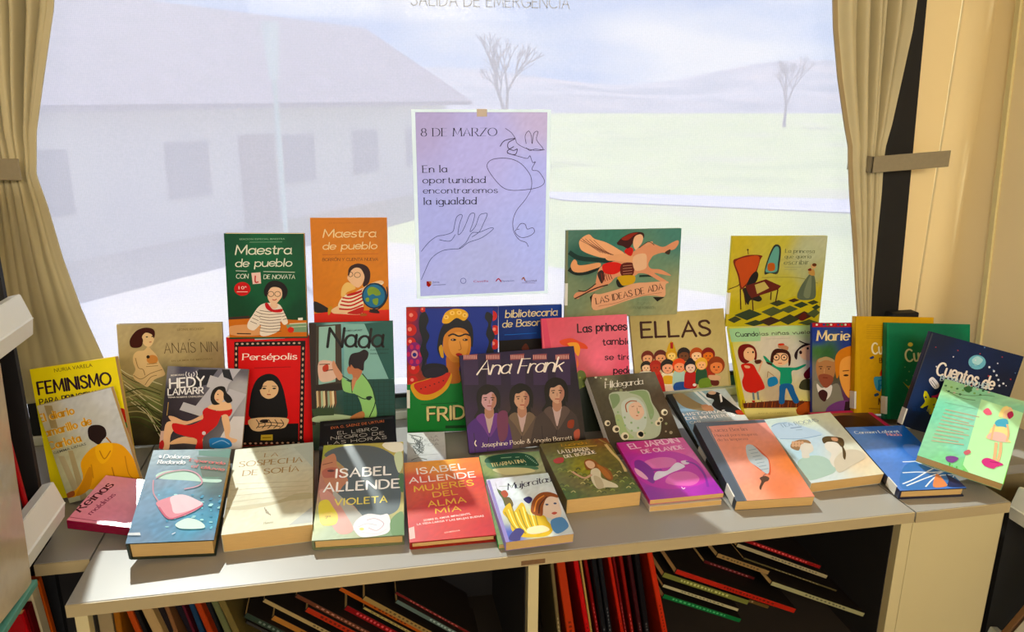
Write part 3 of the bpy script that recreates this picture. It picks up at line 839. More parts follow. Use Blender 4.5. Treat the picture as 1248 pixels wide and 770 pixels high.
["S","3a2418",[803,1322,928,1279,931,1232,831,1266]],
["S","1c5c9c",[1061,763,1343,758,1400,560,1454,346,1334,311,1257,498,1196,678,1126,506,1075,327,949,335,995,549]],
["L","906030",11,[807,1090,767,950]],
["L","906030",11,[807,1090,947,968]],
["S","2c7cb4",[776,914,972,956,1003,795,766,731]],
["S","281818",[1580,1515,1718,1635,1866,1700,1977,1676,1814,1630,1662,1539,1584,1334,1534,1409]],
["L","281818",30,[1727,1780,1868,1711,2017,1682]],
["S","e8c0a0",[1698,1527,1833,1629,1993,1657,2026,1528,1984,1312,1792,1315,1693,1400]],
["E","201010",[1914,1588,1944,1587,1908,1559]],
["E","301818",[1712,1501,1750,1499,1704,1457]],
["S","5a1820",[1687,969,1805,1088,1956,1169,1952,954,1742,859]],
["S","3a3a24",[1514,659,1622,830,1818,855,1910,742,1883,602,1691,595]]],"marie":[["G",0.04,[[3,2006,"283a8c"],[992,2003,"2c4098"],[149,1730,"2a3c90"],[369,1417,"2f5a2c"],[150,1454,"3f6a34"],[883,1656,"2c3c80"],[114,971,"7a7468"],[115,280,"6a6070"],[886,199,"5a2c54"],[516,966,"4a4830"],[1252,1654,"2c3c80"],[1255,263,"5a2c54"]]],
["P","a01c28",[-34,2117,1995,2111,1995,1992,-26,2000]],
["E","d8d0c8",[112,2054,141,2054,112,2030]],
["E","c82028",[199,2054,229,2054,199,2030]],
["E","28408c",[287,2054,316,2054,287,2029]],
["E","208050",[375,2053,404,2053,375,2029]],
["E","d8d0c8",[463,2053,492,2053,463,2029]],
["E","c82028",[551,2053,580,2053,551,2028]],
["E","28408c",[639,2052,668,2052,639,2028]],
["E","208050",[727,2052,757,2052,727,2028]],
["E","d8d0c8",[815,2052,845,2052,815,2028]],
["E","c82028",[904,2051,933,2051,904,2027]],
["E","28408c",[992,2051,1022,2051,992,2027]],
["E","208050",[1081,2051,1110,2051,1081,2027]],
["E","d8d0c8",[1170,2051,1199,2050,1170,2026]],
["E","c82028",[1258,2050,1288,2050,1259,2026]],
["E","28408c",[1347,2050,1377,2050,1347,2026]],
["E","208050",[1436,2050,1466,2050,1437,2025]],
["E","d8d0c8",[1526,2049,1555,2049,1526,2025]],
["E","c82028",[1615,2049,1645,2049,1615,2025]],
["E","28408c",[1704,2049,1734,2049,1704,2024]],
["E","208050",[1794,2048,1823,2048,1794,2024]],
["E","d8d0c8",[1883,2048,1913,2048,1883,2024]],
["E","c82028",[1973,2048,2003,2048,1973,2023]],
["T","Marie Curie","S","e8d4a0",[120,1689,1810,1699,228]],
["S","7d7a6c",[23,696,151,729,371,622,627,688,738,409,813,-8,43,5]],
["S","d8d4d0",[114,694,243,589,480,655,444,413,298,312,151,487]],
["S","3a1414",[151,487,261,554,378,466,316,277,195,348]],
["S","a87850",[95,1143,150,1264,333,1297,516,1243,571,1070,535,862,407,691,297,658,169,763,107,936]],
["S","8a4c38",[151,867,260,917,407,898,517,828,480,690,334,588,206,693]],
["S","a89068",[150,1247,333,1314,516,1250,534,1191,333,1238,168,1184]],
["L","3a2018",18,[158,1081,253,1087]],
["L","3a2018",18,[351,1079,461,1078]],
["E","201010",[209,1039,231,1039,209,1025]],
["E","201010",[406,1030,428,1030,406,1016]],
["L","c09068",18,[296,1038,289,927]],
["L","6a2c20",18,[260,831,377,823]],
["S","c87820",[553,1208,626,1415,809,1525,1049,1568,1252,1515,1401,1305,1365,1097,1179,1237,883,1309,700,1207,656,896,590,827]],
["S","e0a058",[663,965,700,1207,847,1310,1068,1325,1253,1237,1365,1027,1329,679,1144,369,922,337,775,513,682,757]],
["L","5a2810",21,[744,978,903,990]],
["L","5a2810",22,[1106,988,1272,972]],
["E","2c1408",[829,876,892,876,829,852]],
["E","2c1408",[1187,872,1250,872,1187,848]],
["L","b07030",18,[1032,891,1051,700,977,677]],
["S","b03c20",[904,528,1014,562,1125,525,1014,482]],
["S","6a3c78",[372,138,628,272,886,268,813,-8,372,-1]],
["P","281018",[812,269,1627,257,1628,-40,776,-25]]],"yellow":[["G",0.02,[[-2,2202,"c79a10"],[1881,2189,"c99c18"],[427,871,"c49410"],[445,35,"b98c14"]]],
["P","c89c10",[-92,2242,50,2253,179,-7,63,13]],
["L","a87c14",9,[258,2047,677,2045]],
["L","a87c14",9,[260,1997,679,1995]],
["L","a87c14",9,[261,1947,680,1945]],
["L","a87c14",9,[262,1897,681,1895]],
["L","a87c14",9,[263,1847,682,1844]],
["L","a87c14",9,[264,1797,683,1794]],
["L","a87c14",9,[265,1747,684,1744]],
["T","Cuentos","H","e8dcb8",[416,1373,1221,1432,250]],
["T","BUENAS","H","5a3010",[598,1186,1091,1212,109]],
["S","304070",[351,1297,439,1340,453,1290,382,1264]],
["S","c03828",[604,906,681,1083,733,1167,784,874]],
["S","4a90a8",[463,830,605,864,716,894,786,790,698,706,656,580,532,558]],
["L","2c6c90",43,[600,705,577,538]],
["T","R","K","2c7098",[613,538,773,555,234]],
["S","243c5c",[481,453,569,487,597,433,504,403]],
["T","100 MUJERES","K","3c1c08",[361,219,1248,221,142]],
["L","8a6410",22,[354,127,756,111]]],"green":[["G",0.02,[[-9,2181,"08704c"],[2046,2140,"067a54"],[528,1405,"0a7048"],[251,159,"0a6a48"],[1612,1840,"08664a"]]],
["P","0c7c50",[-62,2230,33,2232,125,-8,47,-9]],
["T","Cuentos","H","d8dcb0",[470,1313,1445,1420,272]],
["E","d0c860",[565,1716,626,1717,566,1667]],
["S","b0a040",[401,864,542,763,635,888,587,701,599,577,544,701]],
["E","6aa060",[446,1196,463,1197,446,1180]],
["E","6aa060",[548,1099,565,1099,548,1082]],
["E","6aa060",[650,1001,668,1001,651,984]],
["E","6aa060",[492,899,509,899,492,882]],
["E","6aa060",[594,801,611,801,594,784]],
["E","6aa060",[696,703,713,703,696,686]],
["E","6aa060",[537,601,554,601,537,585]],
["E","6aa060",[639,503,657,503,640,486]]],"navy":[["G",0.03,[[55,2037,"0c1834"],[1928,2082,"0a1c40"],[954,1771,"0c1e48"],[664,891,"0b1a3c"],[118,172,"0a1a3a"],[1843,1422,"0a1430"],[153,667,"0e2c60"]]],
["P","34363f",[-28,2054,36,2048,-50,206,-92,32]],
["E","6fb0c8",[1081,1715,1250,1762,1129,1570]],
["S","a8d4dc",[966,1735,1048,1837,1178,1794,1138,1683,1055,1641]],
["L","4a90b0",11,[990,1662,1168,1652]],
["T","Cuentos de","H","e8e0d8",[348,1260,1560,1231,268]],
["T","BUENAS NOCHES","H","b8d0dc",[479,1145,1479,1240,105]],
["S","d8d8e0",[260,1079,318,1175,497,1045,432,947]],
["L","203050",11,[292,1076,418,975]],
["L","203050",11,[318,1115,450,1008]],
["S","c83c60",[419,782,521,851,574,987,597,1093,628,942,569,825,474,758]],
["S","c8c838",[247,855,314,793,296,707,510,768,558,681,487,600,559,499,514,398,444,467,422,582,290,484,320,634,255,736]],
["T","REBELDES","K","c8c838",[434,464,1644,402,254]],
["L","c8c838",53,[261,838,370,696,290,484]],
["E","c04848",[174,1793,184,1796,177,1782]],
["E","d8d8e8",[581,1695,595,1699,586,1681]],
["E","6080b0",[988,1598,999,1601,992,1587]],
["E","c04848",[1396,1501,1410,1505,1401,1486]],
["E","d8d8e8",[1803,1403,1814,1406,1807,1392]],
["E","6080b0",[581,848,595,852,586,833]],
["E","c04848",[627,1847,638,1850,631,1836]],
["E","d8d8e8",[1034,1750,1049,1754,1039,1735]],
["E","6080b0",[1441,1653,1452,1656,1445,1642]],
["E","c04848",[1848,1555,1862,1559,1853,1541]],
["E","d8d8e8",[628,1002,638,1005,631,991]],
["E","6080b0",[1037,904,1051,908,1042,889]],
["E","c04848",[1080,1901,1091,1904,1084,1891]],
["E","d8d8e8",[1487,1804,1501,1808,1492,1790]],
["E","6080b0",[1893,1707,1904,1710,1897,1696]],
["E","c04848",[674,1155,688,1159,679,1140]],
["E","d8d8e8",[1083,1057,1094,1060,1087,1046]],
["E","6080b0",[1126,2053,1140,2057,1131,2038]],
["E","c04848",[1532,1956,1543,1959,1536,1945]],
["E","d8d8e8",[312,1406,326,1410,317,1391]],
["E","6080b0",[721,1308,731,1311,724,1297]],
["E","c04848",[1129,1210,1143,1214,1134,1196]],
["E","d8dce8",[1350,1683,1371,1689,1358,1661]],
["E","d8dce8",[1465,1628,1486,1633,1473,1606]],
["E","d8dce8",[1546,1559,1567,1565,1554,1537]],
["E","d8dce8",[1612,1477,1633,1483,1620,1456]],
["E","d8dce8",[1732,1431,1753,1437,1739,1409]],
["E","d8dce8",[1669,1366,1690,1372,1677,1344]],
["T","100 HISTORIAS","b","1c3a78",[129,378,499,442,85]],
["S","c8d4d8",[38,7,219,6,224,-58,66,-54]]],"mint":[["G",0.04,[[73,1958,"9fce9c"],[651,2056,"8cc8a4"],[1366,2222,"a8d4a8"],[1426,1873,"88c8a8"],[115,1309,"7cccb0"],[635,511,"86ccb8"],[148,426,"8ccaa8"],[975,139,"7cc870"],[1355,139,"72c83c"],[638,1287,"8fd0bc"],[1279,1592,"a4d8a8"],[555,124,"84cc98"]]],
["P","b6e8b4",[722,1878,1465,1838,1451,-46,895,-92,766,132]],
["E","4a7a50",[54,1961,77,1972,60,1935]],
["E","2c5a3c",[137,1834,159,1845,142,1809]],
["E","78a860",[161,1965,184,1975,167,1939]],
["E","c8b8b0",[242,1838,265,1849,248,1813]],
["E","4a7a50",[267,1968,289,1978,272,1942]],
["E","2c5a3c",[347,1842,369,1852,353,1817]],
["E","78a860",[372,1971,394,1982,377,1946]],
["E","c8b8b0",[397,2102,420,2112,403,2076]],
["E","4a7a50",[477,1975,499,1985,482,1949]],
["E","2c5a3c",[502,2105,524,2115,507,2079]],
["E","78a860",[580,1978,603,1988,586,1953]],
["E","c8b8b0",[606,2108,628,2118,611,2082]],
["E","4a7a50",[684,1981,706,1992,689,1956]],
["E","2c5a3c",[709,2110,732,2121,715,2085]],
["E","78a860",[736,2240,758,2251,741,2215]],
["E","c8b8b0",[812,2113,834,2124,817,2088]],
["S","3c6a40",[368,2037,460,2136,525,2025,447,1950]],
["L","507850",13,[140,1819,482,1866,764,2008,928,2045]],
["L","507850",13,[80,1848,366,1756,635,1798]],
["L","7ab098",13,[139,1512,696,1582]],
["L","b4ac94",26,[187,1331,784,1399]],
["L","b4ac94",25,[182,1231,717,1282]],
["L","b4ac94",25,[177,1132,650,1166]],
["L","b4ac94",25,[172,1033,748,1129]],
["L","b4ac94",25,[167,935,682,1014]],
["L","b4ac94",25,[162,838,615,899]],
["L","b4ac94",25,[157,741,713,864]],
["L","b4ac94",25,[152,645,647,750]],
["L","b4ac94",25,[147,549,581,637]],
["L","b4ac94",24,[142,454,678,603]],
["S","e07088",[816,1574,877,1694,970,1578,897,1506]],
["S","e8c8a0",[1120,1649,1142,1803,1226,1885,1291,1799,1270,1640,1188,1549]],
["S","b04060",[1212,1692,1276,1791,1321,1691,1266,1575]],
["S","f0dc98",[1084,1578,1108,1803,1176,1889,1220,1829,1154,1734,1151,1573]],
["S","58a8c8",[1060,1356,1102,1481,1238,1546,1273,1355,1135,1304]],
["S","e8d898",[1048,1247,1261,1334,1320,1097,1385,1003,1012,922,1015,1076]],
["S","d8b8b0",[1008,945,1070,1129,1259,1168,1352,1011,1204,940]],
["L","e8b890",33,[1260,1426,1324,1200,1322,997]],
["L","e8b890",33,[1064,1333,1070,1129,1082,931]],
["L","ecb890",48,[1173,899,1203,640,1221,430]],
["L","ecb890",48,[1244,934,1279,678,1276,472]],
["S","c84c88",[1033,361,1101,468,1262,464,1378,435,1287,332,1237,260,1093,270]],
["L","903060",15,[1163,401,1299,435]],
["S","7a4c90",[460,176,560,250,668,239,600,98,503,89]],
["S","c06c78",[713,425,781,523,826,465,763,375]],
["L","4ca83c",19,[564,-66,553,74]],
["L","88d048",19,[605,-70,601,35]],
["L","60b850",19,[645,-74,649,-4]],
["L","4ca83c",19,[685,-78,678,44]],
["L","88d048",19,[725,-82,725,5]],
["L","60b850",19,[764,-86,773,-34]],
["L","4ca83c",19,[804,-90,801,14]],
["L","88d048",19,[844,-94,848,-25]],
["L","60b850",19,[883,-98,895,-63]],
["L","4ca83c",19,[922,-102,923,-16]],
["L","88d048",19,[961,-106,970,-54]],
["L","60b850",19,[1000,-110,1016,-93]],
["L","4ca83c",19,[1039,-114,1044,-45]],
["L","88d048",19,[1078,-118,1090,-84]],
["L","60b850",19,[1117,-122,1136,-122]],
["L","4ca83c",19,[1155,-126,1164,-75]],
["L","88d048",19,[1194,-130,1209,-112]],
["L","60b850",19,[1232,-133,1254,-150]],
["L","4ca83c",19,[1270,-137,1283,-103]],
["L","88d048",19,[1308,-141,1327,-141]],
["L","60b850",19,[1346,-145,1355,-94]],
["L","4ca83c",19,[1384,-149,1400,-132]]],"libro_negro":[["G",0,[[0,0,"0d0d10"]]],
["L","24282a",60,[77,1488,639,1508,1457,1548]],
["T","EVA G. SÁENZ DE URTURI","b","c07050",[218,1351,1278,1429,77]],
["T","EL LIBRO","m","e8e4dc",[349,1182,1147,1212,88]],
["T","NEGRO DE","m","e8e4dc",[220,1048,1262,1073,86]],
["T","LAS HORAS","m","e8e4dc",[163,908,1304,946,85]]],"buena_vida":[["G",0.02,[[41,1137,"b4b8b4"],[759,1134,"bcc2c4"],[254,569,"aeb4b4"],[761,337,"b0b4b8"]]],
["T","LA","m","505458",[505,978,636,999,70]],
["T","BUENA","m","505458",[189,861,651,865,81]],
["T","VIDA","m","505458",[301,703,646,726,84]],
["L","3c4440",12,[25,1138,103,1081,134,976]],
["L","3c4440",12,[122,1013,199,956,229,853]],
["L","3c4440",12,[217,889,293,833,322,731]],
["L","3c4440",12,[66,786,127,731,203,627]],
["L","3c4440",12,[160,665,221,611,295,508]],
["L","3c4440",12,[253,545,313,492,180,947]],
["L","3c4440",12,[106,1040,152,975,274,824]],
["L","3c4440",12,[201,915,247,852,155,719]],
["L","3c4440",12,[51,812,341,730,248,599]],
["L","3c4440",12,[145,690,175,629,340,480]],
["L","3c4440",12,[239,571,268,510,226,919]],
["L","3c4440",12,[91,1067,106,994,320,796]],
["L","3c4440",12,[186,942,201,870,200,691]],
["L","3c4440",12,[36,838,295,748,293,571]],
["L","3c4440",12,[130,716,130,647,175,469]],
["L","3c4440",12,[224,596,223,528,272,890]],
["L","3c4440",12,[75,1093,323,992,152,784]],
["L","3c4440",12,[171,968,155,889,245,663]],
["L","3c4440",12,[265,845,249,766,338,543]],
["L","3c4440",12,[115,742,342,646,220,442]],
["L","3c4440",12,[209,622,178,546,318,861]],
["L","3c4440",12,[60,1120,276,1011,197,756]],
["L","787c80",8,[133,415,643,432]],
["L","3c4440",15,[88,272,222,341,400,271]]],"guardiana":[["G",0.06,[[8,2423,"7d8c5c"],[1155,2492,"7c9468"],[580,2478,"809870"],[112,1898,"7c8a50"],[983,1886,"a0a480"],[476,1851,"b4b090"],[27,1732,"3c5a2a"],[753,1332,"7a9060"],[109,1051,"6a8a58"]]],
["S","1c4a30",[76,2268,140,2364,315,2426,575,2447,830,2425,1012,2296,1076,2099,1067,1987,879,2001,512,2068,275,2160,104,2202]],
["S","4a7454",[104,2202,273,2150,636,2052,1003,1985,1020,1881,622,1972,248,1980,112,2078]],
["S","c8c494",[187,1988,502,2008,868,1941,972,1827,713,1781,406,1800]],
["T","TITARMATINA","s","e0d49c",[186,2069,852,2127,109]],
["L","8fb08c",23,[401,2320,605,2322]],
["L","8fb08c",20,[680,2306,757,2307]],
["E","7a9c84",[890,2332,903,2331,886,2312]],
["E","7a9c84",[913,2293,925,2292,909,2273]],
["E","7a9c84",[935,2255,948,2253,931,2234]],
["E","7a9c84",[957,2216,970,2215,953,2196]],
["E","7a9c84",[979,2178,992,2176,975,2157]],
["E","7a9c84",[1001,2140,1014,2138,997,2119]],
["E","7a9c84",[1023,2101,1036,2100,1019,2081]],
["E","7a9c84",[1045,2063,1058,2062,1041,2043]],
["E","7a9c84",[844,2054,856,2053,840,2034]],
["E","7a9c84",[919,2301,932,2299,915,2280]],
["E","7a9c84",[942,2262,954,2261,938,2242]],
["E","7a9c84",[964,2224,976,2222,960,2203]],
["E","7a9c84",[986,2185,998,2184,982,2165]],
["E","7a9c84",[1008,2147,1020,2145,1004,2127]]],"mujercitas":[["G",0.04,[[85,1585,"c8c8d8"],[1111,1649,"c4d4d8"],[563,1345,"d0dce0"],[123,824,"b8c0d8"],[1080,801,"d0d8e0"],[906,176,"c4d0d8"],[128,138,"5060b0"],[375,544,"b8bc80"],[587,144,"c0bc80"]]],
["P","8a80b8",[9,1619,59,1621,63,-22,-18,-50]],
["T","Mujercitas","n","1c1838",[321,1294,1137,1392,164]],
["S","4a5a34",[144,1548,140,1367,214,1252,235,1048,296,890,230,805,179,862,173,1059,135,1266]],
["L","8a9890",12,[181,1411,441,1392]],
["S","a05038",[180,1248,271,1293,298,1161,218,1090]],
["S","5c5028",[202,1078,307,1085,327,885,240,780,198,907]],
["S","c8a830",[103,733,276,942,285,700,461,910,512,852,517,612,627,546,779,519,804,375,846,186,712,33,439,39,240,96,157,265,175,487]],
["L","8a7c28",19,[140,726,186,394,284,154]],
["L","e8dc80",19,[214,779,239,385,325,147]],
["L","8a7c28",20,[290,833,292,375,366,139]],
["L","e8dc80",19,[322,694,346,366,407,132]],
["L","8a7c28",19,[397,747,399,356,448,125]],
["L","e8dc80",20,[474,801,453,347,489,117]],
["L","8a7c28",19,[504,662,506,337,530,110]],
["L","e8dc80",20,[581,715,560,328,571,103]],
["L","8a7c28",20,[658,768,614,318,612,95]],
["S","3c3870",[99,143,255,292,358,207,264,70,216,-7,76,39]],
["S","2c2860",[530,996,641,1051,685,969,594,862]],
["S","e0d0a8",[432,260,685,283,775,154,577,102,416,130]],
["S","dcc8b8",[772,614,888,933,1018,1051,1127,966,1114,746,1080,513,966,393,867,433,788,494]],
["S","8a4c20",[585,695,674,921,831,1093,1002,1114,1140,1014,1133,930,1017,985,919,928,823,749,749,524,658,540,593,599]],
["L","d89048",23,[635,639,751,908,913,1029]],
["L","3c2010",19,[699,580,783,804,954,996]],
["E","404c70",[897,784,925,779,891,761]],
["E","404c70",[1044,788,1072,783,1038,764]],
["S","b85c50",[915,551,979,578,1015,543,953,507]],
["S","5c88b8",[870,387,1069,421,1118,206,1006,91,870,49,823,191]]],"mujeres":[["G",0.04,[[34,2193,"e0901c"],[1421,2248,"e07818"],[667,2198,"e8a01c"],[125,1644,"d0481c"],[1273,1490,"c8381c"],[708,784,"c02c20"],[49,168,"b82820"],[1430,67,"b42420"],[1322,1878,"e0701c"]]],
["T","ISABEL","f","f8f0e8",[235,1840,1135,1891,180]],
["T","ALLENDE","f","f8f0e8",[82,1584,1290,1621,163]],
["T","MUJERES","f","e8c040",[157,1328,1226,1377,158]],
["T","DEL","f","e8c040",[482,1128,911,1153,133]],
["T","ALMA","f","e8c040",[374,870,1033,911,148]],
["T","MÍA","f","e8c040",[485,677,920,696,126]],
["T","SOBRE EL AMOR IMPACIENTE,","b","f0e0d8",[265,497,1078,567,51]],
["T","LA VIDA LARGA Y LAS BRUJAS BUENAS","b","f0e0d8",[147,410,1296,479,51]],
["T","SUDAMERICANA","b","e8c8b8",[588,147,851,170,35]],
["P","c8a8a0",[4,356,97,389,99,94,9,75]]],"violeta":[["G",0.04,[[10,2387,"98a03c"],[1478,2378,"b8ac50"],[802,2403,"a8a050"],[80,451,"a8b478"],[327,122,"98a888"],[1436,27,"6a8a60"],[1439,743,"a8a060"],[455,742,"b8988c"],[246,1268,"b07868"]]],  # window sheen is mixed into these printed colours, as on other lying covers
["S","4f5c60",[31,2115,235,2320,740,2357,1126,2203,1381,1866,1426,1351,1440,912,1380,583,1152,460,810,469,657,725,442,951,314,1132,419,1342,494,1607,260,1953]],
["S","b88060",[12,1972,184,2152,253,2049,303,1761,504,1425,424,1254,347,1086,226,1139,87,1413,1,1738]],
["S","a8604c",[35,1689,180,1770,336,1712,411,1477,230,1492,80,1503]],
["E","4c2018",[187,1677,254,1672,189,1645]],
["L","6a3828",20,[22,1853,201,1910]],
["S","a8a8a0",[255,1137,442,951,810,469,763,237,599,174,413,502]],
["S","c89488",[20,1156,229,1096,524,533,655,170,437,112,249,437]],
["S","d8cc40",[45,858,183,930,282,756,382,545,366,349,229,321,94,450]],
["S","e0c820",[87,530,234,638,356,507,340,331,145,336]],
["S","e8e8d8",[1092,2331,1251,2446,1477,2352,1476,2127,1285,2117]],
["S","c8d8b0",[1318,2016,1460,2103,1474,1716,1396,1536]],
["S","d8d4d8",[651,247,726,436,893,534,1094,485,1223,494,1268,233,1213,65,992,8,771,27]],
["L","a890a0",14,[870,385,1010,412,1154,282,1045,136,903,206]],
["L","a8a8b8",13,[735,240,872,306,1042,252]],
["L","c0b0c0",10,[795,119,1046,60,1212,160]],
["E","c8c060",[793,189,832,185,794,158]],
["S","587c48",[1267,351,1467,535,1470,24,1297,8]],
["S","487040",[1396,1444,1488,1483,1485,1037,1425,1085]],
["T","ISABEL","f","ffffff",[285,1487,1258,1492,221]],
["T","ALLENDE","f","ffffff",[104,1132,1410,1139,219]],
["T","VIOLETA","f","e8dc70",[315,778,1199,788,151]],
["T","7ª","b","a08010",[176,467,274,474,72]]],"sofia":[["G",0.03,[[-23,2387,"c0c4ac"],[1414,2422,"b8c4bc"],[600,1203,"cfcfb8"],[128,133,"c8c8b0"],[1343,123,"c4c4b0"],[642,479,"c4c4ac"],[346,765,"bcb89c"],[1191,848,"c0b89c"]]],
["P","b0bcb4",[1065,2366,1439,2466,1433,1624]],
["P","a8aca8",[1424,471,1431,54,1044,47]],
["T","PALOMA SÁNCHEZ-GARNICA","b","a8ac98",[230,2296,973,2301,52]],
["T","LA","s","9c8050",[548,2114,788,2105,125]],
["T","SOSPECHA","s","9c8050",[113,1874,1232,1835,165]],
["T","DE SOFÍA","s","9c8050",[202,1582,1176,1553,160]],
["S","b0a888",[-34,696,350,717,852,742,1132,883,1427,853,1437,706,1051,705,634,618,221,603]],
["L","b0ac90",16,[-16,1366,594,1305,1360,1216]],
["L","b0ac90",16,[29,1189,603,1153,1362,1084]],
["L","b0ac90",16,[73,1015,612,1003,1363,954]],
["L","b0ac90",15,[117,845,620,856,1364,826]],
["L","b0ac90",15,[159,678,628,713,1365,700]],
["L","8a7c60",15,[635,595,678,426]],
["L","8a7c60",15,[666,534,701,404]],
["L","8a7c60",15,[697,473,724,382]],
["L","8a7c60",15,[728,413,747,359]],
["T","Planeta","s","a09878",[650,147,796,155,53]]],"dolores":[["G",0.08,[[33,2008,"8ca0ac"],[516,1993,"7f96a0"],[1317,1947,"1f5a44"],[1169,1687,"3c4420"],[1382,1213,"3c3c20"],[1061,1392,"406a4c"],[232,1299,"7088a0"],[660,1160,"6a8ca8"],[1257,1055,"2c4c50"],[423,328,"5a84a8"],[126,714,"6c8cac"],[1339,467,"3c8cb0"],[934,376,"4a94b8"],[177,92,"6a88a8"],[1273,-38,"6480a0"],[1312,659,"2a7094"],[466,969,"5a8cac"]]],
["P","1f6048",[760,1986,1317,1947,1322,1791,779,1866]],
["P","38482c",[754,1831,1355,1768,1366,1338,919,1355]],
["S","a8c8bc",[174,1445,363,1522,725,1467,926,1314,1225,1281,1176,1213,639,1283,224,1340]],
["E","6cc0d8",[295,976,310,975,298,964]],
["E","3a88b0",[614,733,636,732,617,714]],
["E","a0d8e0",[926,495,957,493,927,484]],
["E","6cc0d8",[1231,261,1245,261,1234,243]],
["E","3a88b0",[466,790,489,789,468,778]],
["E","a0d8e0",[780,551,811,549,783,532]],
["E","6cc0d8",[1087,316,1101,316,1089,305]],
["E","3a88b0",[1289,803,1312,802,1292,784]],
["E","a0d8e0",[634,607,665,605,636,595]],
["E","6cc0d8",[943,371,957,371,946,353]],
["E","3a88b0",[1140,861,1163,860,1142,849]],
["E","a0d8e0",[487,663,518,661,491,644]],
["E","6cc0d8",[798,427,812,426,800,415]],
["E","3a88b0",[991,919,1014,918,994,899]],
["E","a0d8e0",[1304,674,1336,673,1306,663]],
["E","6cc0d8",[654,482,667,481,657,463]],
["E","3a88b0",[960,250,982,249,962,239]],
["E","a0d8e0",[1156,731,1188,730,1159,712]],
["E","6cc0d8",[508,538,522,537,510,526]],
["E","3a88b0",[817,305,839,303,820,286]],
["E","a0d8e0",[1008,789,1040,787,1010,777]],
["E","6cc0d8",[1319,547,1333,547,1322,528]],
["E","3a88b0",[673,359,695,358,675,348]],
["E","a0d8e0",[859,846,891,844,863,826]],
["E","6cc0d8",[1172,604,1186,603,1174,592]],
["E","3a88b0",[529,414,551,413,532,396]],
["E","a0d8e0",[711,903,742,902,713,891]],
["E","6cc0d8",[1025,660,1039,660,1028,641]],
["E","3a88b0",[1334,423,1356,421,1335,411]],
["E","a0d8e0",[561,961,593,959,565,941]],
["E","6cc0d8",[878,717,892,716,880,705]],
["E","3a88b0",[1188,478,1211,477,1191,459]],
["E","a0d8e0",[549,293,579,291,551,282]],
["E","6cc0d8",[730,774,744,773,733,754]],
["E","3a88b0",[1042,534,1065,533,1044,523]],
["E","a0d8e0",[1348,299,1379,298,1351,281]],
["E","6cc0d8",[582,831,596,830,584,819]],
["E","3a88b0",[896,590,919,589,899,571]],
["E","a0d8e0",[1204,355,1234,353,1205,344]],
["E","6cc0d8",[434,888,448,887,437,868]],
["E","3a88b0",[749,647,772,646,751,635]],
["E","a0d8e0",[1059,410,1090,409,1062,391]],
["E","6cc0d8",[1261,903,1275,902,1262,891]],
["E","3a88b0",[602,703,625,702,606,684]],
["E","a0d8e0",[914,466,945,464,916,454]],
["E","6cc0d8",[1219,233,1233,232,1222,215]],
["E","3a88b0",[455,759,478,758,457,748]],
["E","a0d8e0",[768,521,799,520,772,502]],
["E","6cc0d8",[1075,288,1089,287,1077,277]],
["E","3a88b0",[1276,773,1299,772,1279,753]],
["E","a0d8e0",[622,577,653,576,625,566]],
["E","6cc0d8",[931,343,945,342,934,324]],
["E","3a88b0",[1127,830,1150,829,1129,818]],
["E","a0d8e0",[476,633,507,631,480,614]],
["E","6cc0d8",[787,398,801,397,789,387]],
["E","3a88b0",[978,888,1001,887,981,868]],
["E","a0d8e0",[1291,644,1323,643,1293,633]],
["E","6cc0d8",[642,453,656,452,646,434]],
["E","3a88b0",[829,945,852,944,831,933]],
["E","a0d8e0",[1144,701,1175,700,1147,682]],
["L","b88898",25,[180,1342,316,1461,599,1514,821,1422,933,1231,867,1132,674,1079]],
["L","b88898",21,[145,1302,202,1019,326,819]],
["S","d08898",[288,802,424,892,531,927,699,939,887,833,1031,729,875,565,619,447,497,508,371,664]],
["S","d8c0cc",[492,909,667,960,884,853,1015,742,865,622,626,558,538,733]],
["L","b85870",30,[349,703,547,461,769,532,1020,711]],
["S","c8e8e0",[677,352,838,454,1046,370,1122,238,821,235,704,278]],
["T","Dolores","S","f0f0f4",[206,1805,636,1782,87]],
["T","Redondo","S","f0f0f4",[134,1678,581,1655,85]],
["E","e8e8f0",[149,1842,173,1841,156,1807]],
["T","Esperando","S","d85048",[647,1721,1245,1615,67]],
["T","al diluvio","S","d85048",[701,1574,1253,1469,65]],
["P","d0d8e0",[-10,197,168,198,193,140,-8,151]],
["L","d0d8e8",16,[654,137,702,170]]],"forest":[["G",0.12,[[32,1845,"5c5a20"],[1391,1938,"6a3c14"],[726,1786,"6e6420"],[197,1180,"6a7a3c"],[629,919,"8a8c24"],[1413,716,"4c4c1c"],[1377,93,"4c6428"],[69,172,"4c6a30"],[316,455,"6a6a3c"],[1463,1326,"6c6828"],[1106,1014,"5c5c20"],[747,265,"6a7034"]]],
["L","c8b47c",60,[1303,1682,1330,1350,1388,1024,1360,667]],
["L","8a8440",41,[1231,1898,1451,1589]],
["L","8ca050",23,[99,956,164,1004,182,941]],
["L","3a4a1c",22,[246,690,309,736,327,675]],
["L","b0b070",22,[388,431,451,476,468,416]],
["L","546a28",21,[526,179,589,222,605,165]],
["L","8ca050",23,[911,667,978,713,994,651]],
["L","3a4a1c",22,[1045,406,1111,451,1126,391]],
["L","b0b070",22,[1174,153,1240,196,1255,138]],
["L","546a28",23,[181,900,245,948,263,885]],
["L","8ca050",22,[325,635,389,681,407,620]],
["L","3a4a1c",22,[466,378,529,422,546,363]],
["L","b0b070",21,[602,127,665,170,682,112]],
["L","546a28",23,[990,611,1057,657,1072,596]],
["L","8ca050",22,[1122,352,1188,396,1203,337]],
["L","3a4a1c",22,[1250,100,1316,143,1331,85]],
["L","b0b070",23,[261,844,326,891,344,829]],
["L","546a28",22,[405,581,469,626,486,566]],
["L","8ca050",22,[544,324,607,368,624,309]],
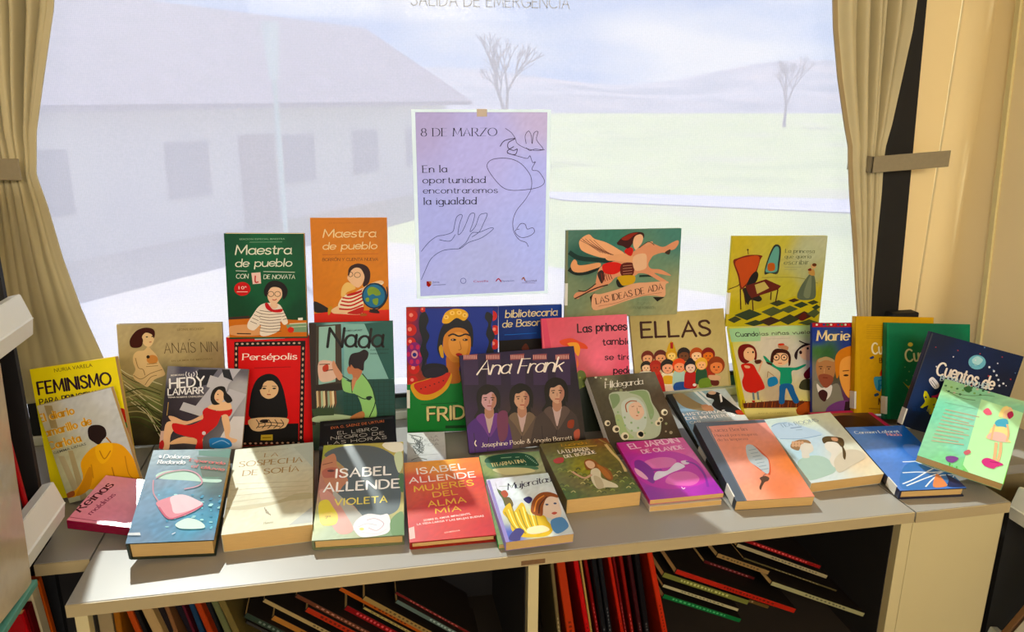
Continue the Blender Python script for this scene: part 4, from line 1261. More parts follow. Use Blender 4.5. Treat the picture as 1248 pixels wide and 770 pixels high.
["L","3a4a1c",21,[679,75,742,118,758,61]],
["L","b0b070",22,[1068,556,1135,602,1150,541]],
["L","546a28",22,[1199,298,1266,343,1280,283]],
["L","8ca050",21,[-23,297,38,340,57,282]],
["L","3a4a1c",23,[342,788,406,835,424,773]],
["L","b0b070",22,[483,526,548,571,565,511]],
["L","546a28",22,[621,271,685,315,701,256]],
["L","8ca050",23,[1013,766,1081,813,1096,750]],
["L","3a4a1c",22,[1146,502,1213,547,1228,486]],
["L","b0b070",22,[1276,245,1342,289,1357,230]],
["L","546a28",21,[55,245,116,288,134,230]],
["L","8ca050",22,[422,733,487,779,504,718]],
["L","3a4a1c",22,[562,472,626,517,643,457]],
["L","b0b070",21,[698,218,762,262,778,204]],
["L","546a28",23,[1092,710,1160,757,1175,695]],
["L","8ca050",22,[1224,447,1291,492,1306,432]],
["L","3a4a1c",22,[-10,443,51,487,70,428]],
["L","b0b070",21,[133,193,194,235,212,178]],
["L","546a28",22,[501,678,566,724,584,663]],
["L","8ca050",22,[640,418,705,463,721,403]],
["L","3a4a1c",21,[775,166,839,209,855,151]],
["L","b0b070",23,[1171,654,1239,701,1254,639]],
["L","546a28",22,[1301,393,1369,438,1383,378]],
["L","8ca050",21,[69,390,130,434,149,375]],
["L","3a4a1c",23,[439,888,505,936,523,873]],
["L","b0b070",22,[581,623,646,669,663,608]],
["L","546a28",22,[718,365,783,409,799,350]],
["L","8ca050",21,[852,114,916,156,931,99]],
["L","3a4a1c",23,[1249,599,1318,645,1332,584]],
["S","b84c48",[108,1288,231,1359,325,1329,265,1180,125,1168]],
["L","4a4a2c",106,[321,1494,638,1501,996,1411]],
["T","LA LLAMADA","H","ece8d8",[288,1500,920,1502,122]],
["T","DEL BOSQUE","H","ece8d8",[358,1323,1005,1383,104]],
["T","Lucinda","h","c89c38",[409,1737,929,1750,100]],
["L","e0c060",20,[443,1672,1112,1650]],
["S","8a5420",[676,1123,790,1208,898,1114,947,952,1059,781,1051,519,966,420,900,518,880,755,771,834,643,857]],
["S","a86c30",[892,992,995,793,1010,498,932,512,880,755]],
["S","d8b898",[694,1102,787,1146,850,1073,834,942,748,868,686,939]],
["S","d0ccb0",[714,815,834,870,880,755,831,560,882,464,1022,297,1016,187,800,227,659,198,618,372,633,567]],
["L","c8a488",49,[684,673,523,587,423,692,351,840]],
["S","b8b090",[698,613,806,535,778,259,649,217]]],"jardin":[["G",0.02,[[17,1881,"b83090"],[1426,1973,"d060a0"],[507,1681,"c84490"],[1120,1400,"d860a8"],[1420,79,"9028a0"],[31,79,"8a24a0"],[172,1233,"a820a0"],[935,941,"c038a0"],[676,300,"a030a4"],[1361,1117,"d878b8"],[-61,857,"a828a0"]]],
["S","b830a8",[72,1248,431,1471,803,1510,1120,1400,1349,1089,1343,589,1163,336,656,249,289,331,71,555,23,902]],
["S","d070b0",[338,1209,725,1303,959,1177,847,983,584,934,365,996]],
["S","d068b0",[716,740,1064,746,1167,502,950,313,634,361,484,493]],
["S","7a1c98",[139,1238,281,1247,388,963,352,681,242,474,140,656,74,952]],
["S","d8d4e8",[316,658,445,838,651,837,914,1063,1009,1037,1050,924,890,830,727,767,471,635,309,564]],
["S","d8c8e0",[1036,1105,1165,1116,1175,1012,1061,993]],
["L","781890",56,[264,1100,368,908,567,890]],
["L","7a1c98",48,[1136,1090,1288,947,1310,594,1213,219]],
["S","e0a8cc",[61,1012,153,882,204,647,131,630,43,812]],
["T","EL JARDÍN","H","f0c8e0",[210,1673,1289,1774,177]],
["T","DE OLAVIDE","H","f0c8e0",[400,1481,1281,1529,129]],
["L","e8d0e8",17,[723,293,730,227,776,258]]],"lucia":[["G",0.02,[[244,2139,"d89080"],[1473,2188,"d8948a"],[686,1510,"d88c70"],[1492,937,"d07c50"],[288,100,"dca088"],[1423,5,"d88c78"],[233,795,"dc9c8c"],[1014,264,"d48060"]]],
["P","4e5866",[-9,2299,1508,2271,1499,2180,208,2142,192,-14,-13,-6]],
["P","626c78",[218,2169,246,2167,202,-15,171,-13]],
["T","Lucia Berlin","s","9c6458",[259,1961,999,1949,108]],
["T","Manual para mujeres","s","9c6458",[268,1808,1148,1784,80]],
["T","de la limpieza","s","9c6458",[273,1669,897,1663,78]],
["S","c0583c",[786,1450,944,1490,1037,1250,1071,1045,991,782,904,621,852,697,760,800,686,1076]],
["S","a8b4bc",[779,1477,927,1492,999,1227,1054,1047,941,737,857,668,764,848,669,1077]],
["L","70808c",13,[783,1347,949,1375]],
["L","70808c",13,[785,1250,950,1277]],
["L","70808c",13,[787,1153,952,1181]],
["L","70808c",13,[789,1058,953,1085]],
["L","70808c",13,[791,964,954,990]],
["L","70808c",13,[793,870,955,896]],
["L","70808c",13,[795,778,956,804]],
["L","50505c",12,[857,668,764,609,774,537]],
["S","4c3428",[676,559,797,606,859,554,807,474,727,443,634,341,564,247,570,323,670,467]]],"tearooms":[["G",0.02,[[27,1801,"b4c4c0"],[1524,1935,"c8ccb4"],[817,1816,"c4ccb4"],[408,1437,"a8bccc"],[1400,852,"c8ccc0"],[230,787,"a8c4d4"],[1566,76,"d0ccb4"],[229,155,"c0ccd0"],[1334,456,"d0bfa4"],[710,1227,"a8bccc"]]],
["S","a4b8cc",[80,1681,456,1733,742,1548,1000,1261,710,1227,258,1236,-1,1315]],
["L","7c94b0",19,[66,1656,258,1725,448,1717]],
["L","7c94b0",18,[50,1270,467,1203,950,1242]],
["T","TEA ROOMS","s","6c7c90",[256,1593,1139,1652,98]],
["T","LUISA","b","8494a0",[640,1575,926,1596,29]],
["L","7484a0",23,[429,1543,682,1546]],
["L","8494a0",14,[508,1465,654,1463]],
["S","9cb4ac",[-16,481,152,650,441,702,651,618,710,411,652,227,392,128,-62,87]],
["S","c0bcb4",[329,1026,522,1099,601,1008,539,838,400,759,342,658,207,680,274,830]],
["S","8a6c50",[131,1006,231,1120,416,1179,584,1142,598,1034,473,1081,363,1020,249,885,160,925]],
["E","b89478",[249,1117,280,1112,225,1074]],
["E","b89478",[311,1107,342,1102,287,1064]],
["E","b89478",[373,1097,404,1092,349,1054]],
["E","b89478",[435,1087,466,1082,411,1044]],
["E","b89478",[206,1041,237,1036,182,998]],
["E","b89478",[268,1031,299,1026,244,988]],
["E","b89478",[330,1021,361,1016,306,978]],
["S","c8c4bc",[846,942,1002,1074,1147,998,1146,842,993,688,826,539,906,428,690,317,698,511,842,687,810,819]],
["S","bcb4a4",[826,539,1173,735,1448,690,1466,485,1051,306,708,170,690,317]],
["S","4c3c24",[903,1132,1032,1186,1201,1148,1323,1065,1259,901,1157,830,1132,974,973,1026,858,992]],
["S","b08468",[1116,1135,1230,1101,1176,1014,1084,1050]],
["S","4c3c24",[1192,886,1185,784,1132,640,1015,484,1017,558,1107,720]]],"laforet":[["G",0.03,[[98,2138,"5c84cc"],[353,2122,"5c88d4"],[1245,2093,"1460c0"],[692,1959,"1864c4"],[162,1882,"6490dc"],[375,1384,"6890dc"],[1059,1605,"1860bc"],[122,650,"5c80c4"]]],
["P","1660c0",[360,2136,1261,2107,1324,1642,1017,1342,700,1683]],
["T","Carmen Laforet","S","d8e4f4",[108,1872,1064,1865,97]],
["T","Nada","S","e0a0b0",[753,1761,1042,1742,99]],
["S","4a78b8",[427,653,796,879,1216,980,1293,595,1329,112,837,59,79,53]],
["S","5c80c8",[860,1400,1176,1380,1332,844,869,1003]],
["L","dce4ec",27,[549,864,872,874,1352,1003]],
["L","dce4ec",26,[352,524,664,527,956,495,1293,533]],
["L","dce4ec",25,[159,192,462,318,1029,613,1407,712]],
["L","dce4ec",25,[200,131,701,332,1255,536]],
["L","dce4ec",27,[796,879,1086,578,1479,339]],
["L","dce4ec",25,[546,79,958,374,1360,395]],
["L","dce4ec",26,[1036,132,1367,376]],
["L","dce4ec",25,[764,64,1109,127,1417,129]],
["S","d08860",[921,376,1013,430,999,135,910,54,692,69]],
["S","1c2c58",[1181,419,1329,112,1365,23,983,49,1108,245]]],"reinas":[["G",0.02,[[40,1666,"e690a8"],[1272,1645,"eca4b8"],[211,998,"e690a8"],[982,913,"eca0b4"],[594,253,"e690a8"]]],
["T","Reinas","S","4c1428",[235,1538,1019,1377,185]],
["T","malditas","S","8c3858",[196,1339,766,1215,98]],
["L","a84868",15,[80,1658,45,822]]],"poster":[["G",0.02,[[57,3924,"a294b0"],[2807,3925,"b2a2b8"],[1406,3147,"a8a0c4"],[218,1446,"9c9cc4"],[2606,1377,"a2a4cc"],[1391,507,"a0a0c0"],[2590,2562,"a6a4cc"]]],
["T","8 DE MARZO","d","201c28",[111,3478,1732,3481,164]],
["T","En la","s","1c1820",[125,2723,639,2727,146]],
["T","oportunidad","s","1c1820",[119,2497,1473,2487,136]],
["T","encontraremos","s","1c1820",[124,2281,1744,2262,125]],
["T","la igualdad","s","1c1820",[130,2040,1270,2027,149]],
["L","38243c",11,[1918,3636,2047,3547,2136,3423,2177,3321,2344,3224,2582,3165,2791,3181]],
["L","38243c",17,[1802,3256,1901,3379,2136,3423,1989,3340,1978,3227,2096,3169,2178,3197,2138,3084,1990,3108,1967,3165,2107,3254]],
["L","38243c",12,[2378,3309,2353,3478,2428,3579,2489,3477,2509,3308,2547,3533,2636,3561,2608,3392,2760,3192,2581,3194,2463,3166,2379,3224]],
["L","38243c",12,[1961,3114,2227,3038,2405,2996,2464,3052,2526,2909,2585,2920,2515,2782,2540,2736,2648,2723,2740,2617,2802,2488,2713,2385,2503,2330]],
["L","38243c",12,[2503,2330,2113,2308,1874,2370,1667,2576,1521,2806,1551,2931,1697,2998,1991,3000,2228,2912,2408,2738,2500,2563,2497,2330,2367,2098,2176,1866,2093,1631,2118,1391,2241,1207,2394,1142,2451,1043]],
["L","38243c",12,[2178,1450,2269,1567,2372,1552,2422,1443,2544,1470,2588,1378,2485,1290,2302,1254,2179,1330,2148,1420,2239,1448]],
["L","383c5c",12,[44,1014,213,1210,391,1335,567,1365,744,1431,794,1606,837,1751,926,1808,961,1766,900,1603,861,1368,951,1425,1041,1599,1132,1803,1233,1818,1207,1654,1128,1420,1248,1535,1339,1768,1428,1813,1517,1799,1427,1589,1336,1414,1169,1300]],
["L","383c5c",12,[448,1262,682,1225,802,1370]],
["L","383c5c",12,[27,378,108,556,262,851,501,1011,738,1044,916,1057,1096,1182,1395,1281,1647,1464,1576,1490,1336,1402,1169,1389,1037,1184,886,1058]],
["P","c02c28",[144,337,250,333,236,236,188,201,141,240]],
["P","e8c8a0",[179,323,262,320,248,247]],
["T","Junta","b","505078",[273,295,427,289,49]],
["L","707090",12,[284,246,569,246]],
["O","505080",12,[966,315,1027,313,966,254]],
["T","Castilla","b","b04858",[1195,269,1535,267,49]],
["L","c03030",25,[1707,272,1768,331,1829,255]],
["T","Diputación","b","505078",[1829,255,2125,255,43]],
["L","c87838",25,[2310,284,2347,333,2385,256]],
["T","Igualdad","b","605060",[2385,231,2653,233,44]],
["L","8880a0",12,[2311,210,2622,197]]]}
POSE={"feminismo": [-0.5003, 1.4025, 0.9952, 13.121, 5.4919, 0.144, 0.2423, 0.02, 0.0], "carlota": [-0.4783, 1.3849, -3.3218, 9.4143, 12.4681, 0.1297, 0.1866, 0.012, 0.0], "anais": [-0.4016, 1.6084, 0.9524, 4.5805, -2.0596, 0.203, 0.2599, 0.012, 0.0], "hedy": [-0.3315, 1.4524, -2.4824, 26.2164, -5.0374, 0.1552, 0.2055, 0.008, 0.0], "persepolis": [-0.2004, 1.5676, -2.4203, 7.0025, -0.6004, 0.168, 0.2342, 0.02, 0.0], "maestra_green": [-0.1936, 1.5745, -2.9331, 5.5919, -1.2562, 0.1543, 0.2143, 0.02, 0.2339], "maestra_orange": [-0.0252, 1.5988, -2.7632, 6.7615, -0.7518, 0.1559, 0.2258, 0.02, 0.2461], "nada": [-0.0319, 1.5176, -4.05, 11.7574, -0.241, 0.1715, 0.2669, 0.015, 0.0], "frida": [0.1809, 1.5635, -2.2214, 10.1302, -1.5426, 0.2001, 0.2762, 0.01, 0.0], "basora": [0.3685, 1.6111, -4.3478, 7.0789, 0.1552, 0.1445, 0.2459, 0.012, 0.0165], "ana_frank": [0.3276, 1.4526, 1.9727, 27.4491, 0.7028, 0.2546, 0.2063, 0.01, 0.0], "ada": [0.5715, 1.5951, -0.1561, 3.088, -0.5098, 0.2663, 0.1964, 0.01, 0.2382], "princesas": [0.4798, 1.5093, -0.0967, 16.1474, 0.0803, 0.1971, 0.2558, 0.01, 0.0], "ellas": [0.7139, 1.5473, -0.6455, 19.7096, 1.3683, 0.2299, 0.1805, 0.012, 0.0644], "hildegarda": [0.5638, 1.3641, 6.3672, 56.1138, -1.7123, 0.1627, 0.1953, 0.02, 0.0], "historias": [0.7303, 1.2535, 0.49, 73.642, 1.8498, 0.1441, 0.2566, 0.012, 0.0], "princesa_escribir": [0.9415, 1.5846, -4.299, 3.2331, -0.7907, 0.2301, 0.2114, 0.01, 0.1988], "cuando": [0.9562, 1.4948, -1.2186, 30.7059, -0.0294, 0.2327, 0.222, 0.012, 0.0], "marie": [1.1074, 1.4765, -4.1725, 15.4914, -1.5413, 0.205, 0.2099, 0.012, 0.0066], "yellow": [1.1902, 1.4493, -4.2574, 15.3724, -2.567, 0.192, 0.225, 0.02, 0.0051], "green": [1.2534, 1.416, -6.2387, 15.9601, -2.3261, 0.2, 0.2207, 0.02, 0.0], "navy": [1.1933, 1.288, -14.4449, 10.1229, -14.1922, 0.1952, 0.2082, 0.02, 0.0], "mint": [1.0863, 1.1277, -34.0226, 60.6285, -13.7301, 0.1462, 0.2143, 0.02, 0.0201], "libro_negro": [-0.0232, 1.3408, -2.6568, 70.9655, 2.3685, 0.1499, 0.1607, 0.03, 0.0], "buena_vida": [0.1073, 1.3871, -4.9858, 77.6896, 0.5079, 0.0782, 0.1178, 0.01, 0.0], "guardiana": [0.257, 1.0952, -2.8575, 79.893, 1.4145, 0.1169, 0.2448, 0.01, 0.0], "mujercitas": [0.2635, 1.0759, -0.1186, 80.3036, 1.7084, 0.1146, 0.1649, 0.018, 0.0094], "mujeres": [0.1267, 1.12, -3.0696, 81.3249, 1.6318, 0.1434, 0.2234, 0.015, 0.0], "violeta": [-0.0268, 1.1406, -2.0951, 75.9363, -1.4541, 0.149, 0.2407, 0.022, 0.0], "sofia": [-0.1716, 1.1711, 0.0576, 81.6306, 1.8432, 0.1433, 0.2467, 0.035, 0.0], "dolores": [-0.3164, 1.1519, 9.4749, 69.7743, -10.4666, 0.1302, 0.2014, 0.04, 0.0], "forest": [0.4073, 1.1845, 0.8569, 84.3259, 0.6503, 0.1399, 0.1921, 0.03, 0.0], "jardin": [0.5587, 1.1672, -1.2452, 83.372, 0.7527, 0.1425, 0.1941, 0.01, 0.012], "lucia": [0.7129, 1.1297, -3.0796, 75.9041, -0.6414, 0.1494, 0.2282, 0.022, 0.0], "tearooms": [0.8833, 1.1683, -3.8096, 74.4148, 4.7407, 0.1544, 0.1891, 0.025, 0.0], "laforet": [1.0219, 1.111, -5.9656, 81.0035, 0.2147, 0.1302, 0.2119, 0.02, 0.0], "reinas": [-0.3265, 1.2829, 27.3163, 79.9205, 49.6366, 0.1261, 0.1645, 0.02, 0.0]}
SHELF=[["u",-0.3823,-0.0322,101.78,0.066,0.009,1.115,"b8502c"],["u",-0.3747,-0.0368,102.55,0.0716,0.0065,1.12,"1a1412"],["u",-0.3567,-0.0306,104.57,0.0755,0.0155,1.112,"c0a070"],["u",-0.342,-0.0426,104.02,0.0766,0.0105,1.13,"201818"],["u",-0.3279,-0.0374,100.13,0.0725,0.0065,1.118,"8a6040"],["u",-0.3156,-0.0447,105.66,0.0796,0.0105,1.13,"181018"],["u",-0.3068,-0.0408,102.5,0.0692,0.0039,1.125,"5a1c28"],["u",-0.2918,-0.0313,101.28,0.0826,0.0078,1.115,"203c58"],["u",-0.2821,-0.029,103.77,0.0838,0.009,1.11,"b04428"],["u",-0.2712,-0.0417,101.03,0.0872,0.0092,1.13,"16181a"],["u",-0.2591,-0.0362,104.22,0.0884,0.0104,1.12,"6c7048"],["u",-0.2475,-0.0307,105.5,0.0904,0.0103,1.112,"78683a"],["u",0.2927,-0.0355,96.4,0.1619,0.0064,1.112,"7a6a48"],["u",0.3065,-0.0311,98.71,0.1741,0.0154,1.11,"c04a34"],["u",0.334,-0.0345,100.31,0.1807,0.009,1.115,"c81c1c"],["u",0.3442,-0.0373,99.42,0.1825,0.0039,1.12,"c0a060"],["u",0.3562,-0.0452,100.46,0.1855,0.0065,1.13,"8a2020"],["u",0.3662,-0.0352,99.65,0.1843,0.009,1.115,"101014"],["u",0.3796,-0.0384,99.27,0.1868,0.0078,1.12,"18181c"],["u",0.3931,-0.0317,101.15,0.1914,0.0064,1.112,"c02c20"],["u",0.4052,-0.0414,100.8,0.1935,0.0052,1.125,"701818"],["u",0.4168,-0.038,100.46,0.1943,0.0065,1.12,"8a2420"],["u",0.4338,-0.0416,100.58,0.1976,0.0078,1.125,"3c1014"],["u",0.455,-0.0536,99.88,0.1999,0.0106,1.14,"140e10"],["u",0.4633,-0.0276,103.0,0.2035,0.0103,1.105,"cc3418"],["f",-0.2104,-0.0843,141.5,0.1181,0.0104,1.12,"2c3a2c"],["f",-0.2119,-0.1053,141.5,0.0977,0.0052,1.13,"383430"],["f",-0.1706,-0.1019,141.5,0.1627,0.0105,1.13,"b07840"],["f",-0.1788,-0.0536,141.5,0.198,0.0077,1.11,"b09868"],["f",-0.1298,-0.0591,141.5,0.189,0.0078,1.12,"6a3c28"],["f",-0.115,-0.0832,141.5,0.1557,0.0103,1.115,"b03c28"],["f",-0.0607,-0.0588,141.5,0.1525,0.0078,1.125,"b85c28"],["f",-0.0542,-0.1067,141.5,0.1699,0.0106,1.14,"8a1c1c"],["f",-0.0231,-0.0704,141.5,0.1908,0.009,1.11,"a08450"],["f",-0.0245,-0.0967,141.5,0.1338,0.0052,1.12,"b09c60"],["f",0.029,-0.0751,141.5,0.1368,0.0052,1.12,"6a2420"],["f",0.0292,-0.0842,141.5,0.1785,0.0077,1.11,"5c6c64"],["g",0.5038,-0.1461,154.5,0.1753,0.0091,1.12,"0c6c34"],["g",0.4996,-0.1204,154.5,0.1696,0.0065,1.115,"b8b088"],["g",0.501,-0.1015,154.5,0.1923,0.0104,1.12,"7a7c3c"],["g",0.5199,-0.0903,154.5,0.2733,0.0103,1.11,"b82818"],["g",0.5744,-0.1473,154.5,0.1797,0.008,1.15,"6a5028"],["g",0.6075,-0.0812,154.5,0.0723,0.0092,1.13,"9a7c50"],["g",0.6666,-0.1014,154.5,0.2262,0.004,1.14,"5a5030"],["g",0.7111,-0.1413,154.5,0.2476,0.009,1.112,"a8a478"],["g",0.6365,-0.0545,154.5,0.212,0.0078,1.115,"a89c78"],["g",0.6346,-0.0407,154.5,0.1997,0.0078,1.12,"8a2424"],["g",0.6039,-0.1202,154.5,0.0948,0.0068,1.17,"5a1c1c"],["g",0.6636,-0.1682,154.5,0.0823,0.0054,1.18,"8a8478"]]
import bpy, bmesh, math, random
from mathutils import Vector, Matrix, noise as mnoise
Z0 = 0.80           # height of the counter top above the bus floor
C = bpy.data.collections.new('scene'); bpy.context.scene.collection.children.link(C)
R = math.radians
random.seed(4)

# ------------------------------------------------------------------ materials
def srgb(h):
    v = [int(h[i:i+2], 16)/255 for i in (0, 2, 4)]
    return [x/12.92 if x <= .04045 else ((x+.055)/1.055)**2.4 for x in v]
def col4(h): return (*srgb(h), 1)
def mat(name, base=None, rough=.5, attr=False, noise=None, bump=None, spec=.5, metal=0, coat=0, scale=(1, 1, 1)):
    m = bpy.data.materials.new(name); m.use_nodes = True; nt = m.node_tree; b = nt.nodes['Principled BSDF']
    b.inputs['Roughness'].default_value = rough; b.inputs['Metallic'].default_value = metal
    b.inputs['Specular IOR Level'].default_value = spec; b.inputs['Coat Weight'].default_value = coat
    tc = nt.nodes.new('ShaderNodeTexCoord'); mp = nt.nodes.new('ShaderNodeMapping'); mp.inputs['Scale'].default_value = scale
    nt.links.new(tc.outputs['Object'], mp.inputs['Vector'])
    src = None
    if attr:
        a = nt.nodes.new('ShaderNodeVertexColor'); a.layer_name = 'Col'; hs = nt.nodes.new('ShaderNodeHueSaturation'); hs.inputs['Saturation'].default_value = 1.08
        nt.links.new(a.outputs['Color'], hs.inputs['Color']); src = hs.outputs['Color']
    if noise:
        sc, amt = noise
        n = nt.nodes.new('ShaderNodeTexNoise'); n.inputs['Scale'].default_value = sc; n.inputs['Detail'].default_value = 4
        nt.links.new(mp.outputs['Vector'], n.inputs['Vector'])
        h = nt.nodes.new('ShaderNodeHueSaturation')
        r = nt.nodes.new('ShaderNodeMapRange'); r.inputs['To Min'].default_value = 1-amt; r.inputs['To Max'].default_value = 1+amt
        nt.links.new(n.outputs['Fac'], r.inputs['Value']); nt.links.new(r.outputs['Result'], h.inputs['Value'])
        if src: nt.links.new(src, h.inputs['Color'])
        else: h.inputs['Color'].default_value = col4(base)
        src = h.outputs['Color']
    if src: nt.links.new(src, b.inputs['Base Color'])
    elif base: b.inputs['Base Color'].default_value = col4(base)
    if bump:
        sc, st = bump
        n2 = nt.nodes.new('ShaderNodeTexNoise'); n2.inputs['Scale'].default_value = sc
        nt.links.new(mp.outputs['Vector'], n2.inputs['Vector'])
        bp = nt.nodes.new('ShaderNodeBump'); bp.inputs['Strength'].default_value = st; bp.inputs['Distance'].default_value = .002
        nt.links.new(n2.outputs['Fac'], bp.inputs['Height']); nt.links.new(bp.outputs['Normal'], b.inputs['Normal'])
    return m
M = {}
M['print'] = mat('printed_cover', attr=True, rough=.42, noise=(60, .05), bump=(25, .08), spec=.2)
M['sheen'] = mat('glossy_cover', attr=True, rough=.3, noise=(60, .05), bump=(22, .12), spec=.55)
M['satin'] = mat('satin_cover', attr=True, rough=.5, noise=(60, .05), spec=.2)
M['gloss'] = mat('laminated_cover', attr=True, rough=.2, noise=(60, .04), bump=(45, .35), spec=.6)
M['paper'] = mat('book_pages', 'c9a569', .8, noise=(1, .16), scale=(40, 900, 40), spec=.2)
M['paper_white'] = mat('pale_book_pages', 'd8d2c0', .8, noise=(1, .14), scale=(40, 900, 40), spec=.2)
M['sticker'] = mat('spine_sticker', 'd9dad4', .4, noise=(30, .05))
M['laminate'] = mat('grey_laminate', '94918a', .28, noise=(9, .04), bump=(300, .02), spec=.5)
M['edge'] = mat('beige_edging', 'a8966e', .5, noise=(20, .06))
M['panel'] = mat('cream_panel', 'c2b384', .5, noise=(5, .05))
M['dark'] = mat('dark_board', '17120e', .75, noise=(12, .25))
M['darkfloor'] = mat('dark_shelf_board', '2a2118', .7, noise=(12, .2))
M['black'] = mat('black_rubber', '07070a', .7, noise=(20, .2))
M['wall'] = mat('cream_wall', 'f2dca6', .75, noise=(2.5, .05), bump=(400, .05))
M['wall2'] = mat('cream_wall_panel', 'ecdfb4', .75, noise=(2.5, .05), bump=(400, .05))
M['seam'] = mat('cream_seam_strip', 'd8c98e', .45, noise=(20, .05))
M['metal'] = mat('white_painted_steel', 'e6e9e2', .38, noise=(15, .04))
M['strap'] = mat('tieback_band', '8d8268', .5, noise=(120, .12))
M['floor'] = mat('dark_vinyl_floor', '2b2a2a', .6, noise=(40, .2))
M['ceil'] = mat('pale_ceiling', 'd8d2c2', .8, noise=(8, .04))
M['stand'] = mat('clear_grey_stand', 'c8ccd0', .3, noise=(10, .03))
M['glassy'] = mat('plastic_book_jacket', 'b8aa8c', .15, noise=(14, .35), bump=(30, .5), spec=.7)

def fabric(name, base, tr):
    m = bpy.data.materials.new(name); m.use_nodes = True; nt = m.node_tree; nt.nodes.clear()
    o = nt.nodes.new('ShaderNodeOutputMaterial'); mx = nt.nodes.new('ShaderNodeMixShader'); mx.inputs[0].default_value = tr
    p = nt.nodes.new('ShaderNodeBsdfPrincipled'); t = nt.nodes.new('ShaderNodeBsdfTranslucent')
    p.inputs['Roughness'].default_value = .65; p.inputs['Specular IOR Level'].default_value = .35; p.inputs['Sheen Weight'].default_value = .15
    tc = nt.nodes.new('ShaderNodeTexCoord'); n = nt.nodes.new('ShaderNodeTexNoise'); n.inputs['Scale'].default_value = 9; n.inputs['Detail'].default_value = 5
    nt.links.new(tc.outputs['Object'], n.inputs['Vector'])
    r = nt.nodes.new('ShaderNodeMapRange'); r.inputs['To Min'].default_value = .88; r.inputs['To Max'].default_value = 1.1
    h = nt.nodes.new('ShaderNodeHueSaturation'); h.inputs['Color'].default_value = col4(base)
    nt.links.new(n.outputs['Fac'], r.inputs['Value']); nt.links.new(r.outputs['Result'], h.inputs['Value'])
    nt.links.new(h.outputs['Color'], p.inputs['Base Color']); nt.links.new(h.outputs['Color'], t.inputs['Color'])
    nt.links.new(p.outputs[0], mx.inputs[1]); nt.links.new(t.outputs[0], mx.inputs[2]); nt.links.new(mx.outputs[0], o.inputs[0])
    return m
M['curtain'] = fabric('cream_curtain_cloth', 'd2c69e', .22)

def blind_mat():
    m = bpy.data.materials.new('screen_blind_mesh'); m.use_nodes = True; nt = m.node_tree; nt.nodes.clear(); N = nt.nodes.new; lk = nt.links.new
    o = N('ShaderNodeOutputMaterial'); mx = N('ShaderNodeMixShader'); tp = N('ShaderNodeBsdfTransparent')
    tl = N('ShaderNodeBsdfTranslucent'); df = N('ShaderNodeBsdfDiffuse'); m2 = N('ShaderNodeMixShader'); m2.inputs[0].default_value = .72
    tl.inputs['Color'].default_value = col4('95929f'); df.inputs['Color'].default_value = col4('c8c4cc')
    lk(df.outputs[0], m2.inputs[1]); lk(tl.outputs[0], m2.inputs[2])
    tc = N('ShaderNodeTexCoord')
    def wave(direction, scale, dist):
        w = N('ShaderNodeTexWave'); w.wave_type = 'BANDS'; w.bands_direction = direction; w.inputs['Scale'].default_value = scale
        w.inputs['Distortion'].default_value = dist; w.inputs['Detail'].default_value = 1; w.inputs['Detail Scale'].default_value = 2
        lk(tc.outputs['Object'], w.inputs['Vector']); return w
    a = wave('X', 95, .6); b = wave('Z', 95, .6)
    mul = N('ShaderNodeMath'); mul.operation = 'MULTIPLY'; lk(a.outputs['Fac'], mul.inputs[0]); lk(b.outputs['Fac'], mul.inputs[1])
    n = N('ShaderNodeTexNoise'); n.inputs['Scale'].default_value = 260; lk(tc.outputs['Object'], n.inputs['Vector'])
    ad = N('ShaderNodeMath'); ad.operation = 'ADD'; lk(mul.outputs[0], ad.inputs[0]); lk(n.outputs['Fac'], ad.inputs[1])
    r = N('ShaderNodeMapRange'); r.inputs['From Min'].default_value = .2; r.inputs['From Max'].default_value = 1.4
    r.inputs['To Min'].default_value = .74; r.inputs['To Max'].default_value = .58   # share of thread against open holes
    lk(ad.outputs[0], r.inputs['Value']); lk(r.outputs['Result'], mx.inputs[0])
    lk(tp.outputs[0], mx.inputs[1]); lk(m2.outputs[0], mx.inputs[2]); lk(mx.outputs[0], o.inputs[0])
    return m
M['blind'] = blind_mat()
def thin_paper(name, tr):
    m = mat(name, attr=True, rough=.5, noise=(60, .04), spec=.3); nt = m.node_tree; b = nt.nodes['Principled BSDF']; o = nt.nodes['Material Output']
    mx = nt.nodes.new('ShaderNodeMixShader'); mx.inputs[0].default_value = tr; t = nt.nodes.new('ShaderNodeBsdfTranslucent')
    nt.links.new(b.inputs['Base Color'].links[0].from_socket, t.inputs['Color']); nt.links.new(b.outputs[0], mx.inputs[1]); nt.links.new(t.outputs[0], mx.inputs[2]); nt.links.new(mx.outputs[0], o.inputs[0]); return m
M['poster'] = thin_paper('thin_poster_paper', .6)
def glass_mat():
    m = bpy.data.materials.new('window_pane_glass'); m.use_nodes = True; nt = m.node_tree; nt.nodes.clear(); N = nt.nodes.new
    o = N('ShaderNodeOutputMaterial'); mx = N('ShaderNodeMixShader'); mx.inputs[0].default_value = .012
    t = N('ShaderNodeBsdfTransparent'); t.inputs['Color'].default_value = (.94, .97, .96, 1); g = N('ShaderNodeBsdfGlossy'); g.inputs['Roughness'].default_value = .03
    nt.links.new(t.outputs[0], mx.inputs[1]); nt.links.new(g.outputs[0], mx.inputs[2]); nt.links.new(mx.outputs[0], o.inputs[0]); return m
M['glass'] = glass_mat()

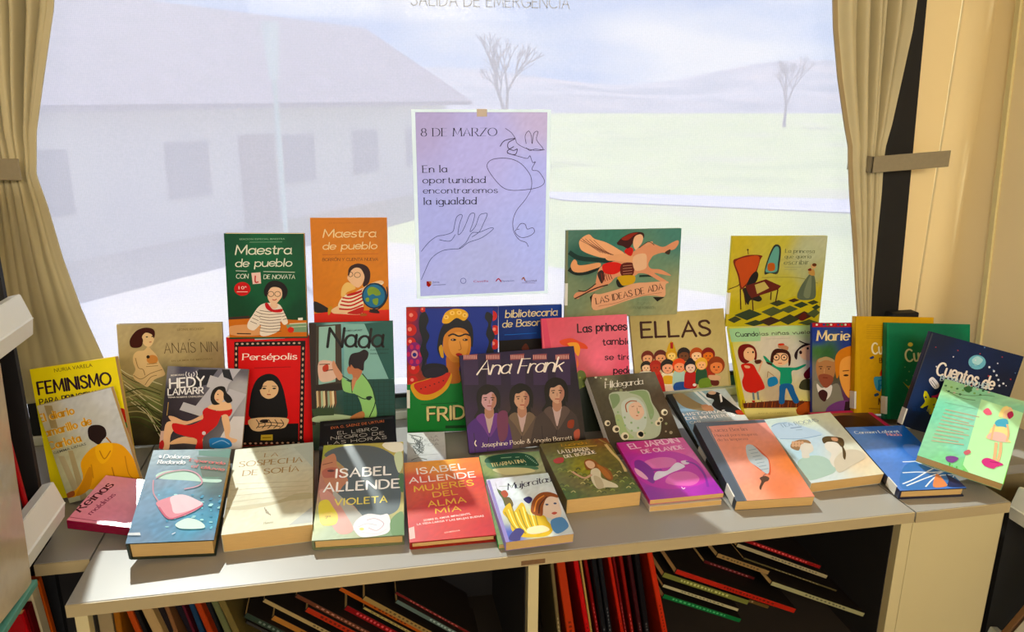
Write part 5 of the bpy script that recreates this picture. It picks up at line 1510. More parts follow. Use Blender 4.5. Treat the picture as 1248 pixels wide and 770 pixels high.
# ------------------------------------------------------------------ mesh helpers
def link(name, me, parent=None, mats=()):
    o = bpy.data.objects.new(name, me); C.objects.link(o)
    if parent is not None: o.parent = parent
    for m in mats: me.materials.append(m)
    return o
def obj(name, bm, m, parent=None, smooth=False):
    me = bpy.data.meshes.new(name); bm.to_mesh(me); bm.free()
    if smooth:
        for p in me.polygons: p.use_smooth = True
    return link(name, me, parent, m if isinstance(m, (list, tuple)) else [m])
def box(bm, x0, x1, y0, y1, z0, z1, bev=0, mi=0):
    r = bmesh.ops.create_cube(bm, size=1, matrix=Matrix.Translation(((x0+x1)/2, (y0+y1)/2, (z0+z1)/2)) @ Matrix.Diagonal((x1-x0, y1-y0, z1-z0, 1)))
    fs = {f for v in r['verts'] for f in v.link_faces}
    for f in fs: f.material_index = mi
    if bev:
        es = list({e for v in r['verts'] for e in v.link_edges})
        k = bmesh.ops.bevel(bm, geom=es, offset=bev, segments=2, affect='EDGES', profile=.5)
        for f in k['faces']: f.material_index = mi
def prism(bm, prof, axis, a0, a1, mi=0):
    """profile of (p,q) extruded along axis 'x','y' or 'z'"""
    def pt(p, q, a): return {'x': (a, p, q), 'y': (p, a, q), 'z': (p, q, a)}[axis]
    A = [bm.verts.new(pt(p, q, a0)) for p, q in prof]; B = [bm.verts.new(pt(p, q, a1)) for p, q in prof]
    n = len(prof); fs = [bm.faces.new(A), bm.faces.new(B[::-1])]
    for i in range(n): fs.append(bm.faces.new((A[i], B[i], B[(i+1) % n], A[(i+1) % n])))
    for f in fs: f.material_index = mi
    bmesh.ops.recalc_face_normals(bm, faces=fs)
def NB(): return bmesh.new()
def tag(o, label=None, cat=None, group=None, kind=None):
    if label: o['label'] = label
    if cat: o['category'] = cat
    if group: o['group'] = group
    if kind: o['kind'] = kind
    return o
def empty(name, M4):
    o = bpy.data.objects.new(name, None); C.objects.link(o); o.empty_display_size = .05; o.matrix_world = M4; return o

# ------------------------------------------------------------------ a pen-drawn alphabet (strokes on a 10-unit cap height)
GL = {
'A': (7.2, 'l 0,0 3.6,10 7.2,0|l 1.4,3.6 5.8,3.6'), 'B': (6, 'l 0,0 0,10|c 0,10 3,10 5,9.2 5.2,7.6 4.6,6 3,5.3 0,5.3|c 0,5.3 3.5,5.3 5.8,4.4 6,2.7 5.4,.8 3.5,0 0,0'),
'C': (8, 'a 4.6,5,4.6,5,48,312'), 'D': (7.4, 'l 0,0 0,10|c 0,10 3,10 6,8.6 7.3,5 6,1.4 3,0 0,0'), 'E': (5.4, 'l 0,0 0,10|l 0,10 5.2,10|l 0,5.2 4.4,5.2|l 0,0 5.4,0'),
'F': (5.2, 'l 0,0 0,10|l 0,10 5.2,10|l 0,5 4.4,5'), 'G': (8.4, 'a 4.6,5,4.6,5,48,350|l 5.2,4.4 8.8,4.4|l 8.6,4.4 8.6,1.4'), 'H': (7, 'l 0,0 0,10|l 7,0 7,10|l 0,5.2 7,5.2'),
'I': (.6, 'l .3,0 .3,10'), 'J': (4, 'c 3.6,10 3.6,5 3.4,1.4 2,0 .4,.6 0,1.6'), 'K': (6.2, 'l 0,0 0,10|l 6,10 0,4.4|l 2,6.2 6.4,0'), 'L': (5, 'l 0,10 0,0|l 0,0 5,0'),
'M': (8.6, 'l 0,0 .6,10|l .6,10 4.3,1.6 8,10|l 8,10 8.6,0'), 'N': (7.2, 'l 0,0 0,10|l 0,10 7.2,0|l 7.2,0 7.2,10'), 'O': (9.4, 'a 4.7,5,4.7,5,0,360'), 'P': (5.6, 'l 0,0 0,10|c 0,10 3.2,10 5.4,9.1 5.5,7.3 5,5.4 3,4.7 0,4.7'),
'Q': (9.4, 'a 4.7,5,4.7,5,0,360|l 5.6,2.6 9,-1'), 'R': (6.4, 'l 0,0 0,10|c 0,10 3.2,10 5.4,9.1 5.5,7.4 5,5.6 3,5 0,5|l 2.8,5 6.4,0'), 'S': (5.6, 'c 5.3,8.4 4.2,9.8 2.4,10 .6,9.2 .3,7.4 1.6,5.8 3.8,4.8 5.4,3.2 5.2,1.2 3,0 1,.3 0,1.8'),
'T': (7, 'l 3.5,10 3.5,0|l 0,10 7,10'), 'U': (7, 'c 0,10 0,6 0,3.4 1.2,.8 3.5,0 5.8,.8 7,3.4 7,6 7,10'), 'V': (7.2, 'l 0,10 3.6,0|l 3.6,0 7.2,10'), 'W': (10, 'l 0,10 2.6,0|l 2.6,0 5,9|l 5,9 7.4,0|l 7.4,0 10,10'),
'X': (6.6, 'l 0,0 6.6,10|l 0,10 6.6,0'), 'Y': (6.6, 'l 0,10 3.3,5|l 6.6,10 3.3,5|l 3.3,5 3.3,0'), 'Z': (6.4, 'l 0,10 6.4,10|l 6.4,10 0,0|l 0,0 6.4,0'),
'a': (5.4, 'a 2.7,3.1,2.7,3.1,20,340|c 5.2,6.3 5.2,3 5.3,.8 6,0'), 'b': (5.4, 'l 0,10 0,0|a 2.7,3.1,2.7,3.1,0,360'), 'c': (4.8, 'a 2.8,3.1,2.8,3.1,45,315'), 'd': (5.4, 'a 2.7,3.1,2.7,3.1,0,360|l 5.4,10 5.4,0'),
'e': (5.2, 'c .1,3.2 5.2,3.4 4.8,5.4 2.7,6.3 .6,5.2 0,3.1 .7,.9 2.8,0 5,1.3'), 'f': (3.4, 'c 3.6,9.4 2.4,10 1.5,9 1.4,6 1.4,0|l 0,6.2 3.2,6.2'), 'g': (5.4, 'a 2.7,3.1,2.7,3.1,0,360|c 5.4,6.2 5.4,0 5,-2.4 2.8,-3.2 .5,-2.6'),
'h': (5.2, 'l 0,10 0,0|c 0,3.6 1,5.8 3,6.3 4.8,5.2 5,3 5,0'), 'i': (.8, 'l .4,6.2 .4,0|l .4,8.2 .4,8.9'), 'j': (1.6, 'c 1,6.2 1,0 .6,-2.6 -1,-3|l 1,8.2 1,8.9'), 'k': (4.8, 'l 0,10 0,0|l 4.4,6.2 0,2.8|l 1.6,4 4.8,0'),
'l': (.8, 'l .4,10 .4,0'), 'm': (8.6, 'l 0,6.2 0,0|c 0,3.8 .8,5.8 2.3,6.3 3.9,5.4 4.2,3.4 4.2,0|c 4.2,3.8 5,5.8 6.6,6.3 8.2,5.4 8.5,3.4 8.5,0'), 'n': (5, 'l 0,6.2 0,0|c 0,3.6 1,5.8 2.9,6.3 4.7,5.2 5,3.2 5,0'),
'o': (5.6, 'a 2.8,3.1,2.8,3.1,0,360'), 'p': (5.4, 'l 0,6.2 0,-3.2|a 2.7,3.1,2.7,3.1,0,360'), 'q': (5.4, 'a 2.7,3.1,2.7,3.1,0,360|l 5.4,6.2 5.4,-3.2'), 'r': (3.4, 'l 0,6.2 0,0|c 0,3.6 .8,5.6 2.2,6.3 3.5,5.9'),
's': (4, 'c 3.8,5.3 2.8,6.2 1.4,6.2 .3,5.2 .7,3.8 2.4,3.1 3.8,2.2 3.8,.8 2.2,-.1 .8,.1 0,1.1'), 't': (3.2, 'c 1.3,8.6 1.3,3 1.6,.6 2.6,0 3.5,.5|l 0,6.2 3,6.2'), 'u': (5, 'c 0,6.2 0,3 .6,.8 2.1,0 4,.6 5,2.6|l 5,6.2 5,0'),
'v': (5, 'l 0,6.2 2.5,0|l 2.5,0 5,6.2'), 'w': (7.4, 'l 0,6.2 1.9,0|l 1.9,0 3.7,5.8|l 3.7,5.8 5.5,0|l 5.5,0 7.4,6.2'), 'x': (4.8, 'l 0,0 4.8,6.2|l 0,6.2 4.8,0'), 'y': (5, 'l 0,6.2 2.6,0|c 5,6.2 2.6,0 1.6,-2.6 0,-3.1'), 'z': (4.6, 'l 0,6.2 4.6,6.2|l 4.6,6.2 0,0|l 0,0 4.6,0'),
'8': (5.6, 'a 2.8,7.5,2.2,2.4,0,360|a 2.8,2.6,2.8,2.6,0,360'), '&': (7, 'c 7,0 2,6.5 1.6,8.6 2.9,10 4.3,8.6 3.6,6.8 .8,4.2 0,2.2 1.6,0 4,.4 6.6,4.2'), '-': (3, 'l 0,4 3,4'), ',': (1, 'l .6,.6 0,-1.6'), '.': (1, 'l .4,0 .4,.7'),
}
ACC = {'á': 'a', 'é': 'e', 'í': 'i', 'ó': 'o', 'ú': 'u', 'Á': 'A', 'É': 'E', 'Í': 'I', 'Ó': 'O', 'Ú': 'U', 'ñ': 'n', 'Ñ': 'N'}
# style: thin, thick, serif, slant, letter gap, jitter
STY = {'s': (.6, 1.5, 1, 0, 1.8, 0), 'S': (.8, 2.0, 1, .06, 1.7, 0), 'd': (.22, 1.3, 1, 0, 2, 0), 'm': (.75, .75, 0, 0, 2, 0), 'f': (1.5, 1.7, 0, 0, 2.4, 0),
       'H': (1.5, 1.9, 0, 0, 1.9, .5), 'h': (1.15, 1.45, 0, .12, 1.3, .25), 'K': (1.6, 1.9, 0, 0, 1.9, 0), 'n': (.45, 1.3, 0, .32, .9, .15)}
def cr(P, n=5):
    if len(P) < 3: return P
    out = []
    for i in range(len(P)-1):
        p0 = P[max(i-1, 0)]; p1 = P[i]; p2 = P[i+1]; p3 = P[min(i+2, len(P)-1)]
        for k in range(n):
            t = k/n
            out.append(tuple(.5*(2*b+(c-a)*t+(2*a-5*b+4*c-d)*t*t+(3*b-a-3*c+d)*t**3) for a, b, c, d in zip(p0, p1, p2, p3)))
    return out+[P[-1]]
def cr_closed(P, n=4):
    out = []; m = len(P)
    for i in range(m):
        p0, p1, p2, p3 = P[i-1], P[i], P[(i+1) % m], P[(i+2) % m]
        for k in range(n):
            t = k/n
            out.append(tuple(.5*(2*b+(c-a)*t+(2*a-5*b+4*c-d)*t*t+(3*b-a-3*c+d)*t**3) for a, b, c, d in zip(p0, p1, p2, p3)))
    return out
def glyph_strokes(ch):
    base = ACC.get(ch, ch)
    if base not in GL: return (3, [])
    w, s = GL[base]; out = []
    for st in s.split('|'):
        k, rest = st[0], st[2:]
        if k == 'a':
            cx, cy, rx, ry, a0, a1 = map(float, rest.split(','))
            out.append(('a', [(cx+rx*math.cos(R(a0+(a1-a0)*i/14)), cy+ry*math.sin(R(a0+(a1-a0)*i/14))) for i in range(15)]))
        else:
            P = [tuple(map(float, q.split(','))) for q in rest.split()]
            out.append((k, cr(P, 3) if k == 'c' else P))
    if ch in ACC:
        top = 11.6 if ch.isupper() else 8
        if base in 'nN': out.append(('c', [(w*.15, top), (w*.4, top+.8), (w*.6, top), (w*.85, top+.8)]))
        else: out.append(('x', [(w*.45, top), (w*.45+1.4, top+1.6)]))
    return w, out

class Ink:
    """flat printed shapes on one sheet (x,z in metres); each command lies a hair above the last"""
    def __init__(s, W, H, y0, step=1.6e-5, x0=None):
        s.v = []; s.f = []; s.c = []; s.W = W; s.H = H; s.y = y0; s.step = step; s.ox = -W/2 if x0 is None else x0
    def up(s): s.y -= s.step
    def add(s, P, c):
        i = len(s.v)
        for x, z in P: s.v.append((min(max(x, 0), s.W)+s.ox, s.y, min(max(z, 0), s.H)))
        s.f.append(tuple(range(i, i+len(P)))); s.c.append(c)
    def poly(s, P, c):
        a = sum(P[i-1][0]*P[i][1]-P[i][0]*P[i-1][1] for i in range(len(P)))
        s.add(P if a > 0 else P[::-1], c)
    def strip(s, P, wfun, c, cap=False):
        Q = [P[0]]
        for p in P[1:]:
            if math.hypot(p[0]-Q[-1][0], p[1]-Q[-1][1]) > 1e-6: Q.append(p)
        P = Q
        if len(P) < 2: return
        Lf, Rt = [], []; n = len(P)
        for i in range(n):
            a = P[max(i-1, 0)]; b = P[min(i+1, n-1)]; d = (b[0]-a[0], b[1]-a[1]); l = math.hypot(*d) or 1; d = (d[0]/l, d[1]/l)
            w = wfun(d)/2; k = 1
            if 0 < i < n-1:
                e = (P[i][0]-a[0], P[i][1]-a[1]); le = math.hypot(*e) or 1; cs = abs(e[0]*d[0]+e[1]*d[1])/le; k = min(1/max(cs, .4), 2)
            Lf.append((P[i][0]-d[1]*w*k, P[i][1]+d[0]*w*k)); Rt.append((P[i][0]+d[1]*w*k, P[i][1]-d[0]*w*k))
        for i in range(n-1): s.add([Rt[i], Rt[i+1], Lf[i+1], Lf[i]], c)
        if cap:
            for p, q in ((P[0], P[1]), (P[-1], P[-2])):
                d = (q[0]-p[0], q[1]-p[1]); l = math.hypot(*d) or 1; w = wfun((d[0]/l, d[1]/l))/2
                s.add([(p[0]+w*math.cos(k*math.pi/4), p[1]+w*math.sin(k*math.pi/4)) for k in range(8)], c)
    def ellipse(s, c, cx, cz, ax, az, bx, bz, n=20):
        s.poly([(cx+ax*math.cos(2*math.pi*k/n)+bx*math.sin(2*math.pi*k/n), cz+az*math.cos(2*math.pi*k/n)+bz*math.sin(2*math.pi*k/n)) for k in range(n)], c)
    def ring(s, c, w, cx, cz, ax, az, bx, bz, n=20):
        P = [(cx+ax*math.cos(2*math.pi*k/n)+bx*math.sin(2*math.pi*k/n), cz+az*math.cos(2*math.pi*k/n)+bz*math.sin(2*math.pi*k/n)) for k in range(n+1)]
        s.strip(P, lambda d: w, c)
    def grid(s, blobs, amp, cell=.006):
        nx = max(2, int(s.W/cell)); nz = max(2, int(s.H/cell))
        if len(blobs) == 1 and amp == 0: nx = nz = 1
        B = [(x, z, srgb(h)) for x, z, h in blobs]
        def colr(x, z):
            if len(B) == 1: r = list(B[0][2])
            else:
                ws = [1/((x-a)**2+(z-b)**2+2e-5)**1.6 for a, b, _ in B]; t = sum(ws); r = [sum(w*b[2][k] for w, b in zip(ws, B))/t for k in range(3)]
            if amp:
                n = 1+amp*4*mnoise.noise(Vector((x*150, z*150, 3.1)))+amp*2*mnoise.noise(Vector((x*420, z*420, 7.7)))
                r = [max(0, v*n) for v in r]
            return r
        for i in range(nx):
            for j in range(nz):
                x0, x1, z0, z1 = s.W*i/nx, s.W*(i+1)/nx, s.H*j/nz, s.H*(j+1)/nz
                k = len(s.v); P = [(x0, z0), (x1, z0), (x1, z1), (x0, z1)]
                for x, z in P: s.v.append((x+s.ox, s.y, z))
                s.f.append((k, k+1, k+2, k+3)); s.c.append([colr(*p) for p in P])
    def text(s, t, font, c, ax, az, bx, bz, h):
        L = math.hypot(bx-ax, bz-az); u = ((bx-ax)/L, (bz-az)/L); v = (-u[1], u[0])
        if font == 'b':
            cu = bpy.data.curves.new('lettering', 'FONT'); cu.body = t; cu.size = 1; cu.resolution_u = 2; cu.offset = .004
            o = bpy.data.objects.new('lettering', cu); C.objects.link(o)
            me = bpy.data.meshes.new_from_object(o.evaluated_get(bpy.context.evaluated_depsgraph_get()))
            xs = [p.co.x for p in me.vertices]; 
            if xs:
                x0, x1 = min(xs), max(xs); caph = .729; kx = L/max(x1-x0, 1e-4); kz = h/caph
                for p in me.polygons:
                    s.poly([(ax+(me.vertices[i].co.x-x0)*kx*u[0]+me.vertices[i].co.y*kz*v[0], az+(me.vertices[i].co.x-x0)*kx*u[1]+me.vertices[i].co.y*kz*v[1]) for i in p.vertices], c)
            bpy.data.objects.remove(o); bpy.data.curves.remove(cu); bpy.data.meshes.remove(me)
            return
        w0, w1, serif, slant, gap, jit = STY[font]; rs = random.Random(len(t)*7+ord(t[0]))
        glyphs = []; x = 0
        for ch in t:
            if ch == ' ': x += 4.5; continue
            w, st = glyph_strokes(ch); glyphs.append((x, rs.uniform(-jit, jit), st)); x += w+gap
        W = max(x-gap, .5); kx = L/W; k = h/10; kk = (kx+k)/2 if kx < k else k
        def tr(px, py): X = (px+py*slant)*kx; Y = py*k; return (ax+X*u[0]+Y*v[0], az+X*u[1]+Y*v[1])
        def wf(d):
            vert = abs(d[0]*v[0]+d[1]*v[1]); return (w0+(w1-w0)*vert)*kk
        for gx, gy, st in glyphs:
            for kind, P in st:
                s.strip([tr(gx+p[0], p[1]+gy) for p in P], wf, c, cap=not serif)
                if serif and kind == 'l':
                    for p, q in ((P[0], P[-1]), (P[-1], P[0])):
                        if abs(q[0]-p[0]) < abs(q[1]-p[1])*.8 and min(abs(p[1]-z) for z in (0, 10, 6.2, -3.2)) < .15:
                            s.strip([tr(gx+p[0]-1.1, p[1]), tr(gx+p[0]+1.1, p[1])], lambda d: .5*kk, c)
    def run(s, cmds, fallback='808080'):
        E4 = 1e-4
        if not cmds or cmds[0][0] != 'G': s.grid([(0, 0, fallback)], 0)
        for m in cmds:
            s.up(); k = m[0]
            if k == 'G': s.grid([(a*E4, b*E4, h) for a, b, h in m[2]], m[1])
            elif k in 'PS':
                P = [(m[2][i]*E4, m[2][i+1]*E4) for i in range(0, len(m[2]), 2)]
                s.poly(cr_closed(P) if k == 'S' and len(P) > 2 else P, srgb(m[1]))
            elif k == 'L':
                P = [(m[3][i]*E4, m[3][i+1]*E4) for i in range(0, len(m[3]), 2)]
                w = max(m[2]*E4, 3e-4); s.strip(cr(P, 4), lambda d: w, srgb(m[1]))
            elif k in 'EO':
                d = [q*E4 for q in (m[2] if k == 'E' else m[3])]; a = (d[0], d[1], d[2]-d[0], d[3]-d[1], d[4]-d[0], d[5]-d[1])
                if k == 'E': s.ellipse(srgb(m[1]), *a)
                else: s.ring(srgb(m[1]), max(m[2]*E4, 4e-4), *a)
            elif k == 'T': s.text(m[1], m[2], srgb(m[3]), *[q*E4 for q in m[4]])

def mesh_from(name, parts, parent, mats):
    """parts: list of (verts, faces, face colours or one colour, material index) -> one mesh with a colour layer"""
    V = []; F = []; Cc = []; MI = []
    for v, f, c, mi in parts:
        o = len(V); V += v
        for i, q in enumerate(f): F.append(tuple(a+o for a in q)); Cc.append(c[i] if isinstance(c, list) and len(c) == len(f) and not isinstance(c[0], float) else c); MI.append(mi)
    me = bpy.data.meshes.new(name); me.from_pydata(V, [], F)
    ca = me.color_attributes.new('Col', 'FLOAT_COLOR', 'CORNER')
    buf = []
    for p, c in zip(me.polygons, Cc):
        if isinstance(c[0], (list, tuple)):
            for k in range(p.loop_total): buf += [*c[k], 1]
        else: buf += [*c, 1]*p.loop_total
    ca.data.foreach_set('color', buf); me.polygons.foreach_set('material_index', MI); me.update()
    return link(name, me, parent, mats)
def bm_part(bm, c, mi=0):
    v = [tuple(x.co) for x in bm.verts]; bm.verts.index_update(); f = [tuple(x.index for x in q.verts) for q in bm.faces]; bm.free(); return (v, f, [tuple(srgb(c))]*len(f), mi)

# ------------------------------------------------------------------ books
def axes(yaw, lean, roll):
    y, l, r = R(yaw), R(lean), R(roll)
    X = Vector((math.cos(y), math.sin(y), 0)); Yb = Vector((-math.sin(y), math.cos(y), 0)); Z = Vector((0, 0, 1))
    Vv = math.cos(l)*Z+math.sin(l)*Yb; N = math.sin(l)*Z-math.cos(l)*Yb
    u = math.cos(r)*X+math.sin(r)*Vv; v = -math.sin(r)*X+math.cos(r)*Vv
    return u, v, N
def cover_shell(w, h, t, hard, flip):
    """front board, spine and back board of a book in one shell; spine at the left (at the right if flip)"""
    bm = NB(); b = .0024 if hard else .0005; s = -1 if not flip else 1
    xs, xe = s*w/2, -s*w/2
    n = 5; rr = min(t*.22, .004) if hard else min(t*.15, .0012)
    outer = [(xe, -t/2)]
    for k in range(n+1):
        a = math.pi/2*k/n; outer.append((xs-s*rr*(1-math.sin(a)), -t/2+rr*(1-math.cos(a))))
    for k in range(n+1):
        a = math.pi/2*k/n; outer.append((xs-s*rr*(1-math.cos(a)), t/2-rr*(1-math.sin(a))))
    outer.append((xe, t/2))
    inner = [(xe, t/2-b), (xs-s*(b*1.6), t/2-b), (xs-s*(b*1.6), -t/2+b), (xe, -t/2+b)]
    prof = outer+inner
    prism(bm, prof, 'z', 0, h)
    return bm
def make_book(nm, pose, cmds, label, cover='888888', hard=False, flip=False, pages='paper', finish='print', sticker=None, cat='book', group=None):
    x, y, yaw, lean, roll, w, h, t, zb = pose
    u, v, n = axes(yaw, lean, roll)
    o = Vector((x, y, 0)); P = [o-u*w/2, o+u*w/2, o-u*w/2+v*h, o+u*w/2+v*h]; P += [p-n*t for p in P]
    o.z = zb-min(p.z for p in P)+Z0
    base = o-n*t/2
    Mx = Matrix(((u.x, -n.x, v.x, base.x), (u.y, -n.y, v.y, base.y), (u.z, -n.z, v.z, base.z), (0, 0, 0, 1)))
    e = empty(nm, Mx); tag(e, label, cat, group)
    sh = bm_part(cover_shell(w, h, t, hard, flip), cover)
    ink = Ink(w, h, -t/2-1e-5); ink.run(cmds)
    cv = mesh_from('cover', [sh, (ink.v, ink.f, ink.c, 0)], e, [M[finish]])
    b = .0026 if hard else .0006; inn = .0035 if hard else .0004; s = 1 if flip else -1
    xs = s*(w/2-b*1.8); xe = -s*(w/2-inn)
    bm = NB(); box(bm, min(xs, xe), max(xs, xe), -t/2+b, t/2-b, inn, h-inn)
    obj('page_block', bm, M[pages], e)
    if sticker:
        z, sh_, ww = sticker  # height on the book, sticker height, how far it wraps onto the front
        bm = NB(); q = w/2*s
        prof = [(q-s*ww, -t/2-.00035), (q+s*.0003, -t/2-.00035), (q+s*.0003, t/2-.001), (q+s*.00005, t/2-.001), (q+s*.00005, -t/2-.0001), (q-s*ww, -t/2-.0001)]
        prism(bm, prof, 'z', z, z+sh_); obj('spine_label', bm, M['sticker'], cv)
    return e
def spine_book(x, z, ang, length, t, y, col, label, group, depth=.16, band=None, board=None):
    if board: t *= 1.0
    """a shelved book seen by its spine: x,z is the top of the spine, ang its direction"""
    d = Vector((math.cos(R(ang)), 0, math.sin(R(ang)))); xx = Vector((d.z, 0, -d.x)); base = Vector((x, y, z+Z0))-d*length
    Mx = Matrix(((xx.x, 0, d.x, base.x), (0, 1, 0, base.y), (xx.z, 0, d.z, base.z), (0, 0, 0, 1)))
    e = empty('book', Mx); tag(e, label, 'book', group)
    bm = NB(); b = .0007; r = .0004 if board else min(t*.25, .0015)
    prof = [(-t/2, depth), (-t/2, r), (-t/2+r, 0), (t/2-r, 0), (t/2, r), (t/2, depth), (t/2-b, depth), (t/2-b, b*1.5), (-t/2+b, b*1.5), (-t/2+b, depth)]
    prism(bm, prof, 'z', 0, length)
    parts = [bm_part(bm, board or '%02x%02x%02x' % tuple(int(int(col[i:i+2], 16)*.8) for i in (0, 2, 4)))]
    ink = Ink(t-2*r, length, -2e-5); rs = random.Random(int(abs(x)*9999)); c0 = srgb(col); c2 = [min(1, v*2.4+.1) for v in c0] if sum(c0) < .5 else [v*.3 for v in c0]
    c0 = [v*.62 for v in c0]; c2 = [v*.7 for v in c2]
    ink.add([(0, .001), (ink.W, .001), (ink.W, length-.001), (0, length-.001)], c0); ink.up()
    W = ink.W; z0 = length*rs.uniform(.1, .25)
    for k in range(rs.randint(9, 16)):
        if z0 > length*.9: break
        dz = rs.uniform(.004, .008); ink.add([(W*.3, z0), (W*rs.uniform(.6, .8), z0), (W*.72, z0+dz*.7), (W*.3, z0+dz*.7)], c2); z0 += dz*1.35
    ink.up()
    if band: ink.add([(0, length*.18), (W, length*.18), (W, length*.30), (0, length*.30)], srgb(band))
    parts.append((ink.v, ink.f, ink.c, 0))
    mesh_from('cover', parts, e, [M['satin']])
    bm = NB(); box(bm, -t/2+b*1.1, t/2-b*1.1, b*1.6, depth-.002, .0015, length-.0015); obj('page_block', bm, M['paper'], e)
    return e
# ------------------------------------------------------------------ setting
def S3(name, bm, m, kind='structure', label=None, cat=None): 
    o = obj(name, bm, m); o['kind'] = kind
    if label: o['label'] = label
    return o
YW = 1.68
bm = NB(); box(bm, -1.0, 1.53, -2.4, 1.78, -.06, 0); S3('floor', bm, M['floor'])
bm = NB(); box(bm, -1.0, 1.53, -2.4, 1.78, 2.25, 2.31); S3('ceiling', bm, M['ceil'])
WX0, WX1, WZ0, WZ1 = -.86, 1.30, .85, 2.12      # window opening
bm = NB()
box(bm, -1.0, 1.5, YW+.005, YW+.075, 0, WZ0); box(bm, -1.0, 1.5, YW+.005, YW+.075, WZ1, 2.25)
box(bm, -1.0, WX0, YW+.005, YW+.075, WZ0, WZ1); box(bm, WX1, 1.5, YW+.005, YW+.075, WZ0, WZ1)
S3('wall_back', bm, M['wall'])
bm = NB()  # right wall with a soft rounded corner into the back wall
r = .05; prof = [(1.45, -2.4)]+[(1.45-r*(1-math.cos(R(a))), YW+.005-r*(1-math.sin(R(a)))) for a in range(0, 91, 10)]+[(1.53, YW+.005), (1.53, -2.4)]
prism(bm, prof, 'z', 0, 2.25); o = S3('wall_right', bm, M['wall'], kind='structure')
for p in o.data.polygons: p.use_smooth = abs(p.normal.z) < .1 and abs(p.normal.x*p.normal.y) > .02
bm = NB(); box(bm, -1.06, -1.0, -2.4, 1.78, 0, 2.25); S3('wall_left', bm, M['wall'])
bm = NB(); prism(bm, [(1.502, .9), (1.515, .9), (1.615, 2.25), (1.602, 2.25)], 'x', 1.444, 1.4505); S3('trim_1', bm, M['seam'])
# window frame, pane and black rubber surround
w = bpy.data.objects.new('window_1', None); C.objects.link(w); w.location = ((WX0+WX1)/2, YW+.04, WZ0); w['kind'] = 'structure'
def wpart(name, bm, m):
    bmesh.ops.translate(bm, verts=bm.verts, vec=-w.location); o = obj(name, bm, m, w); return o
bm = NB()
for a in ((WX0, WX0+.03, WZ0, WZ1), (WX1-.03, WX1, WZ0, WZ1), (WX0, WX1, WZ0, WZ0+.022), (WX0, WX1, WZ1-.03, WZ1)): box(bm, a[0], a[1], YW+.02, YW+.06, a[2], a[3], .003)
wpart('window_frame', bm, M['metal'])
bm = NB(); box(bm, WX0+.02, WX1-.02, YW+.036, YW+.040, WZ0+.015, WZ1-.02); wpart('window_pane', bm, M['glass'])
bm = NB(); box(bm, WX0, WX1, YW-.02, YW+.02, WZ0-.05, WZ0-.03, .002); wpart('window_sill', bm, M['metal'])
bm = NB(); prism(bm, [(1.25, 2.2), (1.21, 2.2), (1.352, .81), (1.25, .81)][::1] if False else [(1.20, 2.2), (1.266, 2.2), (1.350, .81), (1.25, .81)], 'y', YW-.012, YW+.004); prism(bm, [(-.70, 2.2), (-.66, 2.2), (-.62, .81), (-.70, .81)], 'y', YW-.012, YW+.004)
wpart('rubber_seal', bm, M['black'])
bm = NB(); box(bm, 1.30, 1.375, YW-.045, YW-.013, .80+.176, .80+.198, .004)
for o_ in ():
    pass
wpart('window_latch', bm, M['black'])
bm = NB(); box(bm, -.83, 1.27, YW-.004, YW+.004, WZ0-.03, WZ0); wpart('teal_rail', bm, mat('teal_glass_rail', '3f6a66', .25, noise=(10, .1)))

# roller blind, its bar and the printed emergency lettering
blind = empty('roller_blind', Matrix.Translation((.22, YW-.002, WZ0+.005)))
tag(blind, 'white mesh screen blind drawn down over the large window', 'window blind')
bm = NB(); nx, nz = 40, 24
for i in range(nx+1):
    for j in range(nz+1): bm.verts.new((-1.05+2.1*i/nx, .0015*math.sin(i*.7)+.0008*math.sin(j*.9+i), 1.29*j/nz))
bm.verts.ensure_lookup_table()
for i in range(nx):
    for j in range(nz): bm.faces.new([bm.verts[k] for k in (i*(nz+1)+j, (i+1)*(nz+1)+j, (i+1)*(nz+1)+j+1, i*(nz+1)+j+1)])
obj('blind_fabric', bm, M['blind'], blind, smooth=True)
bm = NB(); box(bm, -1.05, 1.05, -.007, .005, -.006, .004, .001); obj('bottom_bar', bm, M['black'], blind)
ink = Ink(.42, .06, 0); ink.text('SALIDA DE EMERGENCIA', 'm', srgb('9c968c'), .01, .01, .339, .0115, .0225)
o = mesh_from('lettering', [(ink.v, ink.f, ink.c, 0)], blind, [M['poster']]); o.location = (.335-.22-.01-.211+.21, -.0045, 1.697-.855-.010)
o.location.x = (.124-.01)+.21-.22; o.location.z = (Z0+.895-.0025-.01)-(WZ0+.005)

# poster taped to the blind
po = empty('poster', Matrix.Translation((.268, 1.6735, .287+Z0))); tag(po, 'lilac poster with black line drawing taped to the blind', 'poster')
ink = Ink(.284, .397, 0); ink.run(ART['poster'])
bm = NB(); box(bm, -.142, .142, .0002, .0007, 0, .397)
mesh_from('printed_sheet', [(ink.v, ink.f, ink.c, 0)], po, [M['poster']])
bm = NB()
for a in ((-.150, -.1421, -.006, .403), (.1421, .150, -.006, .403), (-.1421, .1421, -.006, -.0001), (-.1421, .1421, .3971, .403)): box(bm, a[0], a[1], .0006, .0009, a[2], a[3])
obj('clear_border', bm, fabric('pale_backing_sheet', 'e6ecea', .7), po)
bm = NB(); box(bm, -.012, .010, -.0008, -.0003, .388, .404); obj('tape', bm, mat('sticky_tape', 'c9b9a8', .25, noise=(40, .05)), po)

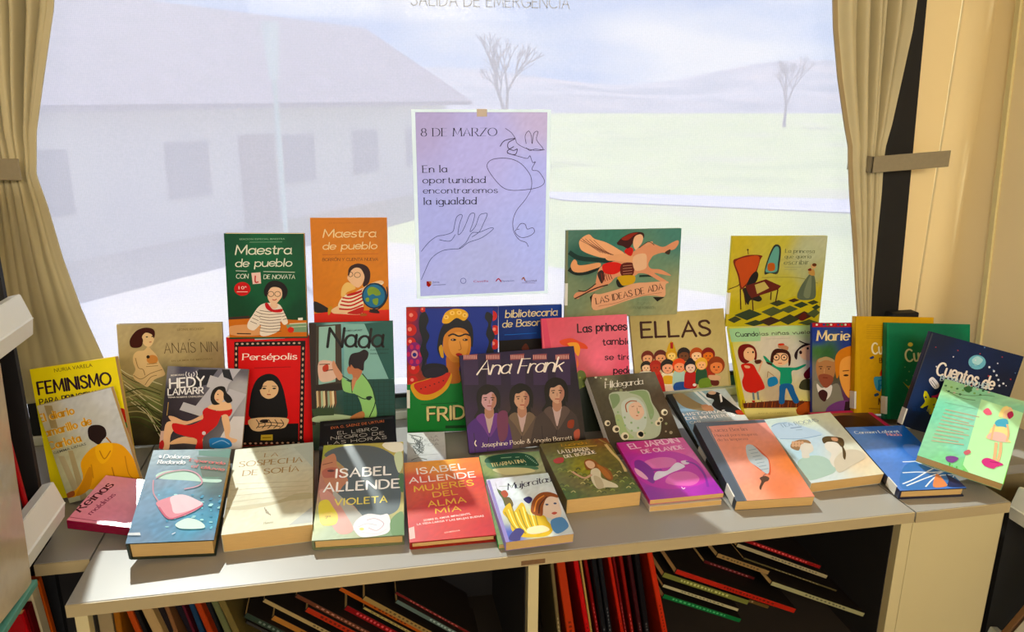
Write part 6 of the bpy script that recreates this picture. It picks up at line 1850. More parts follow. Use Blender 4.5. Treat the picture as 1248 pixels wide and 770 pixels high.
# ------------------------------------------------------------------ counter and the shelves under it
ct = empty('counter', Matrix.Translation((.255, 1.40, 0))); tag(ct, 'long grey laminate counter with beige front edge over open shelf bays', 'counter')
def cpart(name, bm, m, par=ct, at=(.255, 1.40, 0)):
    bmesh.ops.translate(bm, verts=bm.verts, vec=-Vector(at)); return obj(name, bm, m, par)
bm = NB(); box(bm, -.449, .958, 1.076, YW, Z0-.020, Z0, .001); wt = cpart('worktop', bm, M['laminate'])
bm = NB(); box(bm, -.449, .958, 1.0735, 1.0758, Z0-.021, Z0-.0008); cpart('edge_band', bm, M['edge'], wt)
for X0, X1 in ((-.441, -.423), (.245, .263), (.937, .9603)):
    bm = NB(); box(bm, X0, X1, 1.078, 1.64, .02, Z0-.0205, .0008); cpart('side_panel' if X0 != .245 else 'divider', bm, M['panel'])
for X0, X1 in ((-.4229, -.4212), (.2432, .2449), (.2631, .2648), (.9352, .9369)):
    bm = NB(); box(bm, X0, X1, 1.096, 1.4195, Z0-.3195, Z0-.0208); cpart('shade_lining', bm, M['dark'])  # thin dark sheets added so the bay sides look unlit
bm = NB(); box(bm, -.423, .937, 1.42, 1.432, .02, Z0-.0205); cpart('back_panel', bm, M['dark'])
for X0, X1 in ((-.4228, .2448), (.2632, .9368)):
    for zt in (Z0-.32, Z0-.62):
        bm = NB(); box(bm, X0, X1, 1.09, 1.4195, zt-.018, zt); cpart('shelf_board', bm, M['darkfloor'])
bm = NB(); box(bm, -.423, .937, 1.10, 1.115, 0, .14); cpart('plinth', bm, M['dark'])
bm = NB(); box(bm, .232, .272, 1.0722, 1.0734, Z0-.018, Z0-.010, .0003); cpart('worn_edge_patch', bm, mat('worn_brown_edge', '6a4c2a', .7, noise=(120, .5)))

cr_ = empty('cabinet', Matrix.Translation((1.06, 1.4, 0))); tag(cr_, 'closed cream cabinet with plain front at the right end of the counter', 'cabinet')
bm = NB(); prism(bm, [(.9605, 1.0745), (1.158, 1.0745), (1.158, 1.2), (1.446, 1.2), (1.446, 1.608), (1.37, YW), (.9605, YW)], 'z', Z0-.020, Z0); wt = cpart('worktop', bm, M['laminate'], cr_, (1.06, 1.4, 0))
bm = NB(); box(bm, .9605, 1.158, 1.0722, 1.0743, Z0-.021, Z0-.0008); cpart('edge_band', bm, M['edge'], wt, (1.06, 1.4, 0))
bm = NB(); box(bm, .9610, 1.154, 1.078, 1.64, .0, Z0-.0205, .0008); cpart('body', bm, M['panel'], cr_, (1.06, 1.4, 0))
lu = empty('cabinet', Matrix.Translation((-.6, 1.4, 0))); tag(lu, 'grey-topped ledge filling the corner left of the counter', 'cabinet')
bm = NB(); prism(bm, [(-.4515, 1.195), (-.4515, YW), (-.95, YW), (-.95, 1.277), (-.533, 1.277), (-.533, 1.195)], 'z', Z0-.020, Z0); wt = cpart('worktop', bm, M['laminate'], lu, (-.6, 1.4, 0))
bm = NB(); box(bm, -.533, -.4515, 1.1925, 1.1948, Z0-.021, Z0-.0008); cpart('edge_band', bm, M['edge'], wt, (-.6, 1.4, 0))
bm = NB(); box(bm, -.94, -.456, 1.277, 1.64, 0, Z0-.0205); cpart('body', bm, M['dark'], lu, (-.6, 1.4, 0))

# ------------------------------------------------------------------ curtains: gathered cloth, pinched at the tie-back
def curtain(name, label, rows, pleats, y0, side):
    """rows: (z, x left, x right, fine fold depth, broad fold depth) from the top down"""
    e = empty(name, Matrix.Translation((rows[-1][1]*.5+rows[-1][2]*.5, y0, rows[-1][0]+Z0))); tag(e, label, 'curtain')
    nx = 220; V = []; F = []; n = 110
    zt, zb = rows[0][0], rows[-1][0]
    def at(z):
        for a, b in zip(rows, rows[1:]):
            if b[0] <= z <= a[0]:
                f = (a[0]-z)/(a[0]-b[0]); return [a[k]+(b[k]-a[k])*f for k in (1, 2, 3, 4)]
        return rows[-1][1:]
    for j in range(n+1):
        z = zt+(zb-zt)*j/n; x0, x1, d, bd = at(z)
        for i in range(nx+1):
            s = i/nx; y = 0; dx = 0
            for c, w, a in pleats:      # centre, width, depth share: sharp valleys that fade towards the hem
                q = (s-c-.02*math.sin(z*4+c*9))/w
                y += a*d*math.exp(-q*q); dx += -.25*w*q*math.exp(-q*q)*(d/.03)
            y += bd*math.sin(s*4.6+side*2.2+z*1.5)
            y -= .012*(d/.03)*math.sin(s*31+z*2)*.35
            V.append((x0+(x1-x0)*min(max(s+dx, 0), 1)-e.location.x, y, z+Z0-e.location.z))
    for j in range(n):
        for i in range(nx): a = j*(nx+1)+i; F.append((a, a+1, a+nx+2, a+nx+1))
    me = bpy.data.meshes.new('cloth'); me.from_pydata(V, [], F); me.update()
    for p in me.polygons: p.use_smooth = True
    o = link('cloth', me, e, [M['curtain']]); so = o.modifiers.new('thick', 'SOLIDIFY'); so.thickness = .0015
    hem = []; HF = []           # stitched hem along the inner edge
    col = nx if side == 0 else 0; sg = 1 if side == 0 else -1
    for j in range(n+1):
        x, y, z = V[j*(nx+1)+col]; k = len(hem); hem += [(x-sg*.009, y-.003, z), (x+sg*.0015, y-.003, z), (x+sg*.0015, y+.001, z), (x-sg*.009, y+.001, z)]
        if j:
            for q in range(4): HF.append((k-4+q, k-4+(q+1) % 4, k+(q+1) % 4, k+q))
    me = bpy.data.meshes.new('hem'); me.from_pydata(hem, [], HF); me.update(); link('hem', me, o, [M['hem'] if side else M['curtain']])
    return e
M['hem'] = fabric('curtain_hem_cloth', 'a8946c', .1)
lc = curtain('curtain', 'cream curtain with deep folds tied back at the left end of the window',
        [(1.35, -.80, -.44, .075, .006), (1.0, -.72, -.478, .075, .006), (.86, -.70, -.505, .066, .006), (.74, -.685, -.54, .046, .006), (.65, -.665, -.566, .02, .005), (.60, -.655, -.574, .012, .004), (.575, -.658, -.578, .012, .004), (.52, -.668, -.566, .012, .010), (.42, -.68, -.552, .006, .016), (.32, -.692, -.532, .004, .020), (.20, -.71, -.50, .003, .022), (.12, -.72, -.485, .003, .022)],
        [(.12, .05, 1), (.27, .035, .9), (.40, .045, 1.1), (.56, .03, .7), (.70, .06, 1.15), (.86, .03, .4)], 1.578, 0)
rc = curtain('curtain', 'cream curtain with narrow folds tied back at the right end of the window',
        [(1.35, .97, 1.205, .05, .006), (.95, 1.008, 1.222, .05, .006), (.86, 1.023, 1.222, .045, .006), (.76, 1.048, 1.214, .035, .006), (.66, 1.08, 1.205, .02, .005), (.61, 1.098, 1.197, .012, .005), (.575, 1.103, 1.197, .012, .005), (.50, 1.118, 1.204, .012, .006), (.38, 1.145, 1.209, .012, .006), (.27, 1.168, 1.214, .012, .006), (.19, 1.186, 1.222, .012, .006), (.10, 1.196, 1.228, .012, .006)],
        [(.34, .03, .5), (.52, .05, 1.1), (.66, .03, .8), (.78, .035, 1.1), (.90, .025, .6)], 1.608, 1)
def band(parent, x0, x1, z0, z1, tilt, yfront):
    bm = NB(); L_ = parent.location
    P = [(x0, z0), (x1, z0+tilt), (x1, z1+tilt), (x0, z1)]
    prism(bm, [(x-L_.x, z+Z0-L_.z) for x, z in P], 'y', yfront-L_.y, yfront-L_.y+.004)
    prism(bm, [(x0-L_.x, z0+Z0-L_.z), (x0+.004-L_.x, z0+Z0-L_.z), (x0+.004-L_.x, z1+Z0-L_.z), (x0-L_.x, z1+Z0-L_.z)], 'y', yfront-L_.y, 1.672-L_.y)
    bmesh.ops.bevel(bm, geom=bm.edges, offset=.001, segments=1, affect='EDGES')
    obj('tieback', bm, M['strap'], parent)
band(rc, 1.145, 1.345, .553, .590, .012, 1.580)
band(lc, -.80, -.590, .572, .610, -.004, 1.540)

# ------------------------------------------------------------------ steel shelving on the two side walls
def shelving(name, label, xf, sgn, yend, lips, zt, back, ystart=-.6):
    """xf: x of the lip front; sgn -1 = unit stands to the left of it"""
    e = empty(name, Matrix.Translation((xf+sgn*.15, yend-.5, 0))); tag(e, label, 'shelving unit'); L_ = e.location
    def pp(nm, bm, m, par=None):
        bmesh.ops.translate(bm, verts=bm.verts, vec=-L_); return obj(nm, bm, m, par or e)
    for z in lips:
        s = sgn; zz = z+Z0
        bm = NB(); prism(bm, [(xf+s*.030, zz+.036), (xf+s*.012, zz+.040), (xf+s*.001, zz+.004), (xf, zz), (xf-s*-.0, zz-.0), (xf+s*.004, zz-.026), (xf+s*.03, zz-.030)], 'y', ystart, yend)
        bmesh.ops.bevel(bm, geom=[q for q in bm.edges if abs(q.verts[0].co.y-q.verts[1].co.y) > .5], offset=.0012, segments=2, affect='EDGES')
        lip = pp('shelf_lip', bm, M['metal'])
        bm = NB(); prism(bm, [(xf+s*.0008, zz+.003), (xf-s*.0022, zz+.0015), (xf+s*.0008, zz-.0005)], 'y', ystart, yend-.002); pp('lip_ridge', bm, M['metal'], lip)
        bm = NB(); a, b = sorted((xf+s*.0305, xf+s*.30)); box(bm, a, b, ystart, yend-.002, zz-.028, zz-.012); pp('shelf_board', bm, M['metal'])
    a, b = sorted((xf+sgn*back, xf+sgn*.33)); bm = NB(); box(bm, a, b, yend+.001, yend+.012, .0 if lips[-1] > -.2 else 0, zt+Z0); pp('end_panel', bm, M['black'])
    a, b = sorted((xf+sgn*.31, xf+sgn*.33)); bm = NB(); box(bm, a, b, ystart, yend, 0, zt+Z0); pp('back_panel', bm, M['black'])
    return e
shelving('shelving_unit', 'black shelving with white steel shelf lips at the left edge', -.50, -1, 1.262, (.385, .068, -.25), .62, .035)
bm = NB(); box(bm, -.4992, -.482, .955, 1.082, Z0+.034, Z0+.0435, .001)
lsu = [q for q in C.objects if q.name == 'shelving_unit'][0]; bmesh.ops.translate(bm, verts=bm.verts, vec=-lsu.location); obj('teal_clip', bm, mat('teal_plastic_clip', '4f8f80', .4, noise=(20, .08)), lsu)
e = shelving('shelving_unit', 'black shelving with a white steel lip at the right edge', 1.178, 1, 1.092, (-.022, -.33), -.02, .004)

def lean_book(nm, x, y, z, L, t, dep, ang, col, label, grp, axis_y=True, band=None, matl='satin'):
    """books on the side shelves: spine faces +x (sgn) and leans along y"""
    d = Vector((0, math.sin(R(ang)), math.cos(R(ang)))); sx = Vector((0, d.z, -d.y)); inn = Vector((-1, 0, 0)) if x < 0.5 else Vector((1, 0, 0))
    Mx = Matrix(((sx.x, inn.x, d.x, x), (sx.y, inn.y, d.y, y), (sx.z, inn.z, d.z, z+Z0), (0, 0, 0, 1)))
    if Mx.to_3x3().determinant() < 0: Mx = Mx @ Matrix.Diagonal((-1, 1, 1, 1)); 
    q = empty(nm, Mx); 
    return q
left_books = [  # y, thickness, length, colour, text
 (1.215, .010, .25, 'a81e22', 'thin red book leaning at the far end of the lower left steel shelf', -8),
 (1.190, .022, .24, '141014', 'black book behind the lower left shelf lip, between two red ones', -8),
 (1.160, .012, .26, 'b4242a', 'second red spine from the far end behind the lower left shelf lip', -8),
 (1.137, .012, .27, '1c4c38', 'green book with torn dark cover behind the lower left shelf lip', -8),
 (1.118, .014, .255, 'c8c0b0', 'pale book squeezed behind the plastic-covered one on the lower left shelf', -8),
]
def shelf_side_book(y, t, L, col, label, ang, x, z, depth, grp, matl='satin', nm='book'):
    d = Vector((0, math.sin(R(ang)), math.cos(R(ang)))); sgn = -1 if x < .4 else 1
    xx = Vector((0, -d.z, d.y)) if sgn < 0 else Vector((0, d.z, -d.y))
    # local X along the row, local Y into the shelf, local Z up the spine
    yy = Vector((sgn, 0, 0)); 
    if xx.cross(yy).dot(d) < 0: xx = -xx
    Mx = Matrix(((xx.x, yy.x, d.x, x), (xx.y, yy.y, d.y, y), (xx.z, yy.z, d.z, z+Z0), (0, 0, 0, 1)))
    e = empty(nm, Mx); tag(e, label, 'book', grp)
    bm = NB(); b = .0008; r = min(t*.25, .002)
    prism(bm, [(-t/2, depth), (-t/2, r), (-t/2+r, 0), (t/2-r, 0), (t/2, r), (t/2, depth), (t/2-b, depth), (t/2-b, b*1.5), (-t/2+b, b*1.5), (-t/2+b, depth)], 'z', 0, L)
    mesh_from('cover', [bm_part(bm, col)], e, [M[matl]])
    bm = NB(); box(bm, -t/2+b*1.1, t/2-b*1.1, b*1.6, depth-.002, .0015, L-.0015); obj('page_block', bm, M['paper'], e)
    return e
for y, t, L, col, lab, ang in left_books: shelf_side_book(y, t, L, col, lab, ang, -.532, .0565, .15, 'books on the lower left steel shelf')
shelf_side_book(1.022, .11, .33, 'b0a288', 'wide plastic-jacketed book standing against the lower left shelf lip', 4.6, -.4975+.006, .03, -.004, None, 'gloss') if False else None
pb = empty('book', Matrix.Translation((-.492, 1.02, Z0+.045)) @ Matrix.Rotation(R(-5), 4, 'X')); tag(pb, 'wide plastic-jacketed book standing against the lower left shelf lip', 'book')
bm = NB(); box(bm, -.0015, .004, -.055, .055, 0, .33, .001); mesh_from('cover', [bm_part(bm, 'b0a084')], pb, [M['gloss']])
bm = NB(); box(bm, -.0012, .0045, .0552, .0575, .002, .328, .0005); obj('jacket_edge', bm, M['glassy'], pb)
bm = NB(); box(bm, .0042, .0052, -.054, .054, .002, .328); obj('plastic_jacket', bm, M['glassy'], pb)
for k, (y, t, L, col, lab) in enumerate([(1.236, .014, .232, 'b8501c', 'orange-spined book on the bottom left shelf, near the dark cabinet'), (1.212, .026, .232, 'c8bc9c', 'cream book on the bottom left shelf beside the orange one'), (1.186, .02, .215, '5a1014', 'dark red book on the bottom left shelf below the steel lip'), (1.166, .012, .22, 'a01c20', 'bright red thin book on the bottom left shelf nearest the viewer')]):
    shelf_side_book(y, t, L, col, lab, -8, -.532, -.2615, .15, 'books on the bottom left shelf')
for k, (y, t, L, col, lab) in enumerate([(1.03, .05, .27, 'd4d0c4', 'white book with a brown edge leaning low in the bottom right corner')]):
    shelf_side_book(y, t, L, col, lab, -22, 1.172, -.325, .012, None, nm='book')
    shelf_side_book(1.064, .012, .27, '7c5c40', 'thin brown book leaning beside the white one in the bottom right corner', -22, 1.1715, -.315, .014, None)

# ------------------------------------------------------------------ books on display
BK = {
 'feminismo': dict(label='yellow paperback headed FEMINISMO standing far left behind a cream book', cover='d8c81c'),
 'carlota': dict(label='cream book with a person in a yellow hoodie seen from behind', cover='c8c0a0', finish='satin'),
 'anais': dict(label='tall khaki album with a dark-haired woman hugging a small bird', cover='8a7a50', hard=True),
 'hedy': dict(label='grey book with a dark-haired woman in a red dress reclining', cover='50505c', finish='satin'),
 'persepolis': dict(label='bright red book with a veiled figure in black inside a patterned border', cover='a01010', finish='satin'),
 'maestra_green': dict(label='green book on the top row with a girl in a striped jumper', cover='0c4228'),
 'maestra_orange': dict(label='orange book on the top row with a girl leaning by a globe', cover='c0700c'),
 'nada': dict(label='dark teal book titled Nada with a woman in a green coat', cover='1c2420', hard=True),
 'frida': dict(label='picture book with a sliced papaya, flowers and a woman on blue', cover='0c4a20', hard=True, sticker=(.055, .04, .006)),
 'basora': dict(label='dark blue book half hidden between the papaya book and the pink one', cover='0a2060', hard=True),
 'ana_frank': dict(label='dark violet picture book with three girls in coats', cover='241c34', hard=True),
 'ada': dict(label='wide green picture book with a winged horse, on the top row', cover='6c7860', hard=True, sticker=(.03, .05, .006)),
 'princesas': dict(label='pink picture book standing behind the violet book with three girls', cover='c04060', hard=True),
 'ellas': dict(label='square beige book titled ELLAS with a crowd of doll-like women', cover='a89c68', hard=True, pages='paper_white'),
 'hildegarda': dict(label='grey-brown book with a pale oval portrait among leaves', cover='d8dad6', pages='paper_white'),
 'historias': dict(label='black-spined book lying back behind the coral book', cover='14180f', hard=True, sticker=(.05, .035, .002)),
 'princesa_escribir': dict(label='olive book on the top row with a chequered floor and red chair', cover='b0a430', hard=True, sticker=(.03, .05, .006)),
 'cuando': dict(label='yellow-edged picture book with a red-dressed girl and a green-jumper child', cover='bcb030', hard=True),
 'marie': dict(label='blue book with a bearded man and a fair-haired woman', cover='28388c', hard=True),
 'yellow': dict(label='yellow hardback standing left of the green one', cover='b88c10', hard=True, sticker=(.012, .04, .004)),
 'green': dict(label='green hardback standing between the yellow and the navy ones', cover='0a6a48', hard=True, sticker=(.012, .04, .004)),
 'navy': dict(label='tilted navy hardback with a pale moon at the right end', cover='10142a', hard=True, sticker=(.004, .035, .003)),
 'mint': dict(label='mint green book with a girl in a skirt, leaning far right', cover='90c8a0', flip=True, finish='satin'),
 'libro_negro': dict(label='black book lying in front of the dark teal one', cover='0a0a0c', finish='satin'),
 'buena_vida': dict(label='small pale grey booklet lying below the papaya picture book', cover='b0b4b4', finish='satin'),
 'guardiana': dict(label='green paperback with an oval landscape under the white and lilac paperback', cover='3c9c50', finish='satin'),
 'mujercitas': dict(label='white and lilac paperback titled Mujercitas with a painted blonde child', cover='8478b4', finish='satin'),
 'mujeres': dict(label='red and orange book titled MUJERES DEL ALMA MÍA', cover='8c1c18', sticker=None, hard=True, finish='sheen'),
 'violeta': dict(label='book titled VIOLETA with a dark grey hair shape and white flower', cover='6a7458', hard=True, finish='sheen'),
 'sofia': dict(label='thick cream book lying between the blue and the VIOLETA books', cover='c4c4ac', finish='satin'),
 'dolores': dict(label='thick hardback with a pink bag floating on blue water', cover='14241f', hard=True, finish='sheen'),
 'forest': dict(label='olive book with a long-haired girl kneeling in a forest', cover='7a7040', finish='sheen'),
 'jardin': dict(label='magenta and purple paperback with a white swirling figure', cover='c8408c', finish='sheen'),
 'lucia': dict(label='coral book with a key fob drawing and slate spine', cover='2c343e', sticker=(.012, .035, .002), finish='sheen'),
 'tearooms': dict(label='pale book with two faintly drawn heads beside the coral book', cover='c4c8bc', finish='satin'),
 'laforet': dict(label='blue book with white crossing lines on its lower half', cover='101c3c', hard=True, sticker=(.012, .03, .002), finish='sheen'),
 'reinas': dict(label='pink book lying turned, tucked beside the hardback with a pink bag', cover='7c1030', finish='gloss', hard=True),
}
for k, kw in BK.items():
    kw = dict(kw); lab = kw.pop('label'); make_book('book', POSE[k], ART[k], lab, **kw)
# two more books seen only by a corner, and the thin one under the magenta paperback
make_book('book', [1.06, 1.333, 14, 87, -16, .15, .14, .014, 0], [['G', .05, [[300, 200, '6a3c28'], [1000, 900, '3a2018'], [700, 1000, 'a87848']]], ['L', 'cc4468', 110, [0, 1330, 700, 1350, 1480, 1330]], ['L', 'cc4468', 110, [1440, 1380, 1440, 700, 1440, 0]], ['S', '3c2010', [200, 900, 500, 1150, 1000, 1100, 1200, 600, 800, 300, 300, 400]]],
          'brown book with a magenta rim peeping out behind the pale and blue books', cover='b03458')
make_book('book', [.556, 1.164, -1.3, 89.5, .8, .139, .185, .0105, 0], [['G', 0, [[0, 0, 'c8c0b4']]]], 'thin pale book hidden beneath the magenta paperback, only its edge showing', cover='c8c0b8', finish='satin')

# clear stands that lift the top row
for k in ('maestra_green', 'maestra_orange', 'ada', 'princesa_escribir', 'ellas'):
    p = POSE[k]; zb = p[8]
    lab = {'maestra_green': 'clear stand under the green book with the striped-jumper girl', 'maestra_orange': 'clear stand under the orange book with a globe', 'ada': 'clear stand under the winged-horse picture book',
           'princesa_escribir': 'clear stand under the chequered-floor book', 'ellas': 'low clear stand under the square beige ELLAS book'}[k]
    st = empty('display_stand', Matrix.Translation((p[0], 1.66, Z0))); tag(st, lab, 'book stand', 'stands hidden behind the front books')
    yb = 1.666; yf = p[1]+.018
    bm = NB(); box(bm, -.035, .035, .002, .005, 0, zb-.004, .0005); obj('upright', bm, M['stand'], st)
    bm = NB(); box(bm, -.03, .03, yf-1.66, .005, zb-.0038, zb-.0008, .0005); obj('ledge', bm, M['stand'], st)
    bm = NB(); box(bm, -.035, .035, -.012, .0018, 0.0, .003, .0005); obj('foot', bm, M['stand'], st)

# ------------------------------------------------------------------ books stored under the counter
CN = {'b8502c': 'burnt orange', '1a1412': 'black', 'c0a070': 'broad tan', '201818': 'brown-black', '8a6040': 'thin brown', '181018': 'dark plum', '5a1c28': 'very thin maroon', '203c58': 'navy blue', 'b04428': 'rust red', '16181a': 'charcoal', '6c7048': 'olive green', '78683a': 'khaki'}
ORD = ['first', 'second', 'third', 'fourth', 'fifth', 'sixth', 'seventh', 'eighth', 'ninth', 'tenth', 'eleventh', 'twelfth', 'thirteenth']
CN2 = ['thin khaki', 'broad brick red', 'bright red', 'thin tan', 'dark red', 'black', 'black and white lettered', 'slim scarlet', 'slim dark maroon', 'faded red', 'very dark red', 'nearly black', 'tall orange-red']
CF = ['short dark green', 'thin charcoal', 'tan', 'long cream-brown', 'long brown', 'brick red', 'orange-brown', 'deep red', 'long khaki', 'thin cream', 'thin dark red', 'grey-blue']
CG = ['green', 'thin cream', 'olive', 'long bright red', 'brown', 'short gold', 'thin khaki', 'long pale green', 'long pale tan', 'dark red', 'short maroon', 'short grey']
rows = {'u': [], 'f': [], 'g': []}
for s in SHELF: rows[s[0]].append(s)
for i, (k, x, z, a, L, t, y, c) in enumerate(rows['u']):
    left = i < 12; zb = -.32+.0015
    L = (z-zb)/math.sin(R(a))-t*.25
    nm = (list(CN.values())[i] if left else CN2[i-12])
    n_ = i if left else i-12
    lab = f'{nm} spine, {ORD[n_]} from left, upright ' + ('in the left bay under the counter' if left else 'right of the divider under the counter')
    spine_book(x, z, a, L, t*.96, y, c, lab, 'upright books in the left bay' if left else 'upright books right of the divider', band=('c8b078' if i in (14, 15, 12+10) else None))
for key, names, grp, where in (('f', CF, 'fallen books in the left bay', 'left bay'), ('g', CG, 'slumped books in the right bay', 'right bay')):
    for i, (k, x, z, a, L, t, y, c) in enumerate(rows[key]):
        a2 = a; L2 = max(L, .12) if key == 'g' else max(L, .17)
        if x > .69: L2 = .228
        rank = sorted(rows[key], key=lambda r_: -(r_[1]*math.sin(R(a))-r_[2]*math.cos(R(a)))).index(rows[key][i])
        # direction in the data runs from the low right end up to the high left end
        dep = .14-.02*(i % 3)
        spine_book(x, z, a2, L2, t*.95, y+.0, c, f'{names[i]} slanting book, {ORD[rank]} from top right in the {where} pile', grp, depth=dep, board='1a1512')  # near-black boards: the shade under the counter is painted into these covers
for i, (x, t, c, lab) in enumerate([(-.4105, .02, 'a89470', 'wide beige book upright against the left end panel under the counter'), (-.3935, .009, 'a0642c', 'slim brown book near the left end panel under the counter')]):
    spine_book(x, -.036, 90, .282, t, 1.105, c, lab, 'upright books in the left bay', band=None)
# ------------------------------------------------------------------ outdoors, seen through the mesh
def emat(name, stops, sc, rough=.9, detail=4):
    m = bpy.data.materials.new(name); m.use_nodes = True; nt = m.node_tree; b = nt.nodes['Principled BSDF']; b.inputs['Roughness'].default_value = rough; b.inputs['Specular IOR Level'].default_value = .2
    tc = nt.nodes.new('ShaderNodeTexCoord'); n = nt.nodes.new('ShaderNodeTexNoise'); n.inputs['Scale'].default_value = sc; n.inputs['Detail'].default_value = detail
    r = nt.nodes.new('ShaderNodeValToRGB'); el = r.color_ramp.elements
    while len(el) < len(stops): el.new(.5)
    for q, (p, h) in zip(el, stops): q.position = p; q.color = col4(h)
    nt.links.new(tc.outputs['Object'], n.inputs['Vector']); nt.links.new(n.outputs['Fac'], r.inputs['Fac']); nt.links.new(r.outputs['Color'], b.inputs['Base Color']); return m
G = -1.0
def out(name, bm, m, label=None, cat=None, kind=None): 
    o = obj(name, bm, m)
    if label: tag(o, label, cat)
    if kind: o['kind'] = kind
    return o
def ground_sheet(name, pts, z, m, thick=.02, label=None, cat=None, kind='structure'):
    bm = NB(); prism(bm, pts, 'z', z-thick, z); return out(name, bm, m, label, cat, kind)
ground_sheet('field', [(-70, 2.3), (140, 2.3), (140, 150), (-70, 150)], G, emat('field_grass', [(.3, '6c783c'), (.5, '848c4a'), (.7, '7e7c60')], .25), .3)
ground_sheet('forecourt', [(-40, 2.4), (5, 2.4), (4.6, 9), (1.2, 13), (-4, 17), (-9, 26), (-40, 30)], G+.02, emat('pale_paving', [(.3, '7c7e92'), (.5, '90888c'), (.7, '9c9484')], .55), .02)
ground_sheet('road', [(4.2, 20.5), (5, 18.5), (22, 9.5), (60, -4), (60, 0), (24, 13.0)], G+.03, emat('grey_asphalt', [(.3, '7c7a8c'), (.7, '8e8c9c')], 2), .02)
bm = NB()   # far hills
nx = 60
for i in range(nx+1):
    X = -60+4.6*i; h = 8.0+2.2*math.sin(i*.16+1)+1.2*math.sin(i*.43)+max(0, (X-70))*.03
    for yy, zz in ((110, G-.2), (122, G+2.2+.4*math.sin(i*.7)), (140, G+h*.55), (165, G+h)): bm.verts.new((X, yy, zz))
bm.verts.ensure_lookup_table()
for i in range(nx):
    for j in range(3): a = i*4+j; bm.faces.new([bm.verts[q] for q in (a, a+4, a+5, a+1)])
o = out('hillside', bm, emat('hill_scrub', [(.35, '565c6c'), (.55, '74727e'), (.75, '8c7f80')], .08), kind='structure')
# long house
hs = empty('house', Matrix.Translation((-.9, 17.3, G)) @ Matrix.Rotation(R(53), 4, 'Z')); tag(hs, 'long pale house with a grey roof seen through the blind at left', 'house')
def hp(nm, bm, m): obj(nm, bm, m, hs)
bm = NB(); box(bm, -12, 5.6, 0, 6, 0, 2.4); hp('walls', bm, emat('house_render', [(.3, 'c2bcbc'), (.7, 'd2ccc4')], 1))
bm = NB(); prism(bm, [(-.5, 2.35), (3, 4.35), (6.5, 2.35), (6.5, 2.25), (-.5, 2.25)], 'x', -12.5, 6.2); hp('roof', bm, emat('house_roof', [(.3, '5c5660'), (.7, '74687a')], 3))
bm = NB(); box(bm, -8, -7.2, 2.2, 3, 3.4, 5.0); hp('chimney', bm, emat('house_chimney', [(.3, '6c6466'), (.7, '807674')], 3))
for x in (-9.5, -6.5, -3.8, -.9, 1.4, 3.6): 
    bm = NB(); box(bm, x, x+.9, -.06, .02, .75, 1.7); hp('window', bm, emat('house_window', [(.3, '4c5464'), (.7, '5c6676')], 2))
bm = NB(); box(bm, -2.1, -1.2, -.06, .02, 0, 1.75); hp('door', bm, emat('house_door', [(.3, '5a4c48'), (.7, '6a5a54')], 2))
# street lamp
sl = empty('street_lamp', Matrix.Translation((-1.05, 11.5, G))); tag(sl, 'pale green lamp post in front of the long house', 'street lamp')
bm = NB(); bmesh.ops.create_cone(bm, cap_ends=True, segments=12, radius1=.035, radius2=.03, depth=2.7, matrix=Matrix.Translation((0, 0, 1.35))); obj('pole', bm, mat('lamp_post_paint', '9cc4b4', .5, noise=(5, .05)), sl)
bm = NB(); prism(bm, [(-.05, 2.7), (.05, 2.7), (.11, 3.45), (-.11, 3.45)], 'y', -.1, .1); obj('lantern', bm, mat('lamp_lantern', 'c8dcd0', .4, noise=(5, .05)), sl)
fp = empty('pole', Matrix.Translation((-3.1, 8.4, G)) @ Matrix.Rotation(R(-14), 4, 'Y')); tag(fp, 'thin white leaning pole outside the window, near the left curtain', 'pole')
bm = NB(); bmesh.ops.create_cone(bm, cap_ends=True, segments=10, radius1=.03, radius2=.025, depth=3.4, matrix=Matrix.Translation((0, 0, 1.7))); obj('shaft', bm, mat('white_pole_paint', 'e4e6ea', .5, noise=(5, .04)), fp)
# bare trees
def tree(x, y, h, lab, seed, colr):
    e = empty('tree', Matrix.Translation((x, y, G))); tag(e, lab, 'tree'); rs = random.Random(seed); bm = NB()
    def br(p, d, l, r, n):
        q = p+d*l; z = d.to_track_quat('Z', 'Y').to_matrix().to_4x4()
        bmesh.ops.create_cone(bm, cap_ends=True, segments=6, radius1=r, radius2=r*.65, depth=l, matrix=Matrix.Translation((p+q)/2) @ z)
        if n:
            for _ in range(3): br(q, (d+Vector((rs.uniform(-.7, .7), rs.uniform(-.7, .7), rs.uniform(-.1, .5)))).normalized(), l*rs.uniform(.6, .8), r*.62, n-1)
    br(Vector((0, 0, 0)), Vector((0, 0, 1)), h*.35, h*.03, 5); obj('branches', bm, emat('bark', [(.3, colr), (.7, colr)], 3), e)
tree(6.3, 33, 4.6, 'bare tree at the right gable of the long house', 3, '5c5450'); tree(44, 58, 6.2, 'bare tree on the hillside near the right curtain', 8, '585058'); tree(36, 62, 5, 'smaller bare tree left of the one near the right curtain', 11, '585058')

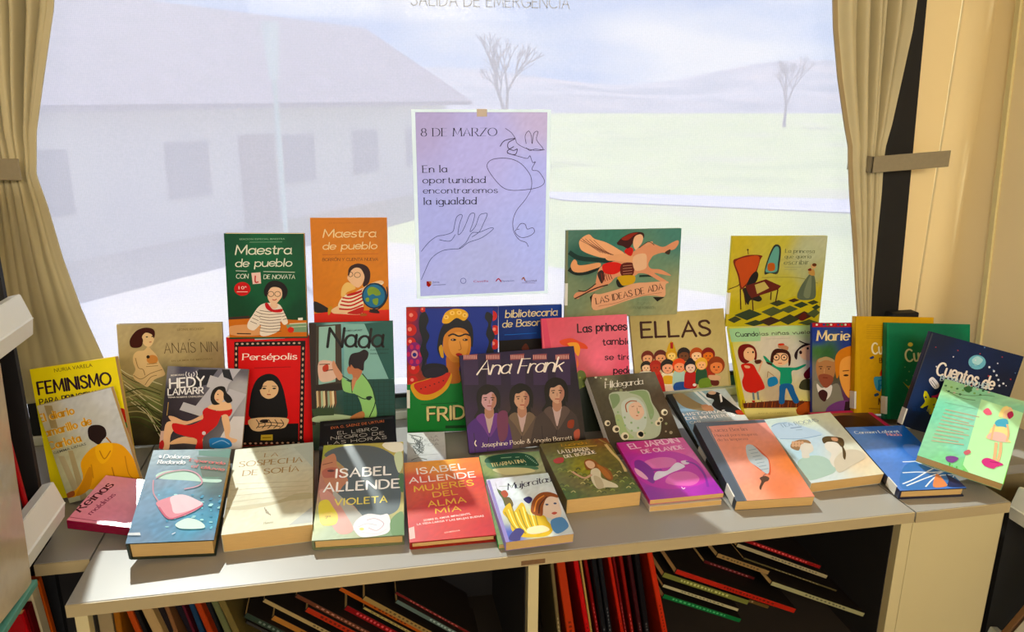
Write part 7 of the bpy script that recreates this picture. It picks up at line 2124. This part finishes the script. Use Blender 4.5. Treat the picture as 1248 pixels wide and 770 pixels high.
# ------------------------------------------------------------------ light
W = bpy.data.worlds.new('sky'); bpy.context.scene.world = W; W.use_nodes = True; nt = W.node_tree; nt.nodes.clear(); N = nt.nodes.new
o_ = N('ShaderNodeOutputWorld'); bg = N('ShaderNodeBackground'); tc = N('ShaderNodeTexCoord'); mp = N('ShaderNodeMapping'); mp.inputs['Scale'].default_value = (1.4, 1.4, 5)
n = N('ShaderNodeTexNoise'); n.inputs['Scale'].default_value = 2.2; n.inputs['Detail'].default_value = 6
r = N('ShaderNodeValToRGB'); r.color_ramp.elements[0].position = .42; r.color_ramp.elements[0].color = (.36, .56, .95, 1); r.color_ramp.elements[1].position = .62; r.color_ramp.elements[1].color = (1, 1, 1.02, 1)
nt.links.new(tc.outputs['Generated'], mp.inputs['Vector']); nt.links.new(mp.outputs['Vector'], n.inputs['Vector']); nt.links.new(n.outputs['Fac'], r.inputs['Fac']); nt.links.new(r.outputs['Color'], bg.inputs['Color'])
bg.inputs['Strength'].default_value = SKY; nt.links.new(bg.outputs[0], o_.inputs['Surface'])
def lamp(kind, name, loc, aim, energy, colr, **k):
    l = bpy.data.lights.new(name, kind); l.energy = energy; l.color = colr
    for a, b in k.items(): setattr(l, a, b)
    o = bpy.data.objects.new(name, l); C.objects.link(o); o.location = loc; o.rotation_euler = (Vector(aim)-Vector(loc)).to_track_quat('-Z', 'Y').to_euler(); return o
el, az = R(SUN_EL), R(SUN_AZ)   # azimuth from +Y towards +X
sd = Vector((math.sin(az)*math.cos(el), math.cos(az)*math.cos(el), math.sin(el)))
lamp('SUN', 'sun', sd*30, (0, 0, 0), SUN, (1, .99, .96), angle=R(1.2))
for lx, ly in ((-.2, -1.7), (.75, -1.7)):  # unseen warm fill lights, added behind the camera to brighten the covers
    lamp('AREA', 'fill_light', (lx, ly, 2.2), (lx, ly+2.2, 1.0), FILL, (1, .86, .66), shape='RECTANGLE', size=.8, size_y=.5)

# ------------------------------------------------------------------ camera
cam = bpy.data.cameras.new('camera'); co = bpy.data.objects.new('camera', cam); C.objects.link(co)
cam.sensor_width = 36; cam.lens = 940/1248*36; cam.clip_start = .02; cam.clip_end = 500
p, y, r_ = R(16), R(11.3), R(.3)
fwd = Vector((math.sin(y)*math.cos(p), math.cos(y)*math.cos(p), -math.sin(p))); rt = Vector((math.cos(y), -math.sin(y), 0)); up = rt.cross(fwd)
X = math.cos(r_)*rt+math.sin(r_)*up; U = -math.sin(r_)*rt+math.cos(r_)*up; B_ = -fwd
co.matrix_world = Matrix(((X.x, U.x, B_.x, 0), (X.y, U.y, B_.y, 0), (X.z, U.z, B_.z, Z0+.72), (0, 0, 0, 1)))
sc = bpy.context.scene; sc.camera = co
sc.view_settings.view_transform = 'Standard'; sc.view_settings.look = 'None'; sc.view_settings.gamma = 1; sc.view_settings.use_curve_mapping = False; sc.view_settings.exposure = EXPO
